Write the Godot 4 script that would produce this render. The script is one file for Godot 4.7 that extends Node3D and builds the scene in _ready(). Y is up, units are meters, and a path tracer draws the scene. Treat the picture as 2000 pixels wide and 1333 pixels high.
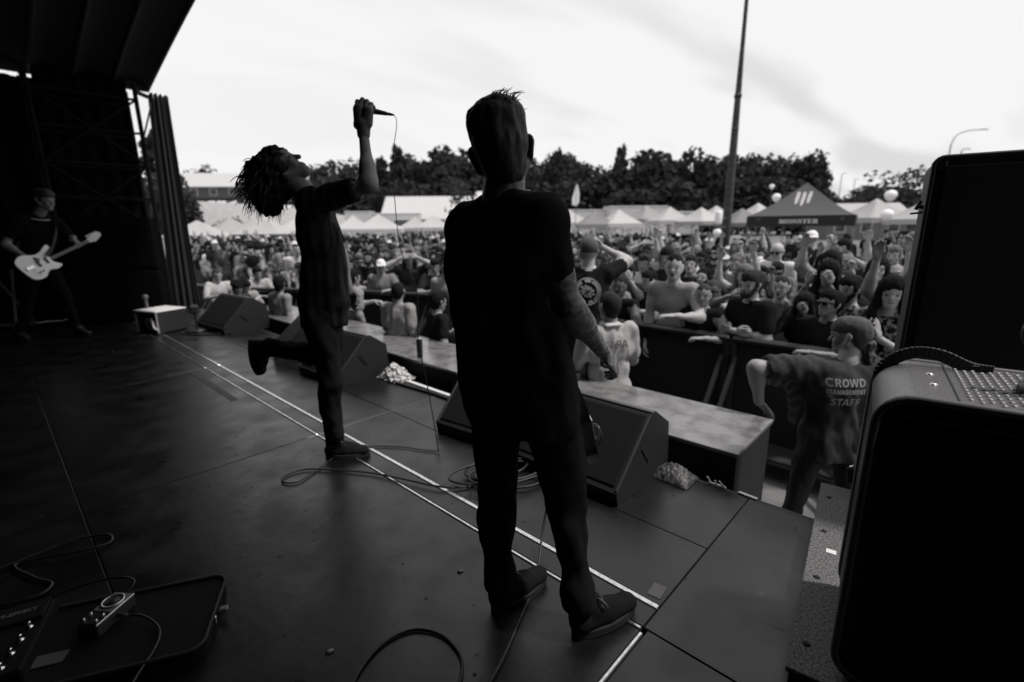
extends Node3D
# An open-air concert seen from the wing of the stage, in black and white.

func _ready() -> void:
	# ---- camera, sky, sun, exposure
	var cam := Camera3D.new()
	cam.name = "camera"
	cam.position = Vector3(0, 1.38, 0)
	cam.rotation_order = EULER_ORDER_YXZ
	cam.rotation_degrees = Vector3(-13.4, 0, -0.6)
	cam.fov = 70.1
	cam.near = 0.05
	cam.far = 4000.0
	var lensy := CameraAttributesPhysical.new()
	lensy.frustum_focal_length = 17.1
	lensy.frustum_focus_distance = 1.75
	lensy.frustum_near = 0.05
	lensy.frustum_far = 4000.0
	lensy.exposure_aperture = 1.55
	cam.attributes = lensy
	add_child(cam)
	cam.current = true
	var env := Environment.new()
	env.background_mode = Environment.BG_SKY
	env.tonemap_mode = Environment.TONE_MAPPER_LINEAR
	env.tonemap_exposure = EXPOSURE
	env.sdfgi_enabled = true
	env.ssao_enabled = true
	env.ssil_enabled = true
	var sky := Sky.new()
	var pano := PanoramaSkyMaterial.new()
	pano.panorama = sky_picture()
	sky.sky_material = pano
	env.sky = sky
	env.background_energy_multiplier = SKY_ENERGY
	var we := WorldEnvironment.new()
	we.name = "world_environment"
	we.environment = env
	add_child(we)
	var sun := DirectionalLight3D.new()
	sun.name = "sun"
	sun.light_energy = SUN_ENERGY
	sun.light_color = Color(1.0, 0.985, 0.975)
	sun.light_angular_distance = 4.0
	sun.shadow_enabled = true
	add_child(sun)
	sun.look_at_from_position(Vector3(0.45, 0.90, 0.12) * 10.0, Vector3.ZERO)

	# ---- large structure, then things, small details last
	build_ground()
	build_hill()
	build_stage()
	build_roof()
	build_trees()
	build_buildings()
	build_tents()
	build_posts()
	build_barricade()
	build_wedges()
	build_amps()
	build_floor_things()
	build_cables()
	build_pedals()
	build_bassist()
	build_singer()
	build_guitarist()
	build_security()
	build_front_rows()
	build_crowd()
	run_jobs()
	finish_people()

const EXPOSURE := 1.0
const SKY_ENERGY := 0.93
const SUN_ENERGY := 0.95

func sky_picture() -> ImageTexture:
	# bright thin overcast with long soft streaks of greyer cloud, the same all the way round
	var w := 1024
	var h := 512
	var n := FastNoiseLite.new()
	n.seed = 11
	n.frequency = 1.0
	n.fractal_octaves = 4
	var im := Image.create(w, h, false, Image.FORMAT_RGBF)
	for y in h:
		var el := PI * (0.5 - (y + 0.5) / h)
		for x in w:
			var az := TAU * (x + 0.5) / w
			var c := 0.0
			# cloud gathers in some quarters of the sky and thins out in others
			var gather := 0.5 + 0.5 * sin(az * 2.0 - 0.33)
			if el > 0.0:
				# a cloud layer seen from below, drawn out along one direction
				var d := 1.0 / (sin(el) + 0.16)
				var px := cos(el) * sin(az) * d
				var pz := cos(el) * cos(az) * d
				var a := px * 0.80 + pz * 0.6
				var b := -px * 0.6 + pz * 0.80
				var v := n.get_noise_3d(a * 0.42, b * 1.5, 3.0)
				c = smoothstep(0.02, 0.45, v) * (0.12 + 0.88 * gather)
			var l := 1.0 - 0.24 * c
			im.set_pixel(x, y, Color(l, l * 0.993, l * 0.996))
	return ImageTexture.create_from_image(im)
# ------------------------------------------------------------------ materials
var mats := {}

func grey(v: float) -> Color:
	# v is a linear, real-world albedo; the scene is toned in black and white
	return Color(v * 1.0, v * 0.985, v * 0.99).linear_to_srgb()

func mat(v: float, rough := 0.85, metal := 0.0, spec := 0.5) -> StandardMaterial3D:
	var key := "%.3f %.2f %.2f %.2f" % [v, rough, metal, spec]
	if not mats.has(key):
		var m := StandardMaterial3D.new()
		m.albedo_color = grey(v)
		m.roughness = rough
		m.metallic = metal
		m.metallic_specular = spec
		mats[key] = m
	return mats[key]

func noise_tex(size: int, freq: float, oct: int, lo: float, hi: float, sd: int, lac := 2.0, kind := FastNoiseLite.TYPE_SIMPLEX_SMOOTH) -> ImageTexture:
	var n := FastNoiseLite.new()
	n.seed = sd
	n.noise_type = kind
	n.frequency = freq
	n.fractal_octaves = oct
	n.fractal_lacunarity = lac
	var im := n.get_seamless_image(size, size)
	im.convert(Image.FORMAT_RGB8)
	for y in size:
		for x in size:
			var v: float = lerpf(lo, hi, im.get_pixel(x, y).r)
			im.set_pixel(x, y, Color(v, v, v))
	return ImageTexture.create_from_image(im)

func textured(v: float, tex: Texture2D, scale: float, rough: float, rtex: Texture2D = null, bump: Texture2D = null, bscale := 0.5, metal := 0.0) -> StandardMaterial3D:
	var m := StandardMaterial3D.new()
	m.albedo_color = grey(v)
	m.albedo_texture = tex
	m.roughness = rough
	m.metallic = metal
	m.uv1_triplanar = true
	m.uv1_world_triplanar = true
	m.uv1_scale = Vector3.ONE * scale
	if rtex:
		m.roughness_texture = rtex
	if bump:
		m.normal_enabled = true
		m.normal_texture = bump
		m.normal_scale = bscale
	return m

# ------------------------------------------------------------------ objects
var used := {}

func numbered(called: String) -> String:
	if not used.has(called):
		used[called] = 0
		return called
	used[called] += 1
	return "%s_%03d" % [called, used[called]]

func tag(o: Node3D, label: String, category: String, group := "", kind := "") -> Node3D:
	o.set_meta("label", label)
	o.set_meta("category", category)
	if group:
		o.set_meta("group", group)
	if kind:
		o.set_meta("kind", kind)
	return o

func thing(called: String, label: String, category: String, at := Vector3.ZERO, turn := 0.0, group := "") -> Node3D:
	var o := Node3D.new()
	o.name = numbered(called)
	add_child(o, true)
	o.position = at
	o.rotation.y = turn
	return tag(o, label, category, group)

func part(parent: Node3D, called: String, mesh: Mesh, m: Material, at := Transform3D.IDENTITY) -> MeshInstance3D:
	var o := MeshInstance3D.new()
	o.name = called
	o.mesh = mesh
	o.material_override = m
	o.transform = at
	parent.add_child(o, true)
	return o

func solo(called: String, mesh: Mesh, m: Material, label: String, category: String, group := "", at := Transform3D.IDENTITY) -> MeshInstance3D:
	var o := MeshInstance3D.new()
	o.name = numbered(called)
	o.mesh = mesh
	o.material_override = m
	o.transform = at
	add_child(o, true)
	tag(o, label, category, group)
	return o

func struct(called: String, mesh: Mesh, m: Material, parent: Node3D = null) -> MeshInstance3D:
	var o := MeshInstance3D.new()
	o.name = numbered(called) if parent == null else called
	o.mesh = mesh
	o.material_override = m
	(self if parent == null else parent).add_child(o, true)
	if parent == null:
		o.set_meta("kind", "structure")
	return o

# ------------------------------------------------------------------ stage frame
# u runs along the front edge of the stage to the far wing, v runs upstage; the floor is y = 0
const SC := Vector3(0.447, 0.0, -1.424)
const SU := Vector3(-0.7307, 0.0, -0.6827)
const SV := Vector3(-0.6827, 0.0, 0.7307)
const GROUND := -0.85

func sg(u: float, v: float, y := 0.0) -> Vector3:
	return SC + SU * u + SV * v + Vector3(0, y, 0)

func sg_xf(u: float, v: float, y := 0.0, turn := 0.0) -> Transform3D:
	# local x = along -u (towards the near wing), local z = upstage
	var b := Basis(-SU, Vector3.UP, SV)
	return Transform3D(b.rotated(Vector3.UP, turn), sg(u, v, y))

# ------------------------------------------------------------------ mesh helpers
func new_st() -> SurfaceTool:
	var s := SurfaceTool.new()
	s.begin(Mesh.PRIMITIVE_TRIANGLES)
	return s

func done(s: SurfaceTool) -> ArrayMesh:
	s.generate_normals()
	s.index()
	return s.commit()

func tri(s: SurfaceTool, a: Vector3, b: Vector3, c: Vector3) -> void:
	s.add_vertex(a)
	s.add_vertex(b)
	s.add_vertex(c)

func quad(s: SurfaceTool, a: Vector3, b: Vector3, c: Vector3, d: Vector3) -> void:
	tri(s, a, b, c)
	tri(s, a, c, d)

func quad_out(s: SurfaceTool, a: Vector3, b: Vector3, c: Vector3, d: Vector3, inside: Vector3) -> void:
	# clockwise seen from outside
	var n := (b - a).cross(c - a)
	if n.length_squared() < 1e-14:
		n = (c - a).cross(d - a)
	if n.dot((a + b + c + d) * 0.25 - inside) > 0.0:
		quad(s, d, c, b, a)
	else:
		quad(s, a, b, c, d)

func bx(s: SurfaceTool, size: Vector3, xf := Transform3D.IDENTITY, bev := 0.0) -> void:
	s.set_smooth_group(-1)
	var h := size * 0.5
	bev = minf(bev, minf(h.x, minf(h.y, h.z)) * 0.9)
	var ctr := xf.origin
	for ax in 3:
		var b := (ax + 1) % 3
		var c := (ax + 2) % 3
		for sgn in [-1.0, 1.0]:
			var q := []
			for k in [[-1, -1], [1, -1], [1, 1], [-1, 1]]:
				var p := Vector3.ZERO
				p[ax] = h[ax] * sgn
				p[b] = (h[b] - bev) * k[0]
				p[c] = (h[c] - bev) * k[1]
				q.append(xf * p)
			quad_out(s, q[0], q[1], q[2], q[3], ctr)
	if bev <= 0.0:
		return
	for ax in 3:
		var b := (ax + 1) % 3
		var c := (ax + 2) % 3
		for sb in [-1.0, 1.0]:
			for sc in [-1.0, 1.0]:
				var q := []
				for k in [[-1, 0], [1, 0], [1, 1], [-1, 1]]:
					var p := Vector3.ZERO
					p[ax] = (h[ax] - bev) * k[0]
					p[b] = (h[b] - (bev if k[1] else 0.0)) * sb
					p[c] = (h[c] - (0.0 if k[1] else bev)) * sc
					q.append(xf * p)
				quad_out(s, q[0], q[1], q[2], q[3], ctr)
	for sx in [-1.0, 1.0]:
		for sy in [-1.0, 1.0]:
			for sz in [-1.0, 1.0]:
				var a := xf * Vector3(h.x * sx, (h.y - bev) * sy, (h.z - bev) * sz)
				var b2 := xf * Vector3((h.x - bev) * sx, h.y * sy, (h.z - bev) * sz)
				var c2 := xf * Vector3((h.x - bev) * sx, (h.y - bev) * sy, h.z * sz)
				quad_out(s, a, b2, c2, c2, ctr)

func box_mesh(size: Vector3, bev := 0.0, at := Vector3.ZERO) -> ArrayMesh:
	var s := new_st()
	bx(s, size, Transform3D(Basis.IDENTITY, at), bev)
	return done(s)

func frame_along(d: Vector3) -> Basis:
	var y := d.normalized()
	var x := y.cross(Vector3.UP if absf(y.y) < 0.95 else Vector3.RIGHT).normalized()
	return Basis(x, y, x.cross(y))

func bar(s: SurfaceTool, a: Vector3, b: Vector3, w: float, d := -1.0, bev := 0.0) -> void:
	var f := frame_along(b - a)
	bx(s, Vector3(w, (b - a).length(), d if d > 0 else w), Transform3D(f, (a + b) * 0.5), bev)

func tube(s: SurfaceTool, pts: PackedVector3Array, r0: float, r1 := -1.0, sides := 8, caps := true) -> void:
	s.set_smooth_group(0)
	var n := pts.size()
	if r1 < 0:
		r1 = r0
	var rings := []
	var ref := Vector3.ZERO
	for i in n:
		var d := (pts[mini(i + 1, n - 1)] - pts[maxi(i - 1, 0)]).normalized()
		var x: Vector3
		if i == 0:
			x = d.cross(Vector3.UP if absf(d.y) < 0.9 else Vector3.RIGHT).normalized()
		else:
			x = (ref - d * ref.dot(d)).normalized()
		ref = x
		var y := d.cross(x)
		var r := lerpf(r0, r1, float(i) / maxi(n - 1, 1))
		var ring := PackedVector3Array()
		for k in sides:
			var a := TAU * k / sides
			ring.append(pts[i] + (x * cos(a) + y * sin(a)) * r)
		rings.append(ring)
	for i in n - 1:
		var mid := (pts[i] + pts[i + 1]) * 0.5
		for k in sides:
			var k2 := (k + 1) % sides
			quad_out(s, rings[i][k], rings[i][k2], rings[i + 1][k2], rings[i + 1][k], mid)
	if caps:
		s.set_smooth_group(-1)
		for k in range(1, sides - 1):
			quad_out(s, rings[0][0], rings[0][k], rings[0][k + 1], rings[0][k + 1], pts[1])
			quad_out(s, rings[n - 1][0], rings[n - 1][k], rings[n - 1][k + 1], rings[n - 1][k + 1], pts[n - 2])

func rod(s: SurfaceTool, a: Vector3, b: Vector3, r0: float, r1 := -1.0, sides := 10) -> void:
	tube(s, PackedVector3Array([a, b]), r0, r1, sides)

func smooth_path(pts: Array, per := 8) -> PackedVector3Array:
	var out := PackedVector3Array()
	var n := pts.size()
	for i in n - 1:
		var p0: Vector3 = pts[maxi(i - 1, 0)]
		var p1: Vector3 = pts[i]
		var p2: Vector3 = pts[i + 1]
		var p3: Vector3 = pts[mini(i + 2, n - 1)]
		for k in per:
			out.append(p1.cubic_interpolate(p2, p0, p3, float(k) / per))
	out.append(pts[n - 1])
	return out

func lathe(s: SurfaceTool, prof: Array, sides := 24, xf := Transform3D.IDENTITY) -> void:
	# profile of [radius, y] from bottom to top
	s.set_smooth_group(0)
	var lo: float = prof[0][1]
	var hi: float = prof[prof.size() - 1][1]
	for i in prof.size() - 1:
		var a: Array = prof[i]
		var b: Array = prof[i + 1]
		for k in sides:
			var t0 := TAU * k / sides
			var t1 := TAU * (k + 1) / sides
			var p := [Vector3(cos(t0) * a[0], a[1], sin(t0) * a[0]), Vector3(cos(t1) * a[0], a[1], sin(t1) * a[0]), Vector3(cos(t1) * b[0], b[1], sin(t1) * b[0]), Vector3(cos(t0) * b[0], b[1], sin(t0) * b[0])]
			# outward by the profile's own turning: keep the order that faces away from the axis, or up and down on flat rings
			var q := [xf * p[0], xf * p[1], xf * p[2], xf * p[3]]
			if a[0] < 1e-6:
				tri(s, q[0], q[2], q[3])
			elif b[0] < 1e-6:
				tri(s, q[0], q[1], q[2])
			else:
				quad(s, q[0], q[1], q[2], q[3])

func prism(s: SurfaceTool, poly: PackedVector2Array, depth: float, xf := Transform3D.IDENTITY) -> void:
	# a polygon in x and y, thickened along z by depth (centred)
	s.set_smooth_group(-1)
	var idx := Geometry2D.triangulate_polygon(poly)
	var h := depth * 0.5
	for i in range(0, idx.size(), 3):
		var a := poly[idx[i]]
		var b := poly[idx[i + 1]]
		var c := poly[idx[i + 2]]
		if (b - a).cross(c - a) > 0:
			var tmp := b
			b = c
			c = tmp
		tri(s, xf * Vector3(a.x, a.y, h), xf * Vector3(b.x, b.y, h), xf * Vector3(c.x, c.y, h))
		tri(s, xf * Vector3(a.x, a.y, -h), xf * Vector3(c.x, c.y, -h), xf * Vector3(b.x, b.y, -h))
	var cw := Geometry2D.is_polygon_clockwise(poly)
	for i in poly.size():
		var a := poly[i]
		var b := poly[(i + 1) % poly.size()]
		if not cw:
			var tmp := a
			a = b
			b = tmp
		quad(s, xf * Vector3(b.x, b.y, h), xf * Vector3(a.x, a.y, h), xf * Vector3(a.x, a.y, -h), xf * Vector3(b.x, b.y, -h))

func sheet(s: SurfaceTool, f: Callable, nu: int, nv: int) -> void:
	s.set_smooth_group(0)
	var g := []
	for i in nu + 1:
		var row := PackedVector3Array()
		for j in nv + 1:
			row.append(f.call(float(i) / nu, float(j) / nv))
		g.append(row)
	for i in nu:
		for j in nv:
			s.set_uv(Vector2(float(i) / nu, float(j) / nv))
			quad(s, g[i][j], g[i + 1][j], g[i + 1][j + 1], g[i][j + 1])

func merge_mesh(s: SurfaceTool, m: Mesh, xf: Transform3D) -> void:
	for k in m.get_surface_count():
		s.append_from(m, k, xf)

func text_mesh(words: String, size: float, depth := 0.004, font := "Droid Sans", bold := true) -> TextMesh:
	var f := SystemFont.new()
	f.font_names = PackedStringArray([font])
	f.font_weight = 700 if bold else 400
	var t := TextMesh.new()
	t.text = words
	t.font = f
	t.font_size = 64
	t.pixel_size = size / 64.0
	t.depth = depth
	t.curve_step = 2.0
	return t
# ------------------------------------------------------------------ bodies: capsules joined by a smooth minimum, meshed as surface nets
# a bone is [a, b, ra, rb, region, flat direction, flatness]; region -1 cuts away
var jobs: Array = []

func bn(list: Array, a: Vector3, b: Vector3, ra: float, rb := -1.0, reg := 0, fd := Vector3.ZERO, fl := 1.0) -> void:
	list.append([a, b, ra, rb if rb >= 0.0 else ra, reg, fd, fl])

func order(grids: Array, fold := 0.0) -> ArrayMesh:
	# grids: [[bones, cell, blend], ...] that end in one mesh with one surface per region
	var m := ArrayMesh.new()
	jobs.append({"mesh": m, "grids": grids, "fold": fold, "out": {}})
	return m

func run_jobs() -> void:
	for n in jobs.size():
		_job(n)
	for j in jobs:
		var keys: Array = j.out.keys()
		keys.sort()
		for k in keys:
			var o: Dictionary = j.out[k]
			var arr := []
			arr.resize(Mesh.ARRAY_MAX)
			arr[Mesh.ARRAY_VERTEX] = o.v
			arr[Mesh.ARRAY_NORMAL] = o.n
			arr[Mesh.ARRAY_INDEX] = o.i
			(j.mesh as ArrayMesh).add_surface_from_arrays(Mesh.PRIMITIVE_TRIANGLES, arr)
	jobs.clear()

func _job(n: int) -> void:
	var j: Dictionary = jobs[n]
	for g in j.grids:
		_net(g[0], g[1], g[2], j.out, j.fold)

func _net(bones: Array, cell: float, blend: float, out: Dictionary, fold: float) -> void:
	var lo := Vector3.ONE * 1e9
	var hi := Vector3.ONE * -1e9
	for b in bones:
		if b[4] < 0:
			continue
		var r: float = maxf(b[2], b[3])
		lo = lo.min((b[0] as Vector3).min(b[1]) - Vector3.ONE * r)
		hi = hi.max((b[0] as Vector3).max(b[1]) + Vector3.ONE * r)
	lo -= Vector3.ONE * cell * 2.5
	hi += Vector3.ONE * cell * 2.5
	var nx := int((hi.x - lo.x) / cell) + 1
	var ny := int((hi.y - lo.y) / cell) + 1
	var nz := int((hi.z - lo.z) / cell) + 1
	var total := nx * ny * nz
	var d := PackedFloat32Array()
	d.resize(total)
	d.fill(1e9)
	var rg := PackedByteArray()
	rg.resize(total)
	var row_lo := PackedInt32Array()
	row_lo.resize(ny * nz)
	row_lo.fill(1 << 20)
	var row_hi := PackedInt32Array()
	row_hi.resize(ny * nz)
	row_hi.fill(-2)
	var offs := PackedInt32Array([0, 1, nx, nx + 1, nx * ny, nx * ny + 1, nx * ny + nx, nx * ny + nx + 1])
	var cpos := PackedVector3Array([Vector3(0, 0, 0), Vector3(1, 0, 0), Vector3(0, 1, 0), Vector3(1, 1, 0), Vector3(0, 0, 1), Vector3(1, 0, 1), Vector3(0, 1, 1), Vector3(1, 1, 1)])
	var ea := PackedInt32Array([0, 2, 4, 6, 0, 1, 4, 5, 0, 1, 2, 3])
	var eb := PackedInt32Array([1, 3, 5, 7, 2, 3, 6, 7, 4, 5, 6, 7])
	var mg := cell * 1.8 + blend * 0.8
	for pass_no in 2:
		for b in bones:
			var reg: int = b[4]
			if (reg < 0) != (pass_no == 1):
				continue
			var a: Vector3 = b[0]
			var e: Vector3 = b[1]
			var ra: float = b[2]
			var rb: float = b[3]
			var fd: Vector3 = b[5]
			var fl: float = b[6]
			var flat := fl < 0.999
			var ba := e - a
			var stretch := 0.0
			if flat:
				stretch = 1.0 / fl - 1.0
				ba += fd * (ba.dot(fd) * stretch)
			var inv := 1.0 / maxf(ba.length_squared(), 1e-9)
			var rm := maxf(ra, rb) + mg
			var p0 := (a.min(e) - Vector3.ONE * rm - lo) / cell
			var p1 := (a.max(e) + Vector3.ONE * rm - lo) / cell
			var x0 := clampi(int(p0.x), 0, nx - 1)
			var x1 := clampi(int(p1.x) + 1, 0, nx - 1)
			var y0 := clampi(int(p0.y), 0, ny - 1)
			var y1 := clampi(int(p1.y) + 1, 0, ny - 1)
			var z0 := clampi(int(p0.z), 0, nz - 1)
			var z1 := clampi(int(p1.z) + 1, 0, nz - 1)
			var dr := rb - ra
			var skip := 0.9 * fl / cell
			var cutting := pass_no == 1
			for z in range(z0, z1 + 1):
				for y in range(y0, y1 + 1):
					var at := (z * ny + y) * nx
					var q := Vector3(lo.x + x0 * cell, lo.y + y * cell, lo.z + z * cell) - a
					var step := Vector3(cell, 0, 0)
					if flat:
						q += fd * (q.dot(fd) * stretch)
						step += fd * (fd.x * cell * stretch)
					var row := z * ny + y
					var first := -1
					var last := -1
					var x := x0
					while x <= x1:
						var h := clampf(q.dot(ba) * inv, 0.0, 1.0)
						var v := (q - ba * h).length() - ra - dr * h
						if v > mg:
							# far outside: jump as far as the distance allows
							var jump := maxi(1, int((v - mg) * skip))
							x += jump
							q += step * jump
							continue
						q += step
						var i := at + x
						if first < 0:
							first = x
						last = x
						x += 1
						var o := d[i]
						if cutting:
							if o < 1e8 and -v > o:
								d[i] = -v
							continue
						if v < o:
							rg[i] = reg
							if o - v < blend:
								var w := (blend - o + v) / blend
								d[i] = v - w * w * blend * 0.25
							else:
								d[i] = v
						elif v - o < blend:
							var w2 := (blend - v + o) / blend
							d[i] = o - w2 * w2 * blend * 0.25
					if first >= 0:
						row_lo[row] = mini(row_lo[row], first)
						row_hi[row] = maxi(row_hi[row], last)
	# vertices
	var idx := PackedInt32Array()
	idx.resize(total)
	idx.fill(-1)
	var vs := PackedVector3Array()
	var vr := PackedByteArray()
	var cells := PackedInt32Array()
	var lim := cell * 2.8
	var o1 := nx
	var o2 := nx * ny
	var c := PackedFloat32Array()
	c.resize(8)
	for z in nz - 1:
		for y in ny - 1:
			var row := z * ny + y
			var xa := mini(mini(row_lo[row], row_lo[row + 1]), mini(row_lo[row + ny], row_lo[row + ny + 1])) - 1
			var xb := maxi(maxi(row_hi[row], row_hi[row + 1]), maxi(row_hi[row + ny], row_hi[row + ny + 1])) + 1
			if xa > xb:
				continue
			xa = maxi(xa, 0)
			xb = mini(xb, nx - 1)
			var at := row * nx
			for x in range(xa, xb):
				var i := at + x
				var f := d[i]
				if f > lim or f < -lim:
					continue
				var neg := (1 if f < 0.0 else 0) + (1 if d[i + 1] < 0.0 else 0) + (1 if d[i + o1] < 0.0 else 0) + (1 if d[i + o1 + 1] < 0.0 else 0) + (1 if d[i + o2] < 0.0 else 0) + (1 if d[i + o2 + 1] < 0.0 else 0) + (1 if d[i + o2 + o1] < 0.0 else 0) + (1 if d[i + o2 + o1 + 1] < 0.0 else 0)
				if neg == 0 or neg == 8:
					continue
				c[0] = f
				c[1] = d[i + 1]
				c[2] = d[i + o1]
				c[3] = d[i + o1 + 1]
				c[4] = d[i + o2]
				c[5] = d[i + o2 + 1]
				c[6] = d[i + o2 + o1]
				c[7] = d[i + o2 + o1 + 1]
				var p := Vector3.ZERO
				var cnt := 0
				for k in 12:
					var fa := c[ea[k]]
					var fb := c[eb[k]]
					if (fa < 0.0) != (fb < 0.0):
						p += cpos[ea[k]].lerp(cpos[eb[k]], fa / (fa - fb))
						cnt += 1
				var low := 0
				for k in 8:
					if c[k] < c[low]:
						low = k
				idx[i] = vs.size()
				vs.append(lo + (Vector3(x, y, z) + p / cnt) * cell)
				vr.append(rg[i + offs[low]])
				cells.append(i)
	# faces
	var nrm := PackedVector3Array()
	nrm.resize(vs.size())
	var faces := PackedInt32Array()
	var sl := PackedInt32Array([1, nx, nx * ny, 1, nx])
	for n in cells.size():
		var i := cells[n]
		var inside := d[i] < 0.0
		for ax in 3:
			if (d[i + sl[ax]] < 0.0) == inside:
				continue
			var s1 := sl[ax + 1]
			var s2 := sl[ax + 2]
			if i - s1 - s2 < 0:
				continue
			var q0 := n
			var q1 := idx[i - s1]
			var q2 := idx[i - s1 - s2]
			var q3 := idx[i - s2]
			if q1 < 0 or q2 < 0 or q3 < 0:
				continue
			if not inside:
				var tmp := q1
				q1 = q3
				q3 = tmp
			# outward normal: clockwise from outside
			var fn := (vs[q1] - vs[q3]).cross(vs[q2] - vs[q0])
			nrm[q0] += fn
			nrm[q1] += fn
			nrm[q2] += fn
			nrm[q3] += fn
			faces.append(q0)
			faces.append(q3)
			faces.append(q2)
			faces.append(q1)
	var noise: FastNoiseLite
	if fold > 0.0:
		noise = FastNoiseLite.new()
		noise.seed = 5
		noise.frequency = 7.0
		noise.fractal_octaves = 2
	for n in vs.size():
		nrm[n] = nrm[n].normalized()
	if fold > 0.0:
		for n in vs.size():
			if vr[n] >= 1:
				var p := vs[n]
				if vr[n] == 4:
					vs[n] = p + nrm[n] * fold * noise.get_noise_3d(p.x * 4.5, p.y * 1.6, p.z * 4.5)
				elif vr[n] <= 2:
					vs[n] = p + nrm[n] * fold * noise.get_noise_3d(p.x * 1.2, p.y * 0.55 + p.x * 0.5, p.z * 1.2)
		for n in nrm.size():
			nrm[n] = Vector3.ZERO
		for q in range(0, faces.size(), 4):
			var fn := (vs[faces[q + 3]] - vs[faces[q + 1]]).cross(vs[faces[q + 2]] - vs[faces[q]])
			for k in 4:
				nrm[faces[q + k]] += fn
		for n in vs.size():
			nrm[n] = nrm[n].normalized()
	# one surface per region; a quad goes with its first corner
	var seen_regions := {}
	for q in range(0, faces.size(), 4):
		seen_regions[vr[faces[q]]] = true
	for reg in seen_regions:
		if not out.has(reg):
			out[reg] = {"v": PackedVector3Array(), "n": PackedVector3Array(), "i": PackedInt32Array()}
		var o: Dictionary = out[reg]
		var ov: PackedVector3Array = o.v
		var on: PackedVector3Array = o.n
		var oi: PackedInt32Array = o.i
		var mp := PackedInt32Array()
		mp.resize(vs.size())
		mp.fill(-1)
		var w := PackedInt32Array([0, 0, 0, 0])
		for q in range(0, faces.size(), 4):
			if vr[faces[q]] != reg:
				continue
			for k in 4:
				var old := faces[q + k]
				if mp[old] < 0:
					mp[old] = ov.size()
					ov.append(vs[old])
					on.append(nrm[old])
				w[k] = mp[old]
			oi.append(w[0])
			oi.append(w[1])
			oi.append(w[2])
			oi.append(w[0])
			oi.append(w[2])
			oi.append(w[3])
		o.v = ov
		o.n = on
		o.i = oi
# ------------------------------------------------------------------ people
# regions: 0 skin, 1 shirt, 2 trousers, 3 shoes, 4 hair
const UPV := Vector3.UP

func head_frame(fwd: Vector3, up_hint := Vector3.UP) -> Basis:
	# local +z is the face, +y the crown, +x the person's left
	var z := fwd.normalized()
	var x := up_hint.cross(z).normalized()
	return Basis(x, z.cross(x), z)

func head_bones(L: Array, hb: Basis, c: Vector3, s := 1.0, reg := 0, neck := Vector3.INF, beard := false) -> void:
	var X := hb.x
	var f := func(x: float, y: float, z: float) -> Vector3: return c + hb * (Vector3(x, y, z) * s)
	bn(L, f.call(0, 0.03, -0.03), f.call(0, 0.035, 0.018), 0.086 * s, 0.083 * s, reg, X, 0.88)
	bn(L, f.call(0, -0.02, 0.035), f.call(0, -0.082, 0.052), 0.056 * s, 0.033 * s, reg)
	for q in [-1.0, 1.0]:
		bn(L, f.call(0.048 * q, -0.04, -0.005), f.call(0.014 * q, -0.09, 0.058), 0.026 * s, 0.02 * s, reg)
		bn(L, f.call(0.036 * q, -0.024, 0.06), f.call(0.03 * q, -0.035, 0.062), 0.022 * s, -1, reg)
		bn(L, f.call(0.036 * q, 0.017, 0.07), f.call(0.012 * q, 0.014, 0.083), 0.012 * s, -1, reg)
		bn(L, f.call(0.080 * q, 0.010, -0.016), f.call(0.077 * q, -0.030, -0.004), 0.025 * s, 0.014 * s, reg, (hb * Vector3(0.8 * q, 0, 0.6)).normalized(), 0.4)
		bn(L, f.call(0.033 * q, -0.004, 0.093), f.call(0.033 * q, -0.004, 0.096), 0.014 * s, -1, -1)
	bn(L, f.call(0, 0.008, 0.088), f.call(0, -0.03, 0.106), 0.008 * s, 0.0125 * s, reg)
	bn(L, f.call(-0.018, -0.062, 0.081), f.call(0.018, -0.062, 0.081), 0.009 * s, -1, reg)
	bn(L, f.call(0, -0.094, 0.066), f.call(0, -0.097, 0.062), 0.02 * s, -1, reg)
	if beard:
		bn(L, f.call(-0.04, -0.06, 0.045), f.call(0, -0.108, 0.066), 0.03 * s, -1, reg)
		bn(L, f.call(0.04, -0.06, 0.045), f.call(0, -0.108, 0.066), 0.03 * s, -1, reg)
	if neck != Vector3.INF:
		bn(L, f.call(0, -0.05, -0.022), neck, 0.056 * s, 0.062 * s, reg)

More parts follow.
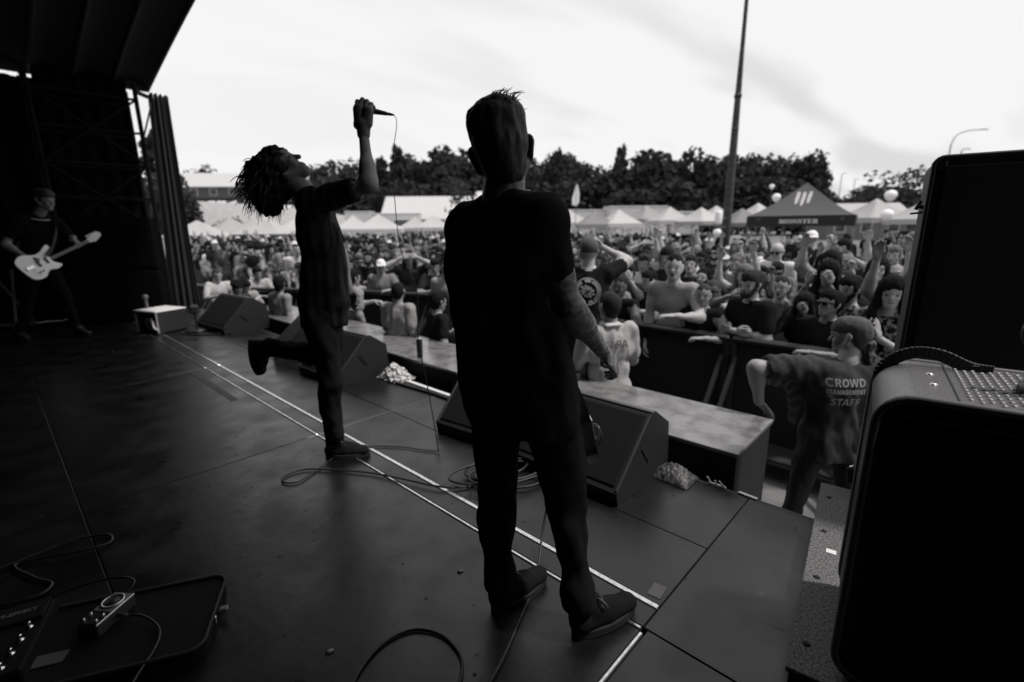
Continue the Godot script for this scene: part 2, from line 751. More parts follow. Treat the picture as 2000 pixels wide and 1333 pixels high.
func hand_bones(L: Array, wrist: Vector3, dirv: Vector3, palm_n: Vector3, curl: float, side: float, s := 1.0, reg := 0) -> void:
	# dirv: towards the knuckles; palm_n: out of the palm; side +1 puts the thumb on dirv x palm_n
	var y := dirv.normalized()
	var n := (palm_n - y * palm_n.dot(y)).normalized()
	var x := y.cross(n) * side
	bn(L, wrist, wrist + y * 0.03 * s, 0.026 * s, 0.028 * s, reg, n, 0.75)
	bn(L, wrist + y * 0.04 * s + x * 0.014 * s, wrist + y * 0.085 * s + x * 0.02 * s, 0.026 * s, 0.022 * s, reg, n, 0.55)
	bn(L, wrist + y * 0.04 * s - x * 0.014 * s, wrist + y * 0.078 * s - x * 0.022 * s, 0.026 * s, 0.022 * s, reg, n, 0.55)
	var lens := [0.072, 0.08, 0.074, 0.058]
	for k in 4:
		var base := wrist + y * (0.09 - 0.004 * absf(k - 1.0)) * s + x * (0.03 - 0.02 * k) * s
		var p := base
		var a := curl * 0.35
		var spread := x * (0.09 - 0.06 * k) * (1.0 - minf(curl, 1.0))
		for seg in 3:
			var l: float = lens[k] * [0.45, 0.32, 0.26][seg] * s
			var dd := (y * cos(a) + n * sin(a) + spread).normalized()
			var e := p + dd * l
			bn(L, p, e, (0.0098 - 0.0008 * seg - 0.0006 * k) * s, (0.0092 - 0.0008 * seg - 0.0006 * k) * s, reg)
			p = e
			a += curl * [1.35, 1.1, 0.9][seg]
	var t0 := wrist + y * 0.03 * s + x * 0.026 * s
	var t1 := t0 + (y * 0.6 + x * (0.75 - 0.3 * curl) + n * (0.25 + 0.3 * curl)).normalized() * 0.042 * s
	var t2 := t1 + (y * 0.85 + x * (0.35 - 0.6 * curl) + n * (0.2 + 0.55 * curl)).normalized() * 0.032 * s
	var t3 := t2 + (y * 0.9 - x * (0.1 + 0.6 * curl) + n * (0.2 + 0.5 * curl)).normalized() * 0.026 * s
	bn(L, t0, t1, 0.015 * s, 0.012 * s, reg)
	bn(L, t1, t2, 0.0115 * s, 0.0105 * s, reg)
	bn(L, t2, t3, 0.0105 * s, 0.009 * s, reg)

func torso_bones(L: Array, J: Dictionary, o: float, reg: int, bulk := 1.0, hem := 0.0) -> void:
	var r: Vector3 = (J.shR - J.shL).normalized()
	var up: Vector3 = (J.neck - J.pel).normalized()
	var f := up.cross(r).normalized()
	if J.has("front"):
		f = J.front
		r = f.cross(up).normalized()
	var w: float = J.get("w", 1.0)
	var ch: Vector3 = J.get("chest", (J.pel as Vector3).lerp(J.neck, 0.62))
	var wa := (J.pel as Vector3).lerp(ch, 0.42)
	bn(L, ch - r * 0.085 * w, ch + r * 0.085 * w, 0.108 * bulk + o, -1, reg, f, 0.88)
	bn(L, ch + up * 0.07 - r * 0.075 * w, ch + up * 0.07 + r * 0.075 * w, 0.1 * bulk + o, -1, reg, f, 0.85)
	bn(L, wa - r * 0.055 * w, wa + r * 0.055 * w, 0.105 * bulk + o, -1, reg, f, 0.85)
	bn(L, ch, wa, 0.118 * bulk + o, 0.11 * bulk + o, reg, f, 0.8)
	bn(L, wa - r * 0.05 * w, J.pel - r * 0.055 * w, 0.1 * bulk + o, 0.11 * bulk + o, reg, f, 0.9)
	bn(L, wa + r * 0.05 * w, J.pel + r * 0.055 * w, 0.1 * bulk + o, 0.11 * bulk + o, reg, f, 0.9)
	for k in ["shL", "shR"]:
		var sh: Vector3 = J[k]
		bn(L, ch.lerp(sh, 0.55) + up * 0.02, sh, 0.072 * bulk + o, 0.058 + o, reg)
		bn(L, J.neck - up * 0.042, sh, 0.046 + o, 0.05 + o, reg)
	if hem > 0.0:
		var hp: Vector3 = J.pel - up * hem
		var hr: float = J.get("hem_r", 0.112) * bulk + o
		bn(L, J.pel - r * 0.06 * w, hp - r * 0.065 * w, hr, hr, reg, f, 0.92)
		bn(L, J.pel + r * 0.06 * w, hp + r * 0.065 * w, hr, hr, reg, f, 0.92)

func arm_bones(L: Array, J: Dictionary, sd: String, o: float, reg: int, upto := 2.0, thick := 1.0) -> void:
	# upto 1 = to the elbow, 2 = to the wrist; fractions end in between (a sleeve)
	var sh: Vector3 = J["sh" + sd]
	var el: Vector3 = J["el" + sd]
	var wr: Vector3 = J["wr" + sd]
	var t := minf(upto, 1.0)
	bn(L, sh, sh.lerp(el, t), 0.055 * thick + o, lerpf(0.055, 0.043, t) * thick + o * 1.15, reg)
	if upto >= 1.0:
		bn(L, sh.lerp(el, 0.3), sh.lerp(el, 0.6), 0.051 * thick + o, 0.048 * thick + o, reg)
	if upto > 1.0:
		t = upto - 1.0
		bn(L, el, el.lerp(wr, t), 0.042 * thick + o, lerpf(0.042, 0.028, t) * thick + o, reg)
		bn(L, el.lerp(wr, 0.12 * t), el.lerp(wr, 0.38 * t), 0.045 * thick + o, 0.041 * thick + o, reg)

func leg_bones(L: Array, J: Dictionary, sd: String, o: float, reg: int, upto := 2.0) -> void:
	var hp: Vector3 = J["hip" + sd]
	var kn: Vector3 = J["kn" + sd]
	var an: Vector3 = J["an" + sd]
	bn(L, hp, kn, 0.086 + o, 0.056 + o, reg)
	var t := upto - 1.0
	bn(L, kn, kn.lerp(an, t), 0.055 + o, lerpf(0.055, 0.038, t) + o, reg)
	var back: Vector3 = J.get("back" + sd, Vector3.ZERO)
	bn(L, kn.lerp(an, 0.15) + back * 0.02, kn.lerp(an, 0.42) + back * 0.018, 0.05 + o, 0.045 + o, reg)

func shoe_bones(L: Array, he: Vector3, to: Vector3, an: Vector3, up: Vector3, reg := 3) -> void:
	# low canvas shoe: heel counter, ankle collar, tongue and toe box
	var d := (to - he).normalized()
	var ln := (to - he).length()
	bn(L, he + d * 0.035 + up * 0.045, he + d * ln * 0.5 + up * 0.042, 0.036, 0.042, reg, up, 0.9)
	bn(L, he + d * ln * 0.5 + up * 0.042, he + d * (ln - 0.045) + up * 0.036, 0.043, 0.040, reg, up, 0.72)
	bn(L, he + d * 0.045 + up * 0.06, an.lerp(he + d * 0.05, 0.3), 0.040, 0.043, reg)
	bn(L, he + d * ln * 0.3 + up * 0.082, he + d * ln * 0.62 + up * 0.052, 0.036, 0.034, reg)
	bn(L, he + d * ln * 0.28 + up * 0.1, he + d * ln * 0.34 + up * 0.118, 0.03, 0.024, reg)

func sole_mesh(he: Vector3, to: Vector3, up: Vector3) -> ArrayMesh:
	var d := (to - he).normalized()
	var sd := up.cross(d).normalized()
	var ln := (to - he).length()
	var poly := PackedVector2Array()
	for k in 28:
		var a := TAU * k / 28.0
		var t := cos(a) * -0.5 + 0.5
		var w := (0.034 + 0.012 * sin(t * PI * 0.9)) * (1.0 if t < 0.75 else 1.0 - pow((t - 0.75) / 0.25, 2.0) * 0.25)
		poly.append(Vector2(t * ln, sin(a) * w * 1.12))
	var st := new_st()
	prism(st, poly, 0.026, Transform3D(Basis(d, sd, d.cross(sd)), he + up * 0.014))
	return done(st)

func lace_mesh(he: Vector3, to: Vector3, up: Vector3) -> ArrayMesh:
	var d := (to - he).normalized()
	var sd := up.cross(d).normalized()
	var ln := (to - he).length()
	var st := new_st()
	for k in 4:
		var c := he + d * ln * (0.40 + 0.07 * k) + up * (0.110 - 0.011 * k)
		tube(st, smooth_path([c - sd * 0.032 - up * 0.016, c + up * 0.003, c + sd * 0.032 - up * 0.016 + d * 0.012], 3), 0.0032, -1.0, 5)
	var k0 := he + d * ln * 0.36 + up * 0.122
	for q in [-1.0, 1.0]:
		tube(st, smooth_path([k0, k0 + sd * 0.03 * q + up * 0.012, k0 + sd * 0.042 * q - up * 0.014 + d * 0.02, k0 + d * 0.012], 4), 0.0028, -1.0, 5)
	return done(st)

func hair_bones(kind: String, hb: Basis, c: Vector3, s := 1.0, rng: RandomNumberGenerator = null) -> Array:
	var L := []
	var X := hb.x
	var f := func(x: float, y: float, z: float) -> Vector3: return c + hb * (Vector3(x, y, z) * s)
	match kind:
		"short":
			bn(L, f.call(0, 0.052, -0.038), f.call(0, 0.066, 0.022), 0.094 * s, 0.082 * s, 4, X, 0.93)
			bn(L, f.call(0, 0.0, -0.052), f.call(0, -0.04, -0.052), 0.08 * s, 0.064 * s, 4, X, 0.98)
			for q in [-1.0, 1.0]:
				bn(L, f.call(0.062 * q, 0.03, 0.01), f.call(0.070 * q, -0.012, 0.006), 0.024 * s, 0.014 * s, 4)
			bn(L, f.call(-0.03, 0.088, 0.062), f.call(0.035, 0.084, 0.066), 0.03 * s, 0.028 * s, 4)
		"shaved":
			bn(L, f.call(0, 0.036, -0.034), f.call(0, 0.042, 0.01), 0.0875 * s, 0.084 * s, 4, X, 0.885)
			bn(L, f.call(0, 0.0, -0.045), f.call(0, -0.04, -0.045), 0.072 * s, 0.058 * s, 4, X, 0.95)
		"curly":
			var r2 := RandomNumberGenerator.new()
			r2.seed = 77
			for i in 34:
				var a := r2.randf() * TAU
				var e := r2.randf_range(-0.35, 1.0)
				var q := Vector3(cos(a) * sqrt(1 - e * e), e, sin(a) * sqrt(1 - e * e))
				if q.z > 0.35 and q.y < 0.55:
					continue
				bn(L, f.call(q.x * 0.088, 0.045 + q.y * 0.08, -0.02 + q.z * 0.085), f.call(q.x * 0.09, 0.05 + q.y * 0.085, -0.022 + q.z * 0.088), r2.randf_range(0.026, 0.042) * s, -1, 4)
			bn(L, f.call(0, 0.05, -0.04), f.call(0, 0.06, 0.015), 0.085 * s, 0.08 * s, 4)
		"bun":
			bn(L, f.call(0, 0.045, -0.036), f.call(0, 0.054, 0.015), 0.088 * s, 0.08 * s, 4, X, 0.9)
			bn(L, f.call(0, 0.0, -0.05), f.call(0, -0.02, -0.05), 0.07 * s, 0.06 * s, 4, X, 0.95)
			bn(L, f.call(0, 0.13, -0.07), f.call(0, 0.135, -0.075), 0.042 * s, -1, 4)
		"tail":
			bn(L, f.call(0, 0.045, -0.036), f.call(0, 0.054, 0.015), 0.088 * s, 0.08 * s, 4, X, 0.9)
			bn(L, f.call(0, 0.0, -0.05), f.call(0, -0.02, -0.05), 0.07 * s, 0.06 * s, 4, X, 0.95)
			bn(L, f.call(0, 0.02, -0.13), f.call(0, -0.16, -0.15), 0.034 * s, 0.024 * s, 4)
			bn(L, f.call(0, 0.04, -0.1), f.call(0, 0.02, -0.13), 0.03 * s, -1, 4)
		"long", "wavy":
			var wv := 0.018 if kind == "wavy" else 0.006
			bn(L, f.call(0, 0.056, -0.036), f.call(0, 0.068, 0.02), 0.096 * s, 0.085 * s, 4, X, 0.96)
			for q in [-1.0, 1.0]:
				bn(L, f.call(0.062 * q, 0.055, 0.03), f.call(0.080 * q, -0.06, 0.022), 0.036 * s, 0.034 * s, 4)
				bn(L, f.call(0.084 * q, -0.06, 0.012), f.call((0.092 + wv) * q, -0.16, 0.02), 0.03 * s, 0.034 * s, 4)
				bn(L, f.call((0.092 + wv) * q, -0.16, 0.02), f.call(0.085 * q, -0.27, 0.03), 0.034 * s, 0.02 * s, 4)
				bn(L, f.call(0.05 * q, 0.02, -0.06), f.call((0.06 + wv) * q, -0.15, -0.085), 0.05 * s, 0.05 * s, 4)
				bn(L, f.call((0.06 + wv) * q, -0.15, -0.085), f.call(0.05 * q, -0.31, -0.1), 0.05 * s, 0.03 * s, 4)
		"cap":
			bn(L, f.call(0, 0.05, -0.035), f.call(0, 0.056, 0.02), 0.09 * s, 0.086 * s, 4, X, 0.92)
			bn(L, f.call(-0.035, 0.05, 0.11), f.call(0.035, 0.05, 0.11), 0.05 * s, -1, 4, hb.y, 0.2)
			bn(L, f.call(-0.03, 0.055, 0.08), f.call(0.03, 0.055, 0.08), 0.05 * s, -1, 4, hb.y, 0.25)
		"backcap":
			bn(L, f.call(0, 0.05, -0.035), f.call(0, 0.056, 0.02), 0.09 * s, 0.086 * s, 4, X, 0.92)
			bn(L, f.call(-0.03, 0.02, -0.12), f.call(0.03, 0.02, -0.12), 0.05 * s, -1, 4, hb.y, 0.22)
		"beanie":
			bn(L, f.call(0, 0.055, -0.035), f.call(0, 0.066, 0.015), 0.092 * s, 0.09 * s, 4, X, 0.92)
			bn(L, f.call(0, 0.1, -0.05), f.call(0, 0.13, -0.06), 0.06 * s, 0.04 * s, 4)
	return L

func shades_mesh(hb: Basis, c: Vector3, s := 1.0) -> ArrayMesh:
	var st := new_st()
	for q in [-1.0, 1.0]:
		var xf := Transform3D(hb * Basis(Vector3.UP, 0.22 * q), c + hb * (Vector3(0.034 * q, 0.0, 0.1) * s))
		bx(st, Vector3(0.056, 0.038, 0.012) * s, xf, 0.008 * s)
		bx(st, Vector3(0.006, 0.01, 0.1) * s, Transform3D(hb, c + hb * (Vector3(0.073 * q, 0.008, 0.05) * s)))
	bx(st, Vector3(0.03, 0.01, 0.01) * s, Transform3D(hb, c + hb * (Vector3(0, 0.008, 0.104) * s)))
	return done(st)

func face_bits(hb: Basis, c: Vector3, s: float, open_mouth: bool) -> Array:
	# [part name, size, place, tilt, bevel] of eyes, brows and mouth
	var out := []
	for q in [-1.0, 1.0]:
		out.append(["eye", Vector3(0.028, 0.011, 0.01) * s, c + hb * (Vector3(0.033 * q, -0.003, 0.082) * s), 0.0, 0.004 * s])
		out.append(["eyebrow", Vector3(0.036, 0.007, 0.01) * s, c + hb * (Vector3(0.034 * q, 0.022, 0.083) * s), 0.12 * q, 0.003 * s])
	if open_mouth:
		out.append(["mouth", Vector3(0.036, 0.026, 0.014) * s, c + hb * (Vector3(0, -0.066, 0.085) * s), 0.0, 0.006 * s])
	else:
		out.append(["mouth", Vector3(0.036, 0.005, 0.01) * s, c + hb * (Vector3(0, -0.062, 0.087) * s), 0.0, 0.002 * s])
	return out

func add_face(root: Node3D, hb: Basis, c: Vector3, s := 1.0, open_mouth := false) -> void:
	for f in face_bits(hb, c, s, open_mouth):
		part(root, f[0], box_mesh(f[1], f[4]), mat(0.015, 0.5), Transform3D(hb * Basis(Vector3.FORWARD, f[3]), f[2]))

func eyes_mesh(hb: Basis, c: Vector3, s := 1.0, open_mouth := false) -> ArrayMesh:
	var st := new_st()
	for f in face_bits(hb, c, s, open_mouth):
		bx(st, f[1], Transform3D(hb * Basis(Vector3.FORWARD, f[3]), f[2]), f[4])
	return done(st)

# arms of a standing figure that faces +z: [elbow, wrist, palm direction, palm normal, curl] for the left side (+x)
const ARMS := {
	"down": [Vector3(0.225, 1.12, -0.03), Vector3(0.23, 0.87, 0.06), Vector3(0, -1, 0.15), Vector3(-1, 0, 0), 0.5],
	"up": [Vector3(0.29, 1.53, 0.12), Vector3(0.25, 1.79, 0.16), Vector3(0, 1, 0.1), Vector3(-0.3, 0, 1), 0.4],
	"fist": [Vector3(0.26, 1.57, 0.14), Vector3(0.2, 1.83, 0.12), Vector3(-0.1, 1, 0), Vector3(0, 0, 1), 1.15],
	"high": [Vector3(0.2, 1.69, 0.06), Vector3(0.17, 1.95, 0.1), Vector3(0, 1, 0), Vector3(0, 0, 1), 0.2],
	"phone": [Vector3(0.22, 1.3, 0.22), Vector3(0.09, 1.53, 0.33), Vector3(-0.2, 0.9, 0.2), Vector3(-0.6, 0, -1), 0.7],
	"rail": [Vector3(0.29, 1.17, 0.16), Vector3(0.1, 1.22, 0.38), Vector3(-0.8, 0, 0.4), Vector3(0, -1, 0), 0.5],
	"clap": [Vector3(0.23, 1.13, 0.12), Vector3(0.035, 1.3, 0.31), Vector3(-0.05, 0.8, 0.5), Vector3(-1, 0, 0), 0.15],
	"brow": [Vector3(0.37, 1.5, 0.16), Vector3(0.14, 1.63, 0.17), Vector3(-1, 0.25, 0), Vector3(0, -0.3, -1), 0.25],
	"point": [Vector3(0.25, 1.45, 0.25), Vector3(0.24, 1.6, 0.47), Vector3(0, 0.4, 0.9), Vector3(0, -1, 0.3), 0.8],
	"fold": [Vector3(0.25, 1.12, 0.06), Vector3(-0.02, 1.18, 0.2), Vector3(-1, 0.1, 0), Vector3(0, 0, -1), 0.6],
	"hip": [Vector3(0.4, 1.13, -0.1), Vector3(0.2, 0.96, 0.06), Vector3(-0.6, -0.5, 0.5), Vector3(-0.5, 0.4, -0.6), 0.5],
}

func stance(arm_l: String, arm_r: String, gaze := Vector3(0, 0, 1), lean := 0.0, waist := 0.0) -> Dictionary:
	var J := {}
	J.pel = Vector3(0, 0.94, 0)
	J.neck = Vector3(0, 1.45, 0.0)
	J.head = Vector3(0, 1.595, 0.03)
	J.shL = Vector3(0.175, 1.395, 0)
	J.shR = Vector3(-0.175, 1.395, 0)
	for sd in ["L", "R"]:
		var q := 1.0 if sd == "L" else -1.0
		var a: Array = ARMS[arm_l if sd == "L" else arm_r]
		var fl := Vector3(q, 1, 1)
		J["el" + sd] = (a[0] as Vector3) * fl
		J["wr" + sd] = (a[1] as Vector3) * fl
		J["hd" + sd] = (a[2] as Vector3) * fl
		J["hn" + sd] = (a[3] as Vector3) * fl
		J["curl" + sd] = a[4]
		J["hip" + sd] = Vector3(0.09 * q, 0.9, 0)
		J["kn" + sd] = Vector3(0.11 * q, 0.49, 0.02)
		J["an" + sd] = Vector3(0.12 * q, 0.09, -0.02)
		J["he" + sd] = Vector3(0.12 * q, 0.0, -0.07)
		J["to" + sd] = Vector3(0.16 * q, 0.0, 0.18)
	if lean != 0.0:
		var b := Basis(Vector3.RIGHT, lean)
		for k in ["neck", "head", "shL", "shR", "elL", "elR", "wrL", "wrR"]:
			J[k] = J.pel + b * (J[k] - J.pel)
	J.gaze = gaze.normalized()
	J.front = Vector3(0, 0, 1)
	return J

# A person in one skin: bare parts, shirt, trousers and shoes are regions of one continuous body; hair and glasses are children.
# o: bulk, sleeve (0 none .. 2 long), hem, cell, hcell, hair, shades, mouth, beard, fold
func figure_meshes(J: Dictionary, o: Dictionary) -> Dictionary:
	var out := {}
	var cell: float = o.get("cell", 0.02)
	var hcell: float = o.get("hcell", 0.01)
	var bulk: float = o.get("bulk", 1.0)
	var thick: float = o.get("thick", 1.0)
	var sleeve: float = o.get("sleeve", 0.62)
	var hs: float = o.get("head_scale", 1.0)
	var B := []
	torso_bones(B, J, 0.008, 1, bulk, o.get("hem", 0.06))
	var hb := head_frame(J.gaze, J.get("crown", Vector3.UP))
	for sd in ["L", "R"]:
		arm_bones(B, J, sd, 0.0, 0, 2.0, thick)
		if sleeve > 0.0:
			arm_bones(B, J, sd, 0.016 if sleeve < 1.0 else 0.011, 1, sleeve, thick)
		if o.get("legs", true):
			leg_bones(B, J, sd, 0.012, 2 if not o.get("bare_legs", false) else 0)
			if o.get("shoes", false):
				shoe_bones(B, J["he" + sd], J["to" + sd], J["an" + sd], J.get("sole" + sd, Vector3.UP))
	bn(B, J.hipL, J.hipR, 0.1 * bulk, -1, 2)
	bn(B, J.head - hb.y * 0.07 - hb.z * 0.02, J.neck, 0.054, 0.06, 0)
	var grids := [[B, cell, minf(0.035, cell * 2.2)]]
	var H := []
	head_bones(H, hb, J.head, hs, 0, (J.head as Vector3).lerp(J.neck, 0.9), o.get("beard", false))
	grids.append([H, hcell, 0.014])
	for sd in ["L", "R"]:
		if o.get("hands", true):
			var G := []
			var q := 1.0 if sd == "L" else -1.0
			hand_bones(G, J["wr" + sd], J.get("hd" + sd, J["wr" + sd] - J["el" + sd]), J.get("hn" + sd, Vector3(-q, 0, 0)), J.get("curl" + sd, 0.5), J.get("thumb" + sd, -q), o.get("hand_scale", 1.0))
			grids.append([G, minf(hcell, 0.009), 0.008])
	out.body = order(grids, o.get("fold", 0.0))
	out.regions = [0, 1] + ([2] if true else []) + ([3] if o.get("shoes", false) and o.get("legs", true) else [])
	var hk: String = o.get("hair", "short")
	if hk != "bald":
		out.hair = order([[hair_bones(hk, hb, J.head, hs), o.get("hair_cell", hcell * 1.15), 0.02]], 0.0 if hk in ["cap", "backcap", "beanie", "shaved"] else 0.009)
	if o.get("beard_mesh", false):
		var D := []
		for q in [-1.0, 1.0]:
			bn(D, J.head + hb * (Vector3(0.064 * q, -0.03, 0.02) * hs), J.head + hb * (Vector3(0.034 * q, -0.085, 0.055) * hs), 0.022 * hs, 0.028 * hs, 4)
		bn(D, J.head + hb * (Vector3(-0.02, -0.098, 0.066) * hs), J.head + hb * (Vector3(0.02, -0.098, 0.066) * hs), 0.026 * hs, -1, 4)
		bn(D, J.head + hb * (Vector3(-0.02, -0.046, 0.088) * hs), J.head + hb * (Vector3(0.02, -0.046, 0.088) * hs), 0.009 * hs, -1, 4)
		out.beard = order([[D, hcell, 0.015]], 0.006)
	out.hb = hb
	out.head = J.head
	out.hs = hs
	return out

func paint(body: MeshInstance3D, tones: Array) -> void:
	body.set_meta("tones", tones)

var painted: Array = []   # [instance, materials per surface], applied when the meshes are ready

func figure(root: Node3D, M: Dictionary, skin: Material, shirt: Material, trousers: Material, hair: Material, shoes: Material = null, shades := false, mouth := false, beard := false) -> void:
	var b := MeshInstance3D.new()
	b.name = "body"
	b.mesh = M.body
	root.add_child(b, true)
	painted.append([b, [skin, shirt, trousers, shoes if shoes else trousers]])
	if M.has("hair"):
		part(root, M.get("hair_name", "hair"), M.hair, hair)
	if M.has("beard") and beard:
		part(root, "beard", M.beard, hair if M.get("hair_name", "hair") == "hair" else mat(0.02, 0.8))
	if shades:
		if not M.has("shades"):
			M.shades = shades_mesh(M.hb, M.head, M.hs)
		part(root, "sunglasses", M.shades, mat(0.01, 0.15))
	elif M.get("close", false):
		add_face(root, M.hb, M.head, M.hs, mouth)
	else:
		var key := "face1" if mouth else "face0"
		if not M.has(key):
			M[key] = eyes_mesh(M.hb, M.head, M.hs, mouth)
		part(root, "brows_eyes_and_mouth", M[key], mat(0.015, 0.5)).set_meta("kind", "stuff")

func finish_people() -> void:
	for fs in far_sets:
		for k in fs[0].get_surface_count():
			fs[0].surface_set_material(k, fs[1][mini(k, 3)])
	for p in painted:
		var b: MeshInstance3D = p[0]
		for k in b.mesh.get_surface_count():
			b.set_surface_override_material(k, p[1][mini(k, 3)])
# ------------------------------------------------------------------ ground, hill, stage
func build_ground() -> void:
	var s := new_st()
	s.set_smooth_group(-1)
	var r := 2600.0
	quad(s, Vector3(-r, GROUND, -r), Vector3(r, GROUND, -r), Vector3(r, GROUND, r), Vector3(-r, GROUND, r))
	var t := noise_tex(512, 0.02, 5, 0.75, 1.1, 4)
	struct("asphalt_ground", done(s), textured(0.16, t, 0.22, 0.9, null, null))

func build_hill() -> void:
	# a grassy bank behind the stalls on the far left
	var s := new_st()
	var n := FastNoiseLite.new()
	n.seed = 3
	n.frequency = 0.05
	sheet(s, func(u: float, v: float) -> Vector3:
		var x := lerpf(-120.0, 2.0, u)
		var z := lerpf(-36.0, -125.0, v)
		var rise := smoothstep(0.0, 0.45, v) * 6.2 * smoothstep(1.0, 0.6, u)
		return Vector3(x, GROUND - 0.05 + rise + n.get_noise_2d(x, z) * 0.35 * smoothstep(0.0, 0.1, v), z), 60, 40)
	var t := noise_tex(512, 0.03, 5, 0.6, 1.15, 9)
	struct("grassy_hill", done(s), textured(0.40, t, 0.12, 0.95))

func scuffed(sd: int) -> ImageTexture:
	# worn black deck paint: blotches, boot scuffs, scratches, spills and staples
	var n := FastNoiseLite.new()
	n.seed = sd
	n.frequency = 0.008
	n.fractal_octaves = 5
	var size := 768
	var im := n.get_seamless_image(size, size)
	im.convert(Image.FORMAT_RGBF)
	for y in size:
		for x in size:
			var v: float = lerpf(0.7, 1.25, im.get_pixel(x, y).r)
			im.set_pixel(x, y, Color(v, v, v))
	var rng := RandomNumberGenerator.new()
	rng.seed = sd * 7
	for k in 240:
		var p := Vector2(rng.randf(), rng.randf()) * size
		var a := rng.randf() * TAU
		var bend := rng.randf_range(-0.012, 0.012)
		var ln := int(rng.randf_range(6, 60) if k % 5 else rng.randf_range(60, 220))
		var amp := rng.randf_range(0.15, 0.9) * (1.0 if k % 3 else -0.45)
		var wd := 1 if k % 4 else rng.randi_range(2, 6)
		for i in ln:
			p += Vector2(cos(a), sin(a))
			a += bend
			var fade := sin(PI * i / ln)
			for w in wd:
				var x := posmod(int(p.x - sin(a) * w), size)
				var y := posmod(int(p.y + cos(a) * w), size)
				var c := im.get_pixel(x, y).r
				c = maxf(0.3, c + amp * fade * (0.5 if wd > 1 else 1.0) * rng.randf_range(0.4, 1.0))
				im.set_pixel(x, y, Color(c, c, c))
	for k in 160:
		var p := Vector2(rng.randf(), rng.randf()) * size
		var r := rng.randi_range(1, 3)
		var amp := rng.randf_range(0.5, 2.2)
		for dy in range(-r, r + 1):
			for dx in range(-r, r + 1):
				if dx * dx + dy * dy <= r * r:
					var x := posmod(int(p.x) + dx, size)
					var y := posmod(int(p.y) + dy, size)
					im.set_pixel(x, y, Color(amp, amp, amp))
	for y in size:
		for x in size:
			var v := clampf(im.get_pixel(x, y).r * 0.42, 0.0, 1.0)
			im.set_pixel(x, y, Color(v, v, v))
	im.convert(Image.FORMAT_RGB8)
	return ImageTexture.create_from_image(im)

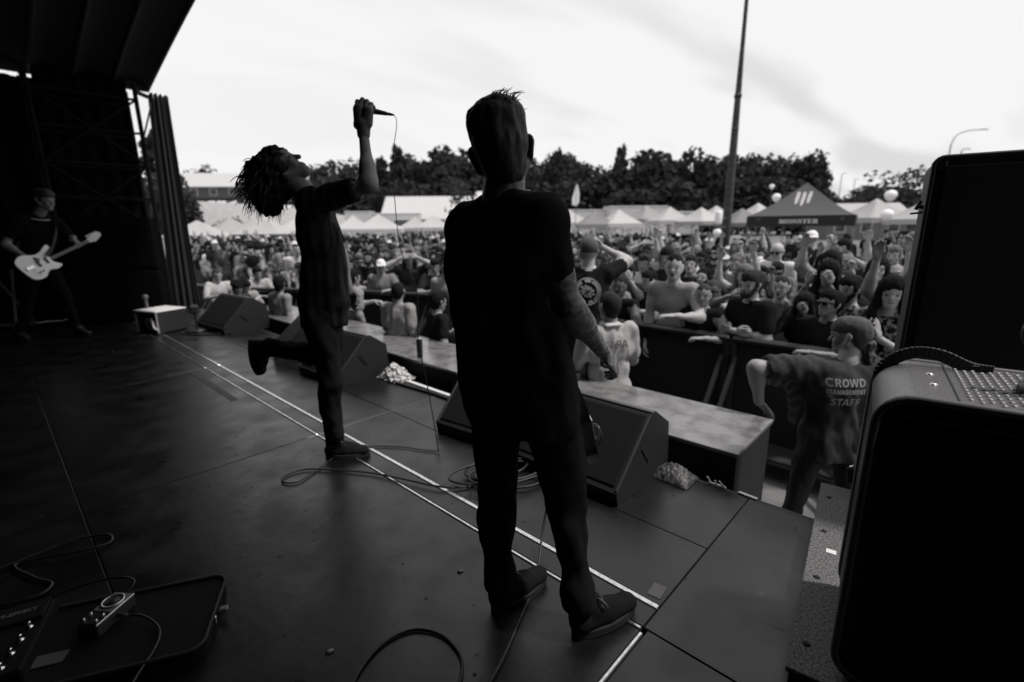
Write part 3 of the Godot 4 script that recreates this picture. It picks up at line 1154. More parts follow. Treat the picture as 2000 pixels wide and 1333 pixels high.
func build_stage() -> void:
	# deck of painted plywood panels on a dark frame, edged with metal channel
	var root := Node3D.new()
	root.name = "stage_floor"
	root.set_meta("kind", "structure")
	add_child(root)
	var base := new_st()
	# body of the stage below the panels
	bx(base, Vector3(15.6, 0.84, 9.1), sg_xf(4.8, 3.43, -0.475))
	struct("stage_platform", done(base), mat(0.008, 0.9), root)
	var t1 := scuffed(21)
	var t2 := scuffed(22)
	var rt := scuffed(23)
	var bump := NoiseTexture2D.new()
	var bn_ := FastNoiseLite.new()
	bn_.seed = 31
	bn_.frequency = 0.05
	bn_.fractal_octaves = 4
	bump.noise = bn_
	bump.width = 512
	bump.height = 512
	bump.seamless = true
	bump.as_normal_map = true
	bump.bump_strength = 2.0
	var tones := [textured(0.034, t1, 0.45, 0.9, rt, bump, 0.06), textured(0.040, t2, 0.38, 0.9, rt, bump, 0.06), textured(0.030, t1, 0.6, 0.9, rt, bump, 0.06)]
	for m in tones:
		m.metallic_specular = 0.5
	var rng := RandomNumberGenerator.new()
	rng.seed = 8
	var cache := {}
	var lay := func(u0: float, u1: float, v0: float, v1: float) -> void:
		var sz := Vector3(u1 - u0 - 0.003, 0.05, v1 - v0 - 0.003)
		var key := "%.2f %.2f" % [sz.x, sz.z]
		if not cache.has(key):
			cache[key] = box_mesh(sz, 0.003)
		part(root, "deck_panel", cache[key], tones[rng.randi() % 3], sg_xf((u0 + u1) * 0.5, (v0 + v1) * 0.5, -0.025 - rng.randf() * 0.0012))
	# upstage of the channel
	for i in 4:
		for j in 6:
			lay.call(i * 2.44, (i + 1) * 2.44, 0.012 + j * 1.22, 0.012 + (j + 1) * 1.22)
	# the narrow strip inside the channel and the front apron
	for i in 4:
		lay.call(i * 2.44, (i + 1) * 2.44, -0.112, -0.006)
		lay.call(i * 2.44, (i + 1) * 2.44, -0.58, -0.135)
		lay.call(i * 2.44, (i + 1) * 2.44, -1.12, -0.58)
	# near wing
	for i in 2:
		lay.call(-1.22 * (i + 1), -1.22 * i - (0.0 if i == 0 else 0.0), -1.12, -0.006)
		lay.call(-1.22 * (i + 1), -1.22 * i - 0.016, -0.006, 1.22)
		for j in 3:
			lay.call(-1.22 * (i + 1), -1.22 * i - 0.016, 1.22 + j * 2.0, 1.22 + (j + 1) * 2.0)
	# metal channel, in lengths that butt end to end
	var metal := textured(0.8, noise_tex(256, 0.05, 4, 0.8, 1.05, 41), 3.0, 0.26, null, null, 0.5, 0.95)
	for i in 3:
		part(root, "channel_strip", box_mesh(Vector3(2.434, 0.05, 0.024), 0.003), metal, sg_xf(i * 2.44 + 1.22, -0.1235, -0.0215))
		part(root, "channel_strip", box_mesh(Vector3(2.434, 0.05, 0.014), 0.003), metal, sg_xf(i * 2.44 + 1.22, 0.004, -0.0215))
	part(root, "channel_strip", box_mesh(Vector3(0.014, 0.05, 0.62), 0.003), metal, sg_xf(-0.007, 0.33, -0.0215))
	part(root, "channel_strip", box_mesh(Vector3(0.014, 0.05, 0.9), 0.003), metal, sg_xf(-0.007, 1.1, -0.0215))
	# nosing along the front edge
	part(root, "edge_nosing", box_mesh(Vector3(14.6, 0.06, 0.03), 0.004), mat(0.03, 0.6), sg_xf(4.8, -1.135, -0.034))
	# worn tape marks and rubbed paint
	var tape_dark := mat(0.012, 0.7)
	part(root, "floor_tape", box_mesh(Vector3(1.15, 0.002, 0.05)), tape_dark, sg_xf(4.2, 0.14, 0.0015))
	part(root, "floor_tape", box_mesh(Vector3(0.04, 0.002, 0.5)), tape_dark, sg_xf(4.79, 0.42, 0.0015))
	part(root, "floor_tape", box_mesh(Vector3(0.05, 0.002, 0.075)), mat(0.06, 0.8), sg_xf(0.045, -0.2, 0.0015, 0.1))
	part(root, "floor_tape", box_mesh(Vector3(0.9, 0.003, 0.035)), mat(0.75, 0.6), sg_xf(2.72, -1.11, 0.002))
	# ---- catwalk modules in front of the stage: flat ply tops on black boxes
	var segs := [[0.12, 1.66], [1.67, 2.44], [2.45, 3.70], [3.71, 5.6], [5.61, 7.6]]
	var labels := ["plywood topped thrust block nearest the amplifiers, with a guard's hand on its corner", "plywood topped thrust block behind the bass player", "plywood topped thrust block with a dark drink can on it", "plywood topped thrust block behind the singer's leg", "plywood topped thrust block farthest along the stage"]
	var top := textured(0.20, noise_tex(512, 0.015, 5, 0.7, 1.2, 51), 0.7, 0.5, rt, bump, 0.2)
	for i in segs.size():
		var u0: float = segs[i][0]
		var u1: float = segs[i][1]
		var b := thing("thrust_block", labels[i], "stage block", sg((u0 + u1) * 0.5, -1.60, GROUND + 0.15), 0.0, "stage thrust blocks")
		b.basis = Basis(-SU, Vector3.UP, SV)
		part(b, "top_panel", box_mesh(Vector3(u1 - u0, 0.024, 0.66), 0.003, Vector3(0, -GROUND - 0.014, 0)), top)
		part(b, "carcass", box_mesh(Vector3(u1 - u0 - 0.02, -GROUND + 0.12, 0.62), 0.004, Vector3(0, (-GROUND - 0.03) * 0.5 - 0.075, 0)), mat(0.012, 0.85))

func build_roof() -> void:
	# arched stage cover: fabric bays slung between curved ribs that spring from the far wing
	var r := thing("stage_roof", "dark ribbed fabric stage roof curving over the far wing", "stage roof")
	var prof := func(u: float, off: float) -> Vector3:
		# height of the vault along u
		var x := 9.7 - u
		return Vector3(0, 3.62 + off + 0.21 * x - 0.0072 * x * x, 0)
	var fab := mat(0.028, 0.85)
	for k in 18:
		var s := new_st()
		var v0 := -1.0 + 0.475 * k
		var v1 := v0 + 0.475
		sheet(s, func(a: float, b: float) -> Vector3:
			var u := lerpf(9.75, -3.1, a)
			var sag := 0.11 * sin(b * PI)
			return sg(u, lerpf(v0, v1, b) + 0.15 * smoothstep(6.6, 2.6, u)) + prof.call(u, 0.0) + Vector3(0, sag, 0), 24, 8)
		part(r, "fabric_bay", done(s), fab)
		var q := PackedVector3Array()
		for i in 22:
			var u2 := lerpf(9.75, -3.1, i / 21.0)
			q.append(sg(u2, v0 + 0.15 * smoothstep(6.6, 2.6, u2)) + prof.call(u2, 0.01))
		var s2 := new_st()
		tube(s2, q, 0.03, -1.0, 6)
		part(r, "rib", done(s2), mat(0.04, 0.6))
	# header beam at the foot of the vault
	var hb := new_st()
	bar(hb, sg(9.74, -1.02, 3.70), sg(9.74, 7.5, 3.70), 0.09, 0.22, 0.01)
	bar(hb, sg(9.70, -0.98, 3.50), sg(9.62, -0.80, 3.54), 0.05)
	for k in 7:
		bar(hb, sg(9.72, 0.45 + k * 0.5, 3.4), sg(9.72, 0.55 + k * 0.5, 3.63), 0.035)
	part(r, "header_beam", done(hb), mat(0.02, 0.7))
	# walls of black cloth that close the stage: far wing, back and near wing
	var cloth := mat(0.005, 0.95, 0.0, 0.1)
	var drape := func(called: String, label: String, p0: Vector3, p1: Vector3, h: float, folds: int, amp: float, m: Material) -> void:
		var s := new_st()
		var along := p1 - p0
		var nrm := along.cross(Vector3.UP).normalized()
		sheet(s, func(a: float, b: float) -> Vector3:
			var w := sin(a * folds * TAU) * amp + sin(a * folds * 2.7 * TAU + 1.0) * amp * 0.4
			return p0 + along * a * (1.0 + 0.0 * b) + Vector3(0, b * h, 0) + nrm * w, folds * 8, 6)
		solo(called, done(s), m, label, "stage curtain")
	drape.call("backdrop_curtain", "black pleated curtain closing the far wing behind the guitarist", sg(9.68, 0.2), sg(9.68, 7.6), 3.52, 26, 0.05, cloth)
	drape.call("backdrop_curtain", "black pleated curtain behind the scaffold tower, reaching up to the roof", sg(9.60, -0.68), sg(9.60, 0.42), 3.74, 5, 0.03, cloth)
	drape.call("back_curtain", "tall black curtain along the rear of the stage", sg(9.7, 7.6), sg(-2.9, 7.6), 5.2, 40, 0.06, cloth)
	drape.call("wing_curtain", "tall black curtain closing the near wing", sg(-2.9, 7.6), sg(-2.9, -0.3), 5.4, 20, 0.06, cloth)
	# scrim gathered at the downstage corner
	var sc := new_st()
	var c0 := sg(9.62, -1.0)
	sheet(sc, func(a: float, b: float) -> Vector3:
		var wv := sin(a * 4.0 * TAU) * 0.06 + sin(a * 9.0 * TAU + b) * 0.03
		var wid := lerpf(1.0, 0.62, b)
		var p := c0 + SV * ((a - 0.5) * -0.44 * wid + b * -0.10) + SU * wv
		return p + Vector3(0, b * (3.46 + 0.10 * absf(sin(a * 2.0 * TAU))), 0), 48, 14)
	var scm := mat(0.035, 0.9).duplicate()
	scm.backlight_enabled = true
	scm.backlight = Color(0.12, 0.12, 0.12)
	solo("scrim_curtain", done(sc), scm, "dark gathered scrim curtain hanging at the corner of the stage, sky behind it", "curtain")
	# tower of scaffold at the far wing
	var tw := thing("scaffold_tower", "black lattice scaffold tower beside the far wing curtain", "scaffold tower", sg(9.25, -0.05), 0.0)
	tw.basis = Basis(-SU, Vector3.UP, SV)
	var steel := mat(0.008, 0.8, 0.0, 0.2)
	for sx in [-0.3, 0.3]:
		for sz in [-0.6, 0.6]:
			var s := new_st()
			rod(s, Vector3(sx, 0, sz), Vector3(sx, 3.5, sz), 0.03)
			part(tw, "upright", done(s), steel)
	for lv in 7:
		var y := 0.4 + lv * 0.48
		for sx in [-0.3, 0.3]:
			var s := new_st()
			rod(s, Vector3(sx, y, -0.6), Vector3(sx, y, 0.6), 0.018)
			part(tw, "rung", done(s), steel)
		var s3 := new_st()
		rod(s3, Vector3(-0.3, y, 0.6), Vector3(0.3, y, 0.6), 0.018)
		part(tw, "rung", done(s3), steel)
	for k in 3:
		var s := new_st()
		var y := 0.4 + k * 0.96
		rod(s, Vector3(0.32, y, -0.6), Vector3(0.32, y + 0.96, 0.6), 0.016)
		rod(s, Vector3(0.34, y, 0.6), Vector3(0.34, y + 0.96, -0.6), 0.016)
		part(tw, "brace", done(s), steel)
	var guy := new_st()
	rod(guy, sg(9.6, -1.0, 3.42), sg(9.55, -0.76, 2.75), 0.014)
	part(tw, "guy_rope", done(guy), mat(0.03)).transform = tw.transform.affine_inverse()
	# side-fill loudspeakers stacked under the tower
	for k in 2:
		var b := thing("side_fill_speaker", ["black side fill loudspeaker at the foot of the scaffold tower", "black side fill loudspeaker on top of another by the tower"][k], "loudspeaker", sg(8.95, -0.05, k * 0.78), 0.0, "side fill loudspeakers")
		b.basis = Basis(-SU, Vector3.UP, SV).rotated(Vector3.UP, -0.35)
		part(b, "cabinet", box_mesh(Vector3(0.7, 0.77, 1.1), 0.02, Vector3(0, 0.386, 0)), mat(0.004, 0.95, 0.0, 0.1))
		part(b, "grille", box_mesh(Vector3(0.02, 0.66, 1.0), 0.005, Vector3(0.352, 0.386, 0)), mat(0.004, 0.9, 0.0, 0.1))
		part(b, "handle", box_mesh(Vector3(0.14, 0.05, 0.02), 0.006, Vector3(0, 0.5, 0.556)), mat(0.03, 0.4))
# ------------------------------------------------------------------ stage gear
func build_wedges() -> void:
	var prof := PackedVector2Array([Vector2(0, 0), Vector2(-0.015, 0.075), Vector2(0.31, 0.395), Vector2(0.36, 0.405), Vector2(0.53, 0.29), Vector2(0.55, 0.02), Vector2(0.53, 0.0)])
	var rows := [
		[0.83, -0.60, 0.0, 0.74, "large black floor wedge with a white tape patch, right of the bass player's leg"],
		[1.56, -0.62, 0.12, 0.62, "black floor wedge half hidden behind the bass player's legs"],
		[3.62, -0.58, 0.06, 0.68, "black floor wedge touching the crumpled white towel, beyond the singer's leg"],
		[4.72, -0.62, -0.35, 0.66, "black floor wedge under the singer's lifted shin"],
		[6.86, -0.62, 0.1, 0.86, "black floor wedge farthest along the front of the stage, below the scrim curtain"],
	]
	var rough := textured(0.012, noise_tex(256, 0.2, 3, 0.6, 1.4, 61), 2.5, 0.62)
	for i in rows.size():
		var r: Array = rows[i]
		var w: float = r[3]
		var t := thing("wedge_monitor", r[4], "stage monitor", sg(r[0], r[1]), 0.0, "floor wedges along the stage front")
		# local x = width, y = up, z = upstage (the profile runs downstage)
		t.basis = Basis(-SU, Vector3.UP, SV).rotated(Vector3.UP, r[2])
		var k := 1.12 if i == 4 else 1.0
		var side := Transform3D(Basis(Vector3(0, 0, -1) * k, Vector3.UP * k, Vector3.RIGHT), Vector3.ZERO)
		var s := new_st()
		prism(s, prof, w, side)
		part(t, "cabinet", done(s), rough)
		# grille let into the slanted baffle
		var g0 := Vector3(0, 0.095, -0.008) * k
		var g1 := Vector3(0, 0.385, -0.302) * k
		var gd := (g1 - g0).normalized()
		var gn := Vector3(0, -gd.z, gd.y)
		var gs := new_st()
		bx(gs, Vector3(w - 0.05, (g1 - g0).length(), 0.012), Transform3D(Basis(Vector3.RIGHT, gd, gn), (g0 + g1) * 0.5 + gn * 0.004), 0.004)
		part(t, "grille", done(gs), mat(0.009, 0.7, 0.0, 0.3))
		for q in [-1.0, 1.0]:
			var es := new_st()
			bar(es, Vector3(q * (w * 0.5 - 0.010), 0.08 * k, 0.008), Vector3(q * (w * 0.5 - 0.010), 0.398 * k, -0.312 * k), 0.02, 0.014, 0.004)
			part(t, "edge_strip", done(es), mat(0.03, 0.5))
			var hs := new_st()
			bx(hs, Vector3(0.008, 0.035, 0.13), Transform3D(Basis(Vector3.RIGHT, -0.9), Vector3(q * (w * 0.5 + 0.002), 0.19, -0.27)), 0.012)
			part(t, "handle_recess", done(hs), mat(0.004, 0.9))
		var bs := new_st()
		bar(bs, Vector3(-w * 0.5, 0.402 * k, -0.335 * k), Vector3(w * 0.5, 0.402 * k, -0.335 * k), 0.03, 0.016, 0.004)
		part(t, "edge_strip", done(bs), mat(0.05, 0.4))
		if i == 0:
			var ts := new_st()
			bx(ts, Vector3(0.062, 0.04, 0.002), Transform3D(Basis(Vector3.RIGHT, gd, gn).rotated(gn, -0.12), g1 - gd * 0.035 + gn * 0.0125 + Vector3(-0.2, 0, 0)))
			part(t, "tape_patch", done(ts), mat(0.42, 0.7))
			var one := text_mesh("1", 0.03, 0.001)
			part(t, "tape_number", one, mat(0.03), Transform3D(Basis(Vector3.RIGHT, gd, gn).rotated(gn, -0.12), g1 - gd * 0.035 + gn * 0.015 + Vector3(-0.205, 0, 0)))
			part(t, "screw", box_mesh(Vector3(0.008, 0.008, 0.004), 0.002), mat(0.5, 0.3, 0.9), Transform3D(Basis(Vector3.RIGHT, gd, gn), g0.lerp(g1, 0.55) + gn * 0.012 + Vector3(-0.14, 0, 0)))
		if i == 4:
			part(t, "tape_patch", box_mesh(Vector3(0.05, 0.02, 0.2), 0.003), mat(0.6, 0.6), Transform3D(Basis(Vector3.RIGHT, 0.6), Vector3(w * 0.5 - 0.03, 0.40, -0.45)))

func rounded_rect(w: float, h: float, r: float, per := 6) -> PackedVector2Array:
	var out := PackedVector2Array()
	for c in 4:
		var cx := (w * 0.5 - r) * (1.0 if c == 0 or c == 3 else -1.0)
		var cy := (h * 0.5 - r) * (1.0 if c < 2 else -1.0)
		for k in per + 1:
			var a := PI * 0.5 * (c + float(k) / per)
			out.append(Vector2(cx + cos(a) * r, cy + sin(a) * r))
	return out

func build_amps() -> void:
	var wd := Vector3(0.81, 0, 0.586).normalized()      # along the front of the cabinets, towards the camera's right
	var dd := Vector3(wd.z, 0, -wd.x)                     # away from the camera
	var fr := Basis(wd, Vector3.UP, -dd)
	# low riser with a flake-board top
	var osb := textured(0.15, noise_tex(512, 0.11, 3, 0.35, 1.35, 71), 1.6, 0.85, null, null)
	var ri := thing("amplifier_riser", "low riser with a scuffed flakeboard top under the amplifiers, strip of white tape on it", "riser", Vector3(0.803, 0, -1.18) + wd * 0.55 + dd * 0.64)
	ri.basis = fr
	part(ri, "frame", box_mesh(Vector3(1.08, 0.082, 1.27), 0.002, Vector3(0, 0.041, 0)), mat(0.01, 0.8))
	part(ri, "top_board", box_mesh(Vector3(1.1, 0.018, 1.29), 0.003, Vector3(0, 0.0915, 0)), osb)
	for z in [0.52, 0.16, -0.18, -0.5]:
		var s := new_st()
		lathe(s, [[0.0, 0.0], [0.011, 0.0], [0.011, 0.002], [0.0, 0.003]], 12, Transform3D(Basis.IDENTITY, Vector3(-0.508, 0.1003, z)))
		part(ri, "bolt_hole", done(s), mat(0.006, 0.9))
	part(ri, "tape_patch", box_mesh(Vector3(0.034, 0.0015, 0.028), 0.0, Vector3(-0.474, 0.1018, -0.04)), mat(0.7, 0.7))
	# near cabinet: rounded case, dark recessed face, dimpled metal top
	var w := 0.74
	var h := 0.86
	var dp := 0.43
	var amp := thing("guitar_amplifier", "dark rounded guitar amplifier with dimpled metal top and leather strap handle, nearest the camera", "amplifier", Vector3(0.915, 0.1, -1.15) + wd * (w * 0.5) + dd * (dp * 0.5))
	amp.basis = fr
	var vinyl := textured(0.008, noise_tex(256, 0.25, 2, 0.6, 1.4, 72), 6.0, 0.55)
	var s1 := new_st()
	prism(s1, rounded_rect(w, h, 0.075), dp - 0.03, Transform3D(Basis.IDENTITY, Vector3(0, h * 0.5, -0.012)))
	part(amp, "case", done(s1), vinyl)
	# raised rim round the near face and the far face
	for z in [dp * 0.5 - 0.012, -dp * 0.5 + 0.006]:
		var rim := new_st()
		var pts := PackedVector3Array()
		var rr := rounded_rect(w - 0.004, h - 0.004, 0.076)
		for p in rr:
			pts.append(Vector3(p.x, p.y + h * 0.5, z))
		pts.append(pts[0])
		tube(rim, pts, 0.011, -1.0, 8, false)
		part(amp, "edge_piping", done(rim), mat(0.10, 0.38))
	part(amp, "rear_panel", box_mesh(Vector3(w - 0.09, h - 0.1, 0.012), 0.005, Vector3(0, h * 0.5, dp * 0.5 - 0.022)), mat(0.004, 0.95, 0.0, 0.1))
	# metal wrap over the corner and top
	var metal := textured(0.20, noise_tex(256, 0.05, 4, 0.75, 1.15, 73), 8.0, 0.5, null, null, 0.5, 0.85)
	var wr := new_st()
	sheet(wr, func(a: float, b: float) -> Vector3:
		var ang := PI * lerpf(1.0, 0.5, a)
		return Vector3(-w * 0.5 + 0.075 + cos(ang) * 0.0775, h - 0.075 + sin(ang) * 0.0775, lerpf(-dp * 0.5 + 0.02, dp * 0.5 - 0.028, b)), 10, 2)
	part(amp, "corner_plate", done(wr), metal)
	part(amp, "top_plate", box_mesh(Vector3(w - 0.15, 0.005, dp - 0.05), 0.001, Vector3(0.0, h + 0.001, -0.004)), metal)
	part(amp, "plate_seam", box_mesh(Vector3(0.003, 0.003, dp - 0.055), 0.0, Vector3(-w * 0.5 + 0.155, h + 0.0045, -0.004)), mat(0.02))
	var dm := new_st()
	for i in 27:
		for j in 14:
			var x := -w * 0.5 + 0.178 + i * 0.0185
			var z := -dp * 0.5 + 0.045 + j * 0.0275 + (0.0137 if i % 2 else 0.0)
			if x > w * 0.5 - 0.09 or z > dp * 0.5 - 0.04:
				continue
			lathe(dm, [[0.0078, 0.0], [0.0062, 0.0032], [0.003, 0.0048], [0.0, 0.0052]], 8, Transform3D(Basis.IDENTITY, Vector3(x, h + 0.0034, z)))
	part(amp, "dimples", done(dm), metal).set_meta("kind", "stuff")
	for z in [0.06, -0.05]:
		var sc := new_st()
		lathe(sc, [[0.009, 0.0], [0.008, 0.003], [0.004, 0.005], [0.0, 0.005]], 10, Transform3D(Basis.IDENTITY, Vector3(-w * 0.5 + 0.118, h + 0.003, z)))
		part(amp, "screw", done(sc), mat(0.7, 0.25, 1.0))
	# leather strap along the far edge
	var strap := smooth_path([Vector3(-w * 0.5 + 0.012, h - 0.07, -0.15), Vector3(-w * 0.5 + 0.02, h - 0.01, -0.15), Vector3(-w * 0.5 + 0.075, h + 0.036, -0.15), Vector3(-w * 0.5 + 0.14, h + 0.04, -0.15), Vector3(-w * 0.5 + 0.21, h + 0.012, -0.15), Vector3(-w * 0.5 + 0.26, h + 0.008, -0.15)], 6)
	var ss := new_st()
	for i in strap.size() - 1:
		bar(ss, strap[i], strap[i] + (strap[i + 1] - strap[i]) * 1.04, 0.007, 0.036, 0.002)
	part(amp, "strap_handle", done(ss), mat(0.03, 0.5))
	part(amp, "strap_rivet", box_mesh(Vector3(0.02, 0.006, 0.009), 0.003, Vector3(-w * 0.5 + 0.222, h + 0.021, -0.15)), mat(0.8, 0.25, 1.0))
	# stand-in clamp with a chrome post on the top
	var cl := thing("microphone_clamp", "black clamp with chrome post standing on the dimpled amplifier top", "clamp", amp.transform * Vector3(-0.04, h + 0.006, 0.02))
	cl.basis = fr
	var c1 := new_st()
	lathe(c1, [[0.0, 0.0], [0.052, 0.0], [0.055, 0.008], [0.05, 0.022], [0.03, 0.032], [0.016, 0.036], [0.0, 0.036]], 20)
	part(cl, "base", done(c1), mat(0.02, 0.35))
	var c2 := new_st()
	rod(c2, Vector3(0, 0.03, 0), Vector3(-0.012, 0.11, 0.0), 0.012, 0.010, 12)
	part(cl, "post", done(c2), mat(0.6, 0.2, 1.0))
	for q in [[-0.03, 0.15], [0.035, 0.19]]:
		var c3 := new_st()
		var ring := PackedVector3Array()
		for k in 17:
			ring.append(Vector3(q[0] + cos(TAU * k / 16.0) * 0.028, q[1] + sin(TAU * k / 16.0) * 0.034, 0.0))
		tube(c3, ring, 0.012, -1.0, 8, false)
		part(cl, "jaw", done(c3), mat(0.015, 0.4))
	var c4 := new_st()
	rod(c4, Vector3(-0.012, 0.1, 0), Vector3(0.03, 0.2, 0.0), 0.014, 0.012, 10)
	part(cl, "arm", done(c4), mat(0.015, 0.5))
	# tall cabinet behind
	var tw := 0.68
	var th := 1.52
	var td := 0.42
	var tall := thing("bass_cabinet", "tall black bass cabinet with a latch on its edge, behind the low amplifier", "speaker cabinet", Vector3(1.655, 0.1, -2.0) + wd * (tw * 0.5) + dd * (td * 0.5))
	tall.basis = fr
	var t1 := new_st()
	prism(t1, rounded_rect(tw, th, 0.03, 5), td, Transform3D(Basis.IDENTITY, Vector3(0, th * 0.5, 0)))
	part(tall, "case", done(t1), vinyl)
	part(tall, "back_panel", box_mesh(Vector3(tw - 0.07, th - 0.07, 0.012), 0.004, Vector3(0, th * 0.5, td * 0.5 + 0.003)), mat(0.008, 0.8))
	var t2 := new_st()
	var tp := PackedVector3Array()
	for p in rounded_rect(tw - 0.002, th - 0.002, 0.031, 5):
		tp.append(Vector3(p.x, p.y + th * 0.5, td * 0.5 - 0.004))
	tp.append(tp[0])
	tube(t2, tp, 0.009, -1.0, 8, false)
	part(tall, "edge_piping", done(t2), mat(0.02, 0.5))
	for q in [0.03, th - 0.03]:
		part(tall, "corner_cap", box_mesh(Vector3(0.06, 0.06, 0.06), 0.018, Vector3(-tw * 0.5 + 0.024, q, td * 0.5 - 0.026)), mat(0.02, 0.4))
	var lt := new_st()
	bx(lt, Vector3(0.03, 0.014, 0.04), Transform3D(Basis(Vector3.FORWARD, 0.25), Vector3(-tw * 0.5 - 0.012, 1.335, td * 0.5 - 0.06)), 0.004)
	bx(lt, Vector3(0.05, 0.008, 0.02), Transform3D(Basis(Vector3.FORWARD, -0.12), Vector3(-tw * 0.5 - 0.022, 1.312, td * 0.5 - 0.05)), 0.003)
	rod(lt, Vector3(-tw * 0.5 - 0.03, 1.325, td * 0.5 - 0.05), Vector3(-tw * 0.5 - 0.018, 1.36, td * 0.5 - 0.05), 0.008, 0.006, 8)
	part(tall, "latch", done(lt), mat(0.05, 0.3, 0.8))
	# latch clamp at the far end of the riser
	var bc := thing("spring_clamp", "small dark spring clamp with bright tips at the far end of the flakeboard riser", "clamp", Vector3(1.70, 0.1, -2.20))
	bc.basis = fr
	var b1 := new_st()
	bar(b1, Vector3(0, 0, 0), Vector3(-0.02, 0.085, 0), 0.016, 0.03, 0.004)
	bar(b1, Vector3(0.03, 0, 0), Vector3(0.0, 0.085, 0), 0.016, 0.03, 0.004)
	part(bc, "jaw", done(b1), mat(0.02, 0.4))
	var b2 := new_st()
	rod(b2, Vector3(-0.02, 0.086, 0), Vector3(-0.005, 0.096, 0), 0.008, 0.006)
	part(bc, "bright_tip", done(b2), mat(0.8, 0.25, 1.0))
	var b3 := new_st()
	rod(b3, Vector3(0.0, 0.02, 0.02), Vector3(0.035, 0.05, 0.02), 0.004)
	part(bc, "spring", done(b3), mat(0.7, 0.3, 1.0))

func build_floor_things() -> void:
	# drink can, bottle, towel, foil bag, scraps, base of a stand, small rack case, keyboard stand
	var can := thing("drink_can", "tall dark drink can with a pale rim on the thrust block", "can", sg(3.10, -1.36, 0.15))
	var s := new_st()
	lathe(s, [[0.0, 0.0], [0.024, 0.0], [0.0285, 0.008], [0.0285, 0.172], [0.025, 0.182], [0.0245, 0.184]], 20)
	part(can, "body", done(s), mat(0.012, 0.3))
	var s2 := new_st()
	lathe(s2, [[0.0255, 0.181], [0.0265, 0.187], [0.024, 0.188], [0.023, 0.185], [0.0, 0.185]], 20)
	part(can, "lid", done(s2), mat(0.75, 0.3, 0.9))
	var bo := thing("water_bottle", "small dark bottle with a pale cap on the thrust block behind the bass player's hand", "bottle", sg(1.54, -1.86, 0.15))
	s = new_st()
	lathe(s, [[0.0, 0.0], [0.03, 0.0], [0.033, 0.01], [0.033, 0.15], [0.014, 0.19], [0.013, 0.2]], 18)
	part(bo, "body", done(s), mat(0.05, 0.15))
	s = new_st()
	lathe(s, [[0.015, 0.198], [0.0155, 0.218], [0.0, 0.22]], 14)
	part(bo, "cap", done(s), mat(0.8, 0.5))
	# towel: crumpled cloth over the stage edge
	var n := FastNoiseLite.new()
	n.seed = 12
	n.frequency = 3.2
	n.fractal_octaves = 3
	s = new_st()
	sheet(s, func(a: float, b: float) -> Vector3:
		var u := lerpf(2.96, 3.27, a) + 0.05 * n.get_noise_2d(a * 2.0, b * 2.0 + 5.0)
		var v := lerpf(-0.98, -1.2, b) + 0.04 * n.get_noise_2d(a * 2.0 + 9.0, b * 2.0)
		var hgt := 0.13 * pow(maxf(0.0, sin(a * PI) * sin(b * PI)), 0.8) * (0.45 + 0.55 * smoothstep(0.2, 0.75, a)) + 0.05 * absf(n.get_noise_2d(a * 0.7, b * 0.5)) * sin(a * PI)
		return sg(u, v, 0.004 + hgt), 34, 26)
	solo("towel", done(s), mat(0.55, 0.95), "crumpled white towel on the stage edge beside a floor wedge", "towel")
	# foil snack bag
	s = new_st()
	var rng := RandomNumberGenerator.new()
	rng.seed = 4
	var n2 := FastNoiseLite.new()
	n2.seed = 44
	n2.frequency = 9.0
	sheet(s, func(a: float, b: float) -> Vector3:
		var u := lerpf(0.27, 0.50, a)
		var v := lerpf(-0.98, -1.15, b)
		var edge := sin(a * PI) * sin(b * PI)
		return sg(u, v, 0.004 + 0.06 * pow(edge, 0.6) + 0.05 * absf(n2.get_noise_2d(a * 0.6, b * 0.6)) * edge), 26, 22)
	var foil := noise_tex(256, 0.035, 3, -0.2, 1.3, 81)
	solo("snack_bag", done(s), textured(0.20, foil, 5.0, 0.55, null, null, 0.5, 0.1), "crumpled patterned plastic bag at the stage edge beside the large floor wedge", "bag")
	s = new_st()
	for k in [[0.0, 0.0, 0.5], [0.035, 0.01, -0.4], [0.07, -0.005, 0.3]]:
		rod(s, sg(0.13 + k[0], -1.13 + k[1], 0.006), sg(0.145 + k[0] + k[2] * 0.02, -1.12 + k[1], 0.04), 0.005, 0.004, 6)
	bar(s, sg(0.12, -1.13, 0.008), sg(0.215, -1.13, 0.008), 0.012, 0.01, 0.002)
	solo("torn_cable_clip", done(s), mat(0.7, 0.5), "small white broken cable clip standing at the stage edge", "clip")
	s = new_st()
	bar(s, sg(0.06, -1.142, 0.004), sg(-0.035, -1.135, 0.004), 0.02, 0.006, 0.002)
	solo("paper_scrap", done(s), mat(0.85, 0.6), "white scrap of paper lying on the stage edge near the guard", "paper")
	# plectrums dropped on the floor
	for q in [[-0.222, -1.720, "pale plectrum on the floor left of the bass player's left shoe"], [-4.62, -5.45, "pale plectrum on the dark floor near the far end of the metal strips"], [-0.62, -1.34, "pale plectrum on the near floor left of the floor lead's arc"]]:
		s = new_st()
		lathe(s, [[0.0, 0.0], [0.011, 0.0], [0.012, 0.001], [0.0, 0.002]], 9, Transform3D(Basis(Vector3.UP, 0.6).scaled_local(Vector3(1.2, 1, 0.8)), Vector3(q[0], 0.002, q[1])))
		solo("plectrum", done(s), mat(0.22, 0.7), q[2], "plectrum")
	# round base of a stand on the floor, far left
	var base := thing("stand_base", "round dark stand base with a pale reflection, on the floor by the rack case", "stand", sg(7.05, -0.5, 0.0))
	s = new_st()
	lathe(s, [[0.0, 0.0], [0.15, 0.0], [0.155, 0.012], [0.14, 0.024], [0.03, 0.03], [0.0, 0.03]], 28)
	part(base, "disc", done(s), mat(0.03, 0.3, 0.5))
	s = new_st()
	rod(s, Vector3(0, 0.03, 0), Vector3(0, 0.26, 0), 0.012, 0.012, 10)
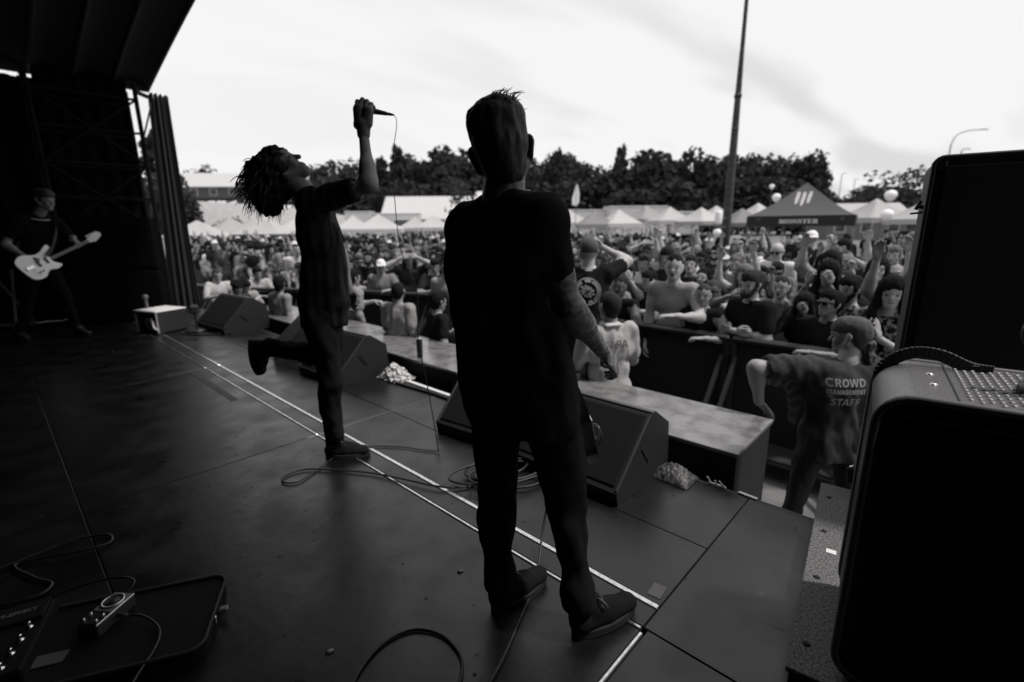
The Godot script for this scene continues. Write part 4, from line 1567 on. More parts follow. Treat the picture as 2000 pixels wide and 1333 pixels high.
	part(base, "post", done(s), mat(0.05, 0.35, 0.6))
	s = new_st()
	bx(s, Vector3(0.1, 0.12, 0.12), Transform3D(Basis(Vector3.UP, 0.5), Vector3(0, 0.3, 0)), 0.02)
	part(base, "holder", done(s), mat(0.012, 0.6))
	# rack case with a bright rim and a reel in its open front
	var bxx := thing("rack_case", "small open rack case with bright rim, white lid and cable reel, far left on stage", "case", sg(7.45, -0.20, 0.0))
	bxx.basis = Basis(-SU, Vector3.UP, SV).rotated(Vector3.UP, 0.36)
	var al := mat(0.62, 0.35, 0.6)
	part(bxx, "shell", box_mesh(Vector3(0.40, 0.27, 0.02), 0.004, Vector3(0, 0.15, -0.2)), mat(0.02))
	part(bxx, "floor_panel", box_mesh(Vector3(0.42, 0.02, 0.4), 0.004, Vector3(0, 0.015, 0)), mat(0.02))
	part(bxx, "lid", box_mesh(Vector3(0.45, 0.02, 0.42), 0.006, Vector3(0, 0.30, 0)), mat(0.70, 0.45))
	for q in [-1.0, 1.0]:
		part(bxx, "side_panel", box_mesh(Vector3(0.016, 0.27, 0.4), 0.003, Vector3(0.21 * q, 0.15, 0)), mat(0.02))
		part(bxx, "corner_rail", box_mesh(Vector3(0.024, 0.28, 0.024), 0.006, Vector3(0.214 * q, 0.15, 0.205)), al)
	part(bxx, "front_rail", box_mesh(Vector3(0.46, 0.03, 0.026), 0.008, Vector3(0, 0.296, 0.212)), al)
	s = new_st()
	for k in 20:
		var a := TAU * k / 20.0
		bar(s, Vector3(0.04, 0.13, 0.17) + Vector3(cos(a), sin(a), 0) * 0.03, Vector3(0.04, 0.13, 0.19) + Vector3(cos(a), sin(a), 0) * 0.085, 0.009)
	var rp := PackedVector3Array()
	for k in 25:
		rp.append(Vector3(0.04 + cos(TAU * k / 24.0) * 0.088, 0.13 + sin(TAU * k / 24.0) * 0.088, 0.19))
	tube(s, rp, 0.008, -1.0, 6, false)
	part(bxx, "cable_reel", done(s), mat(0.25, 0.5))
	s = new_st()
	tube(s, smooth_path([Vector3(0.09, 0.15, 0.2), Vector3(0.14, 0.2, 0.22), Vector3(0.17, 0.12, 0.23), Vector3(0.2, 0.09, 0.24), Vector3(0.23, 0.06, 0.22)], 5), 0.016, 0.012, 7)
	part(bxx, "cable_bundle", done(s), mat(0.5, 0.5))
	s = new_st()
	rod(s, Vector3(-0.2, 0.30, 0.05), Vector3(-0.2, 0.46, 0.05), 0.02, 0.02)
	lathe(s, [[0.0, 0.44], [0.035, 0.445], [0.04, 0.475], [0.02, 0.5], [0.0, 0.5]], 14, Transform3D(Basis.IDENTITY, Vector3(-0.2, 0, 0.05)))
	part(bxx, "handle_post", done(s), mat(0.12, 0.3))
	# folding keyboard stand at the far left edge of the picture
	var ks := thing("keyboard_stand", "folding dark metal stand with two pale rails behind the guitarist", "stand", Vector3(-7.5, 0, -6.75), 0.45)
	for q in [[0.0, 0.98], [0.0, 0.82]]:
		part(ks, "rail", box_mesh(Vector3(1.2, 0.05, 0.04), 0.01, Vector3(-0.2, q[1], 0.25 if q[1] > 0.9 else 0.3)), mat(0.16, 0.5))
	for x in [-0.7, 0.35]:
		for q in [-1.0, 1.0]:
			s = new_st()
			rod(s, Vector3(x, 0.82, -0.3 * q), Vector3(x + 0.12, 0.0, 0.32 * q), 0.022)
			part(ks, "leg", done(s), mat(0.06, 0.4))
	part(ks, "foot_rail", box_mesh(Vector3(1.5, 0.04, 0.04), 0.01, Vector3(-0.05, 0.1, 0.28)), mat(0.05, 0.5))

func build_cables() -> void:
	var rubber := mat(0.014, 0.5)
	var cab := func(called: String, label: String, pts: Array, r: float, category := "cable", r0 := 0.0) -> Node3D:
		var s := new_st()
		tube(s, smooth_path(pts, 8), r0 if r0 > 0.0 else r, r, 8)
		return solo(called, done(s), rubber, label, category)
	# microphone cable from the singer's hand to the floor and round her foot
	cab.call("microphone_cable", "thin black cable falling from the singer's microphone and looping round the singer's shoe", [Vector3(-0.577, 1.922, -2.625), Vector3(-0.568, 1.88, -2.63), Vector3(-0.601, 1.745, -2.66), Vector3(-0.618, 1.546, -2.70), Vector3(-0.615, 1.324, -2.72), Vector3(-0.594, 1.202, -2.73), Vector3(-0.535, 1.02, -2.74), Vector3(-0.544, 0.741, -2.75), Vector3(-0.504, 0.408, -2.77), Vector3(-0.470, 0.05, -2.795), Vector3(-0.475, 0.012, -2.80), Vector3(-0.56, 0.008, -2.82), Vector3(-0.72, 0.008, -2.87), Vector3(-0.90, 0.008, -2.88), Vector3(-1.06, 0.008, -2.82), Vector3(-1.13, 0.008, -2.62), Vector3(-1.19, 0.008, -2.45), Vector3(-1.27, 0.008, -2.44), Vector3(-1.30, 0.008, -2.50), Vector3(-1.22, 0.009, -2.58), Vector3(-1.05, 0.012, -2.57), Vector3(-0.82, 0.012, -2.53), Vector3(-0.60, 0.018, -2.44), Vector3(-0.40, 0.018, -2.36), Vector3(-0.25, 0.010, -2.37), Vector3(-0.10, 0.010, -2.45)], 0.0062, "cable", 0.0016)
	# coil of cable
	var s := new_st()
	var rng := RandomNumberGenerator.new()
	rng.seed = 15
	var pts := []
	for k in 64:
		var a := TAU * k / 11.0
		var r := 0.17 + 0.05 * sin(k * 0.7) + rng.randf_range(-0.02, 0.02)
		pts.append(Vector3(-0.05 + cos(a) * r * 1.25 + 0.05 * sin(k * 0.31), 0.01 + 0.0008 * k + rng.randf() * 0.008, -2.49 + sin(a) * r * 0.72 - cos(a) * 0.05))
	tube(s, smooth_path(pts, 4), 0.0065, -1.0, 7)
	solo("cable_coil", done(s), rubber, "coil of black cable on the floor behind the bass player's legs", "cable")
	# bass lead, from the bass down to the floor and away beneath the camera
	cab.call("instrument_lead", "black lead running down behind the bass player's knee to the near floor", [Vector3(0.20, 0.62, -1.70), Vector3(0.23, 0.52, -1.72), Vector3(0.19, 0.34, -1.86), Vector3(0.155, 0.2, -1.92), Vector3(0.125, 0.09, -1.86), Vector3(0.10, 0.02, -1.74), Vector3(0.06, 0.012, -1.58), Vector3(0.01, 0.008, -1.44), Vector3(-0.04, 0.008, -1.30), Vector3(-0.09, 0.008, -1.18), Vector3(-0.12, 0.008, -1.02)], 0.0055)
	cab.call("floor_lead", "black lead curling in an arc across the floor below the bass player's left shoe", [Vector3(-0.50, 0.007, -1.10), Vector3(-0.50, 0.007, -1.24), Vector3(-0.45, 0.007, -1.36), Vector3(-0.36, 0.007, -1.42), Vector3(-0.26, 0.007, -1.40), Vector3(-0.19, 0.007, -1.33), Vector3(-0.17, 0.007, -1.26), Vector3(-0.18, 0.007, -1.16)], 0.0055)
	cab.call("edge_lead", "thick dark lead lying along the stage edge between towel and floor wedge", [sg(3.1, -0.99, 0.012), sg(2.8, -1.0, 0.01), sg(2.45, -1.03, 0.01), sg(2.1, -1.02, 0.01), sg(1.9, -1.0, 0.01)], 0.012)
	cab.call("wing_lead", "dark coil of lead on the floor at the far left edge of the picture", [Vector3(-2.15, 0.01, -1.75), Vector3(-2.0, 0.012, -1.93), Vector3(-1.88, 0.01, -1.98), Vector3(-1.82, 0.01, -1.92), Vector3(-1.9, 0.018, -1.85), Vector3(-2.1, 0.012, -1.78), Vector3(-1.95, 0.01, -1.7), Vector3(-1.84, 0.01, -1.66), Vector3(-1.86, 0.01, -1.58), Vector3(-2.1, 0.01, -1.5)], 0.006)
	cab.call("monitor_lead", "black lead trailing from the far floor wedge to the stand base", [sg(6.4, -0.75, 0.02), sg(6.6, -0.5, 0.01), sg(6.9, -0.3, 0.01), sg(7.2, -0.45, 0.01), sg(7.1, -0.72, 0.01)], 0.009)

func build_pedals() -> void:
	var d1 := Vector3(-0.95, 0, 0.31).normalized()
	var d2 := Vector3(-0.31, 0, -0.95).normalized()
	var near := Vector3(-1.02, 0, -1.315)
	var fr := Basis(-d1, Vector3.UP, -d2)    # local x towards the right, z towards the camera
	var pb := thing("pedal_board", "black rounded pedalboard case with a latch on its end, bottom left of the picture", "pedalboard", near + d1 * 0.45 + d2 * 0.17)
	pb.basis = fr
	var blk := mat(0.005, 0.8, 0.0, 0.3)
	var s := new_st()
	prism(s, rounded_rect(0.9, 0.37, 0.05), 0.05, Transform3D(Basis(Vector3.RIGHT, Vector3(0, 0, -1), Vector3.UP), Vector3(0, 0.027, 0)))
	part(pb, "tray", done(s), blk)
	s = new_st()
	var rp := PackedVector3Array()
	for p in rounded_rect(0.9, 0.37, 0.05):
		rp.append(Vector3(p.x, 0.056, -p.y))
	rp.append(rp[0])
	tube(s, rp, 0.007, -1.0, 7, false)
	part(pb, "rim", done(s), mat(0.010, 0.7))
	part(pb, "latch", box_mesh(Vector3(0.03, 0.014, 0.024), 0.004, Vector3(0.467, 0.03, -0.02)), mat(0.16, 0.45))
	part(pb, "latch_plate", box_mesh(Vector3(0.006, 0.03, 0.012), 0.002, Vector3(0.453, 0.03, 0.03)), mat(0.7, 0.3, 0.9))
	part(pb, "label_plate", box_mesh(Vector3(0.085, 0.002, 0.05), 0.0, Vector3(-0.0, 0.0545, 0.07)), mat(0.07, 0.7))
	# small bright-edged pedal with a ring
	var z0 := pb.transform.affine_inverse() * Vector3(-1.42, 0.0, -1.43)
	var pd := thing("ring_pedal", "small effects pedal with a pale metal face, dark ring and four knobs, on the pedalboard", "effects pedal", pb.transform * Vector3(z0.x, 0.053, z0.z), 0.0)
	pd.basis = fr.rotated(Vector3.UP, -0.42)
	part(pd, "housing", box_mesh(Vector3(0.078, 0.045, 0.15), 0.004, Vector3(0, 0.0225, 0)), mat(0.05, 0.5, 0.3))
	part(pd, "face_plate", box_mesh(Vector3(0.074, 0.003, 0.088), 0.001, Vector3(0, 0.0468, -0.03)), mat(0.2, 0.45, 0.4))
	part(pd, "knob_plate", box_mesh(Vector3(0.074, 0.003, 0.052), 0.001, Vector3(0, 0.0468, 0.045)), mat(0.012, 0.4))
	part(pd, "edge_strip", box_mesh(Vector3(0.006, 0.004, 0.148), 0.001, Vector3(0.037, 0.047, 0)), mat(0.75, 0.3, 0.6))
	s = new_st()
	lathe(s, [[0.0, 0.0], [0.03, 0.0], [0.03, 0.003], [0.0, 0.003]], 28, Transform3D(Basis.IDENTITY, Vector3(-0.002, 0.0485, -0.03)))
	part(pd, "dark_disc", done(s), mat(0.008, 0.5))
	s = new_st()
	lathe(s, [[0.029, 0.0], [0.034, 0.0], [0.034, 0.006], [0.029, 0.006], [0.029, 0.0]], 28, Transform3D(Basis.IDENTITY, Vector3(-0.002, 0.0485, -0.03)))
	part(pd, "ring", done(s), mat(0.7, 0.3, 0.8))
	for q in [[-0.024, 0.032], [0.022, 0.032], [-0.024, 0.058], [0.022, 0.058]]:
		s = new_st()
		lathe(s, [[0.006, 0.0], [0.0055, 0.008], [0.0, 0.009]], 10, Transform3D(Basis.IDENTITY, Vector3(q[0], 0.048, q[1])))
		part(pd, "knob", done(s), mat(0.5, 0.25, 0.9))
	s = new_st()
	rod(s, Vector3(0.039, 0.024, 0.0), Vector3(0.07, 0.024, 0.0), 0.007)
	part(pd, "plug", done(s), mat(0.03, 0.4))
	s = new_st()
	rod(s, Vector3(0.066, 0.024, 0.0), Vector3(0.076, 0.024, 0.0), 0.0078)
	part(pd, "plug_collar", done(s), mat(0.85, 0.2, 1.0))
	s = new_st()
	var p0 := pd.transform * Vector3(0.075, 0.024, 0)
	tube(s, smooth_path([p0, p0 + Vector3(0.05, 0.0, 0.0), Vector3(-1.235, 0.066, -1.40), Vector3(-1.19, 0.064, -1.36), Vector3(-1.165, 0.062, -1.30), Vector3(-1.16, 0.045, -1.2), Vector3(-1.14, 0.02, -1.1)], 8), 0.0045, -1.0, 7)
	solo("patch_lead", done(s), mat(0.02, 0.4), "thin dark lead plugged into the ring pedal and hanging off the pedalboard", "cable")
	s = new_st()
	tube(s, smooth_path([Vector3(-1.72, 0.08, -1.46), Vector3(-1.62, 0.1, -1.53), Vector3(-1.5, 0.11, -1.57), Vector3(-1.42, 0.1, -1.56), Vector3(-1.44, 0.075, -1.5), Vector3(-1.5, 0.07, -1.46)], 8), 0.005, -1.0, 7)
	solo("patch_lead", done(s), mat(0.015, 0.4), "thin dark lead arching over the pedalboard behind the ring pedal", "cable")
	# big multi switch unit
	var z1 := pb.transform.affine_inverse() * Vector3(-1.63, 0.0, -1.30)
	var mu := thing("switch_unit", "wide black multi effects unit with a row of chrome footswitches, bottom left corner", "effects unit", pb.transform * Vector3(z1.x, 0.053, z1.z), 0.0)
	mu.basis = fr.rotated(Vector3.UP, 0.18)
	part(mu, "housing", box_mesh(Vector3(0.24, 0.05, 0.34), 0.006, Vector3(-0.04, 0.025, 0.0)), mat(0.004, 0.8, 0.0, 0.3))
	part(mu, "raised_panel", box_mesh(Vector3(0.22, 0.014, 0.1), 0.004, Vector3(-0.04, 0.056, -0.11)), mat(0.005, 0.8, 0.0, 0.3))
	for k in 4:
		s = new_st()
		var c := Vector3(0.045 - 0.006 * k, 0.05, -0.03 + 0.056 * k)
		lathe(s, [[0.010, 0.0], [0.010, 0.004], [0.006, 0.005], [0.006, 0.016], [0.007, 0.020], [0.0, 0.022]], 12, Transform3D(Basis.IDENTITY, c))
		part(mu, "footswitch", done(s), mat(0.8, 0.18, 1.0))
	var tx := text_mesh("MULTI-EFFECT", 0.022, 0.001)
	part(mu, "printed_name", tx, mat(0.16, 0.5), Transform3D(Basis(Vector3.RIGHT, Vector3(0, 0, -1), Vector3.UP), Vector3(-0.03, 0.0637, -0.11)))
# ------------------------------------------------------------------ the band
func rel(J: Dictionary, base: Vector3) -> Dictionary:
	var out := {}
	for k in J:
		var v = J[k]
		out[k] = v - base if v is Vector3 and not (k.begins_with("hd") or k.begins_with("hn") or k.begins_with("back") or k.begins_with("sole") or k in ["gaze", "crown", "front"]) else v
	return out

func dressed(root: Node3D, J: Dictionary, o: Dictionary) -> Dictionary:
	# a body of bare skin with shirt, trousers, shoes and hair over it
	var hb := head_frame(J.gaze, J.get("crown", Vector3.UP))
	var hs: float = o.get("head_scale", 1.0)
	var cell: float = o.get("cell", 0.011)
	var bulk: float = o.get("bulk", 0.92)
	var B := []
	torso_bones(B, J, -0.004, 0, bulk * 0.97)
	for sd in ["L", "R"]:
		arm_bones(B, J, sd, 0.0, 0, 2.0, o.get("thick", 1.0))
		leg_bones(B, J, sd, -0.004, 0)
		bn(B, J["an" + sd], (J["he" + sd] as Vector3).lerp(J["to" + sd], 0.6), 0.034, 0.026, 0)
	bn(B, J.head - hb.y * 0.06 - hb.z * 0.022, J.neck, 0.056, 0.064, 0)
	var grids := [[B, cell * 1.35, 0.03]]
	var H := []
	head_bones(H, hb, J.head, hs, 0, (J.head as Vector3).lerp(J.neck, 0.95), o.get("beard", false))
	grids.append([H, o.get("head_cell", 0.005), 0.012])
	for sd in ["L", "R"]:
		var G := []
		var q := 1.0 if sd == "L" else -1.0
		hand_bones(G, J["wr" + sd], J.get("hd" + sd, J["wr" + sd] - J["el" + sd]), J.get("hn" + sd, Vector3(-q, 0, 0)), J.get("curl" + sd, 0.5), J.get("thumb" + sd, -q), J.get("hs" + sd, 1.0))
		grids.append([G, o.get("hand_cell", 0.004), 0.007])
	var body := part(root, "body", order(grids), o.skin)
	var S := []
	torso_bones(S, J, 0.016, 1, bulk, o.get("hem", 0.1))
	for sd in ["L", "R"]:
		arm_bones(S, J, sd, o.get("sleeve_o", 0.018), 1, o.get("sleeve", 0.62), o.get("thick", 1.0))
	for e in o.get("drape", []):
		bn(S, e[0], e[1], e[2], e[3], 1)
	# hems are cut off, not rounded
	var spine: Vector3 = (J.neck - J.pel).normalized()
	bn(S, J.pel - spine * (o.get("hem", 0.1) + 0.03 + 1.4), J.pel - spine * (o.get("hem", 0.1) + 0.03 + 1.39), 1.4, -1, -1)
	for sd in ["L", "R"]:
		var ad: Vector3 = (J["el" + sd] - J["sh" + sd]).normalized()
		var se: Vector3 = (J["sh" + sd] as Vector3).lerp(J["el" + sd], o.get("sleeve", 0.62))
		bn(S, se + ad * 0.062, se + ad * 0.07, 0.066, -1, -1)
	part(root, "shirt", order([[S, cell, 0.032]], o.get("fold", 0.012)), o.shirt)
	var T := []
	var up: Vector3 = (J.neck - J.pel).normalized()
	bn(T, J.hipL + up * 0.03, J.hipR + up * 0.03, 0.1 * bulk, -1, 2)
	bn(T, J.hipL - up * 0.02, J.hipR - up * 0.02, 0.092 * bulk, -1, 2)
	for sd in ["L", "R"]:
		leg_bones(T, J, sd, 0.010, 2, 1.9)
		var an: Vector3 = J["an" + sd]
		var kn: Vector3 = J["kn" + sd]
		# cloth bunched above the shoe
		bn(T, an.lerp(kn, 0.07), an.lerp(kn, 0.13), 0.056, 0.052, 2)
		bn(T, an.lerp(kn, 0.19), an.lerp(kn, 0.23), 0.055, 0.053, 2)
	part(root, "trousers", order([[T, cell * 0.9, 0.02]], 0.016), o.trousers)
	for sd in ["L", "R"]:
		var Q := []
		shoe_bones(Q, J["he" + sd], J["to" + sd], J["an" + sd], J.get("sole" + sd, Vector3.UP))
		var sh := part(root, "shoe", order([[Q, 0.007, 0.014]]), o.shoes)
		part(sh, "sole", sole_mesh(J["he" + sd], J["to" + sd], (J.get("sole" + sd, Vector3.UP) as Vector3).normalized()), mat(0.025, 0.8, 0.0, 0.3))
		part(sh, "laces", lace_mesh(J["he" + sd], J["to" + sd], (J.get("sole" + sd, Vector3.UP) as Vector3).normalized()), mat(0.05, 0.8))
	return {"hb": hb, "hs": hs, "shirt_bones": S}

func hair_strand(s: SurfaceTool, pts: Array, r: float) -> void:
	tube(s, smooth_path(pts, 4), r, r * 0.25, 5)

func build_bassist() -> void:
	var base := Vector3(0.05, 0, -1.47)
	var J := {
		"head": Vector3(-0.022, 1.582, -1.50), "neck": Vector3(-0.020, 1.462, -1.475), "chest": Vector3(-0.030, 1.26, -1.475), "pel": Vector3(0.018, 0.93, -1.47),
		"shL": Vector3(-0.128, 1.368, -1.565), "elL": Vector3(-0.140, 1.10, -1.69), "wrL": Vector3(-0.05, 1.02, -1.90), "hdL": Vector3(0.4, 0.2, -0.6), "hnL": Vector3(0, 0, 1), "curlL": 1.0,
		"shR": Vector3(0.078, 1.392, -1.39), "elR": Vector3(0.165, 1.145, -1.40), "wrR": Vector3(0.312, 0.955, -1.615), "hdR": Vector3(0.55, -0.68, -0.42), "hnR": Vector3(-0.75, -0.45, -0.4), "curlR": 0.75, "thumbR": 1.0,
		"hipL": Vector3(-0.050, 0.885, -1.525), "knL": Vector3(-0.058, 0.455, -1.565), "anL": Vector3(-0.058, 0.10, -1.52), "heL": Vector3(-0.085, 0.0, -1.495), "toL": Vector3(0.125, 0.0, -1.685),
		"hipR": Vector3(0.105, 0.885, -1.425), "knR": Vector3(0.180, 0.465, -1.455), "anR": Vector3(0.222, 0.10, -1.415), "heR": Vector3(0.195, 0.0, -1.385), "toR": Vector3(0.445, 0.012, -1.52), "soleR": Vector3(-0.06, 1, 0.03),
		"backL": Vector3(-0.5, 0, 0.8), "backR": Vector3(-0.5, 0, 0.8),
		"gaze": Vector3(0.06, -0.1, -1.0), "crown": Vector3(-0.20, 1.0, 0.0), "front": Vector3(0.52, 0, -0.85), "w": 0.88, "hem_r": 0.124,
	}
	var K := rel(J, base)
	var p := thing("person", "person in black t-shirt and jeans seen from behind, cropped hair, playing bass at centre stage", "person", base)
	var skin := textured(0.30, noise_tex(256, 0.03, 4, 0.75, 1.1, 91), 4.0, 0.5)
	var ink := textured(0.27, noise_tex(512, 0.022, 3, 0.25, 1.25, 92, 2.2, FastNoiseLite.TYPE_CELLULAR), 5.0, 0.5)
	var black := textured(0.016, noise_tex(256, 0.2, 2, 0.7, 1.3, 93), 6.0, 0.95)
	black.metallic_specular = 0.15
	var jean := textured(0.014, noise_tex(256, 0.3, 2, 0.6, 1.4, 94), 8.0, 0.9)
	jean.metallic_specular = 0.15
	var hair := mat(0.012, 0.7)
	var I := dressed(p, K, {"skin": ink, "shirt": black, "trousers": jean, "shoes": mat(0.010, 0.9, 0.0, 0.2), "bulk": 0.9, "hem": 0.16, "sleeve": 0.56, "fold": 0.014, "thick": 0.96, "cell": 0.011, "sleeve_o": 0.012,
		"drape": [[K.chest + Vector3(-0.10, 0.0, -0.06), K.pel + Vector3(-0.10, -0.12, -0.06), 0.07, 0.085], [K.chest + Vector3(0.09, 0.0, 0.05), K.pel + Vector3(0.105, -0.12, 0.06), 0.07, 0.085]]})
	var hb: Basis = I.hb
	var hc: Vector3 = K.head
	var L := []
	var f := func(x: float, y: float, z: float) -> Vector3: return hc + hb * Vector3(x, y, z)
	bn(L, f.call(0, 0.038, -0.036), f.call(0, 0.05, 0.02), 0.0885, 0.082, 4, hb.x, 0.885)
	bn(L, f.call(0, 0.0, -0.045), f.call(0, -0.045, -0.046), 0.074, 0.06, 4, hb.x, 0.95)
	for q in [-1.0, 1.0]:
		bn(L, f.call(0.026 * q, 0.080, -0.05), f.call(0.024 * q - 0.008, 0.096, 0.04), 0.056, 0.048, 4)
	bn(L, f.call(-0.008, 0.100, -0.04), f.call(-0.018, 0.118, 0.05), 0.044, 0.034, 4)
	bn(L, f.call(0.0, 0.0, -0.07), f.call(0.0, -0.03, -0.062), 0.06, 0.055, 4, hb.x, 1.0)
	part(p, "hair", order([[L, 0.006, 0.03]], 0.005), hair)
	var st := new_st()
	var rng := RandomNumberGenerator.new()
	rng.seed = 31
	for i in 60:
		var a := rng.randf_range(-0.06, 0.06)
		var z := rng.randf_range(-0.1, 0.07)
		var y0 := 0.132 + 0.02 * (1.0 - absf(a) / 0.06) - 1.6 * (z + 0.02) * (z + 0.02)
		hair_strand(st, [f.call(a - 0.01, y0 - 0.02, z), f.call(a - 0.016, y0 + 0.0, z + 0.01), f.call(a - 0.032 + rng.randf_range(-0.012, 0.006), y0 + rng.randf_range(0.004, 0.016), z + 0.03)], 0.0026)
	part(p, "hair_strands", done(st), hair)
	# bass guitar at the right hip, neck to the left and up
	var bass := thing("bass_guitar", "glossy black bass guitar held at the hip of the person at centre stage", "bass guitar", Vector3(0.205, 0.76, -1.655))
	var nx := Vector3(-0.22, 0.36, -0.90).normalized()    # towards the head of the neck
	var nz := Vector3(0.86, 0.30, -0.20)                   # face of the body
	nz = (nz - nx * nz.dot(nx)).normalized()
	bass.basis = Basis(nx, nz.cross(nx), nz)
	var out := PackedVector2Array()
	for q in smooth_path([Vector3(-0.20, 0.02, 0), Vector3(-0.18, 0.13, 0), Vector3(-0.08, 0.165, 0), Vector3(0.03, 0.115, 0), Vector3(0.12, 0.13, 0), Vector3(0.24, 0.165, 0), Vector3(0.25, 0.12, 0), Vector3(0.16, 0.06, 0), Vector3(0.15, -0.05, 0), Vector3(0.20, -0.11, 0), Vector3(0.18, -0.15, 0), Vector3(0.08, -0.12, 0), Vector3(-0.02, -0.125, 0), Vector3(-0.11, -0.17, 0), Vector3(-0.20, -0.12, 0), Vector3(-0.20, 0.02, 0)], 5):
		if out.is_empty() or out[out.size() - 1].distance_to(Vector2(q.x, q.y)) > 0.003:
			out.append(Vector2(q.x, q.y))
	out.remove_at(out.size() - 1)
	st = new_st()
	prism(st, out, 0.04)
	part(bass, "body", done(st), mat(0.010, 0.18))
	st = new_st()
	bx(st, Vector3(0.62, 0.045, 0.024), Transform3D(Basis.IDENTITY, Vector3(0.43, 0, 0.018)), 0.008)
	part(bass, "neck", done(st), mat(0.06, 0.4))
	st = new_st()
	bx(st, Vector3(0.2, 0.09, 0.018), Transform3D(Basis(Vector3.BACK, 0.1), Vector3(0.82, 0.01, 0.012)), 0.01)
	part(bass, "headstock", done(st), mat(0.02, 0.3))
	for k in 4:
		st = new_st()
		rod(st, Vector3(0.76 + 0.045 * k, 0.05, 0.01), Vector3(0.76 + 0.045 * k, 0.09, 0.01), 0.008)
		part(bass, "tuning_peg", done(st), mat(0.5, 0.25, 0.9))
		st = new_st()
		rod(st, Vector3(-0.13, -0.024 + 0.016 * k, 0.034), Vector3(0.73, -0.018 + 0.012 * k, 0.036), 0.0012, 0.0012, 5)
		part(bass, "string", done(st), mat(0.5, 0.3, 1.0))
	part(bass, "bridge", box_mesh(Vector3(0.05, 0.08, 0.016), 0.003, Vector3(-0.13, 0, 0.027)), mat(0.6, 0.25, 1.0))
	for x in [-0.02, 0.06]:
		part(bass, "pickup", box_mesh(Vector3(0.03, 0.09, 0.014), 0.004, Vector3(x, 0, 0.025)), mat(0.008, 0.4))
	st = new_st()
	prism(st, PackedVector2Array([Vector2(-0.16, -0.05), Vector2(-0.16, -0.11), Vector2(-0.08, -0.135), Vector2(0.0, -0.1), Vector2(0.06, -0.06), Vector2(0.02, -0.045)]), 0.004, Transform3D(Basis.IDENTITY, Vector3(0, 0, 0.0225)))
	part(bass, "pickguard", done(st), mat(0.8, 0.4))
	for x in [-0.13, -0.09]:
		st = new_st()
		rod(st, Vector3(x, -0.09, 0.02), Vector3(x, -0.09, 0.045), 0.012)
		part(bass, "knob", done(st), mat(0.02, 0.3))
	st = new_st()
	tube(st, smooth_path([Vector3(0.262, 0.655, -1.665), Vector3(0.298, 0.68, -1.625), Vector3(0.312, 0.65, -1.60), Vector3(0.298, 0.615, -1.60), Vector3(0.268, 0.612, -1.63)], 6), 0.0055, -1.0, 7)
	part(bass, "lead_loop", done(st), mat(0.014, 0.3)).transform = bass.transform.affine_inverse()
	st = new_st()
	rod(st, Vector3(0.270, 0.612, -1.628), Vector3(0.252, 0.622, -1.65), 0.0075)
	part(bass, "jack_plug", done(st), mat(0.85, 0.15, 1.0)).transform = bass.transform.affine_inverse()
	# strap over the left shoulder and across the back, lying on the cloth
	st = new_st()
	var sp := PackedVector3Array()
	var into: Vector3 = K.front
	for q in smooth_path([Vector3(-0.10, 1.42, 0), Vector3(-0.085, 1.30, 0), Vector3(-0.04, 1.16, 0), Vector3(-0.01, 1.09, 0)], 6):
		sp.append(back_hit(I.shirt_bones, Vector3(q.x, q.y, -1.47) - base - into * 0.35, into) - into * 0.012 + base)
	for i in sp.size() - 1:
		bar(st, sp[i], sp[i] + (sp[i + 1] - sp[i]) * 1.05, 0.05, 0.005, 0.001)
	part(bass, "strap", done(st), mat(0.008, 0.9, 0.0, 0.1)).transform = bass.transform.affine_inverse()

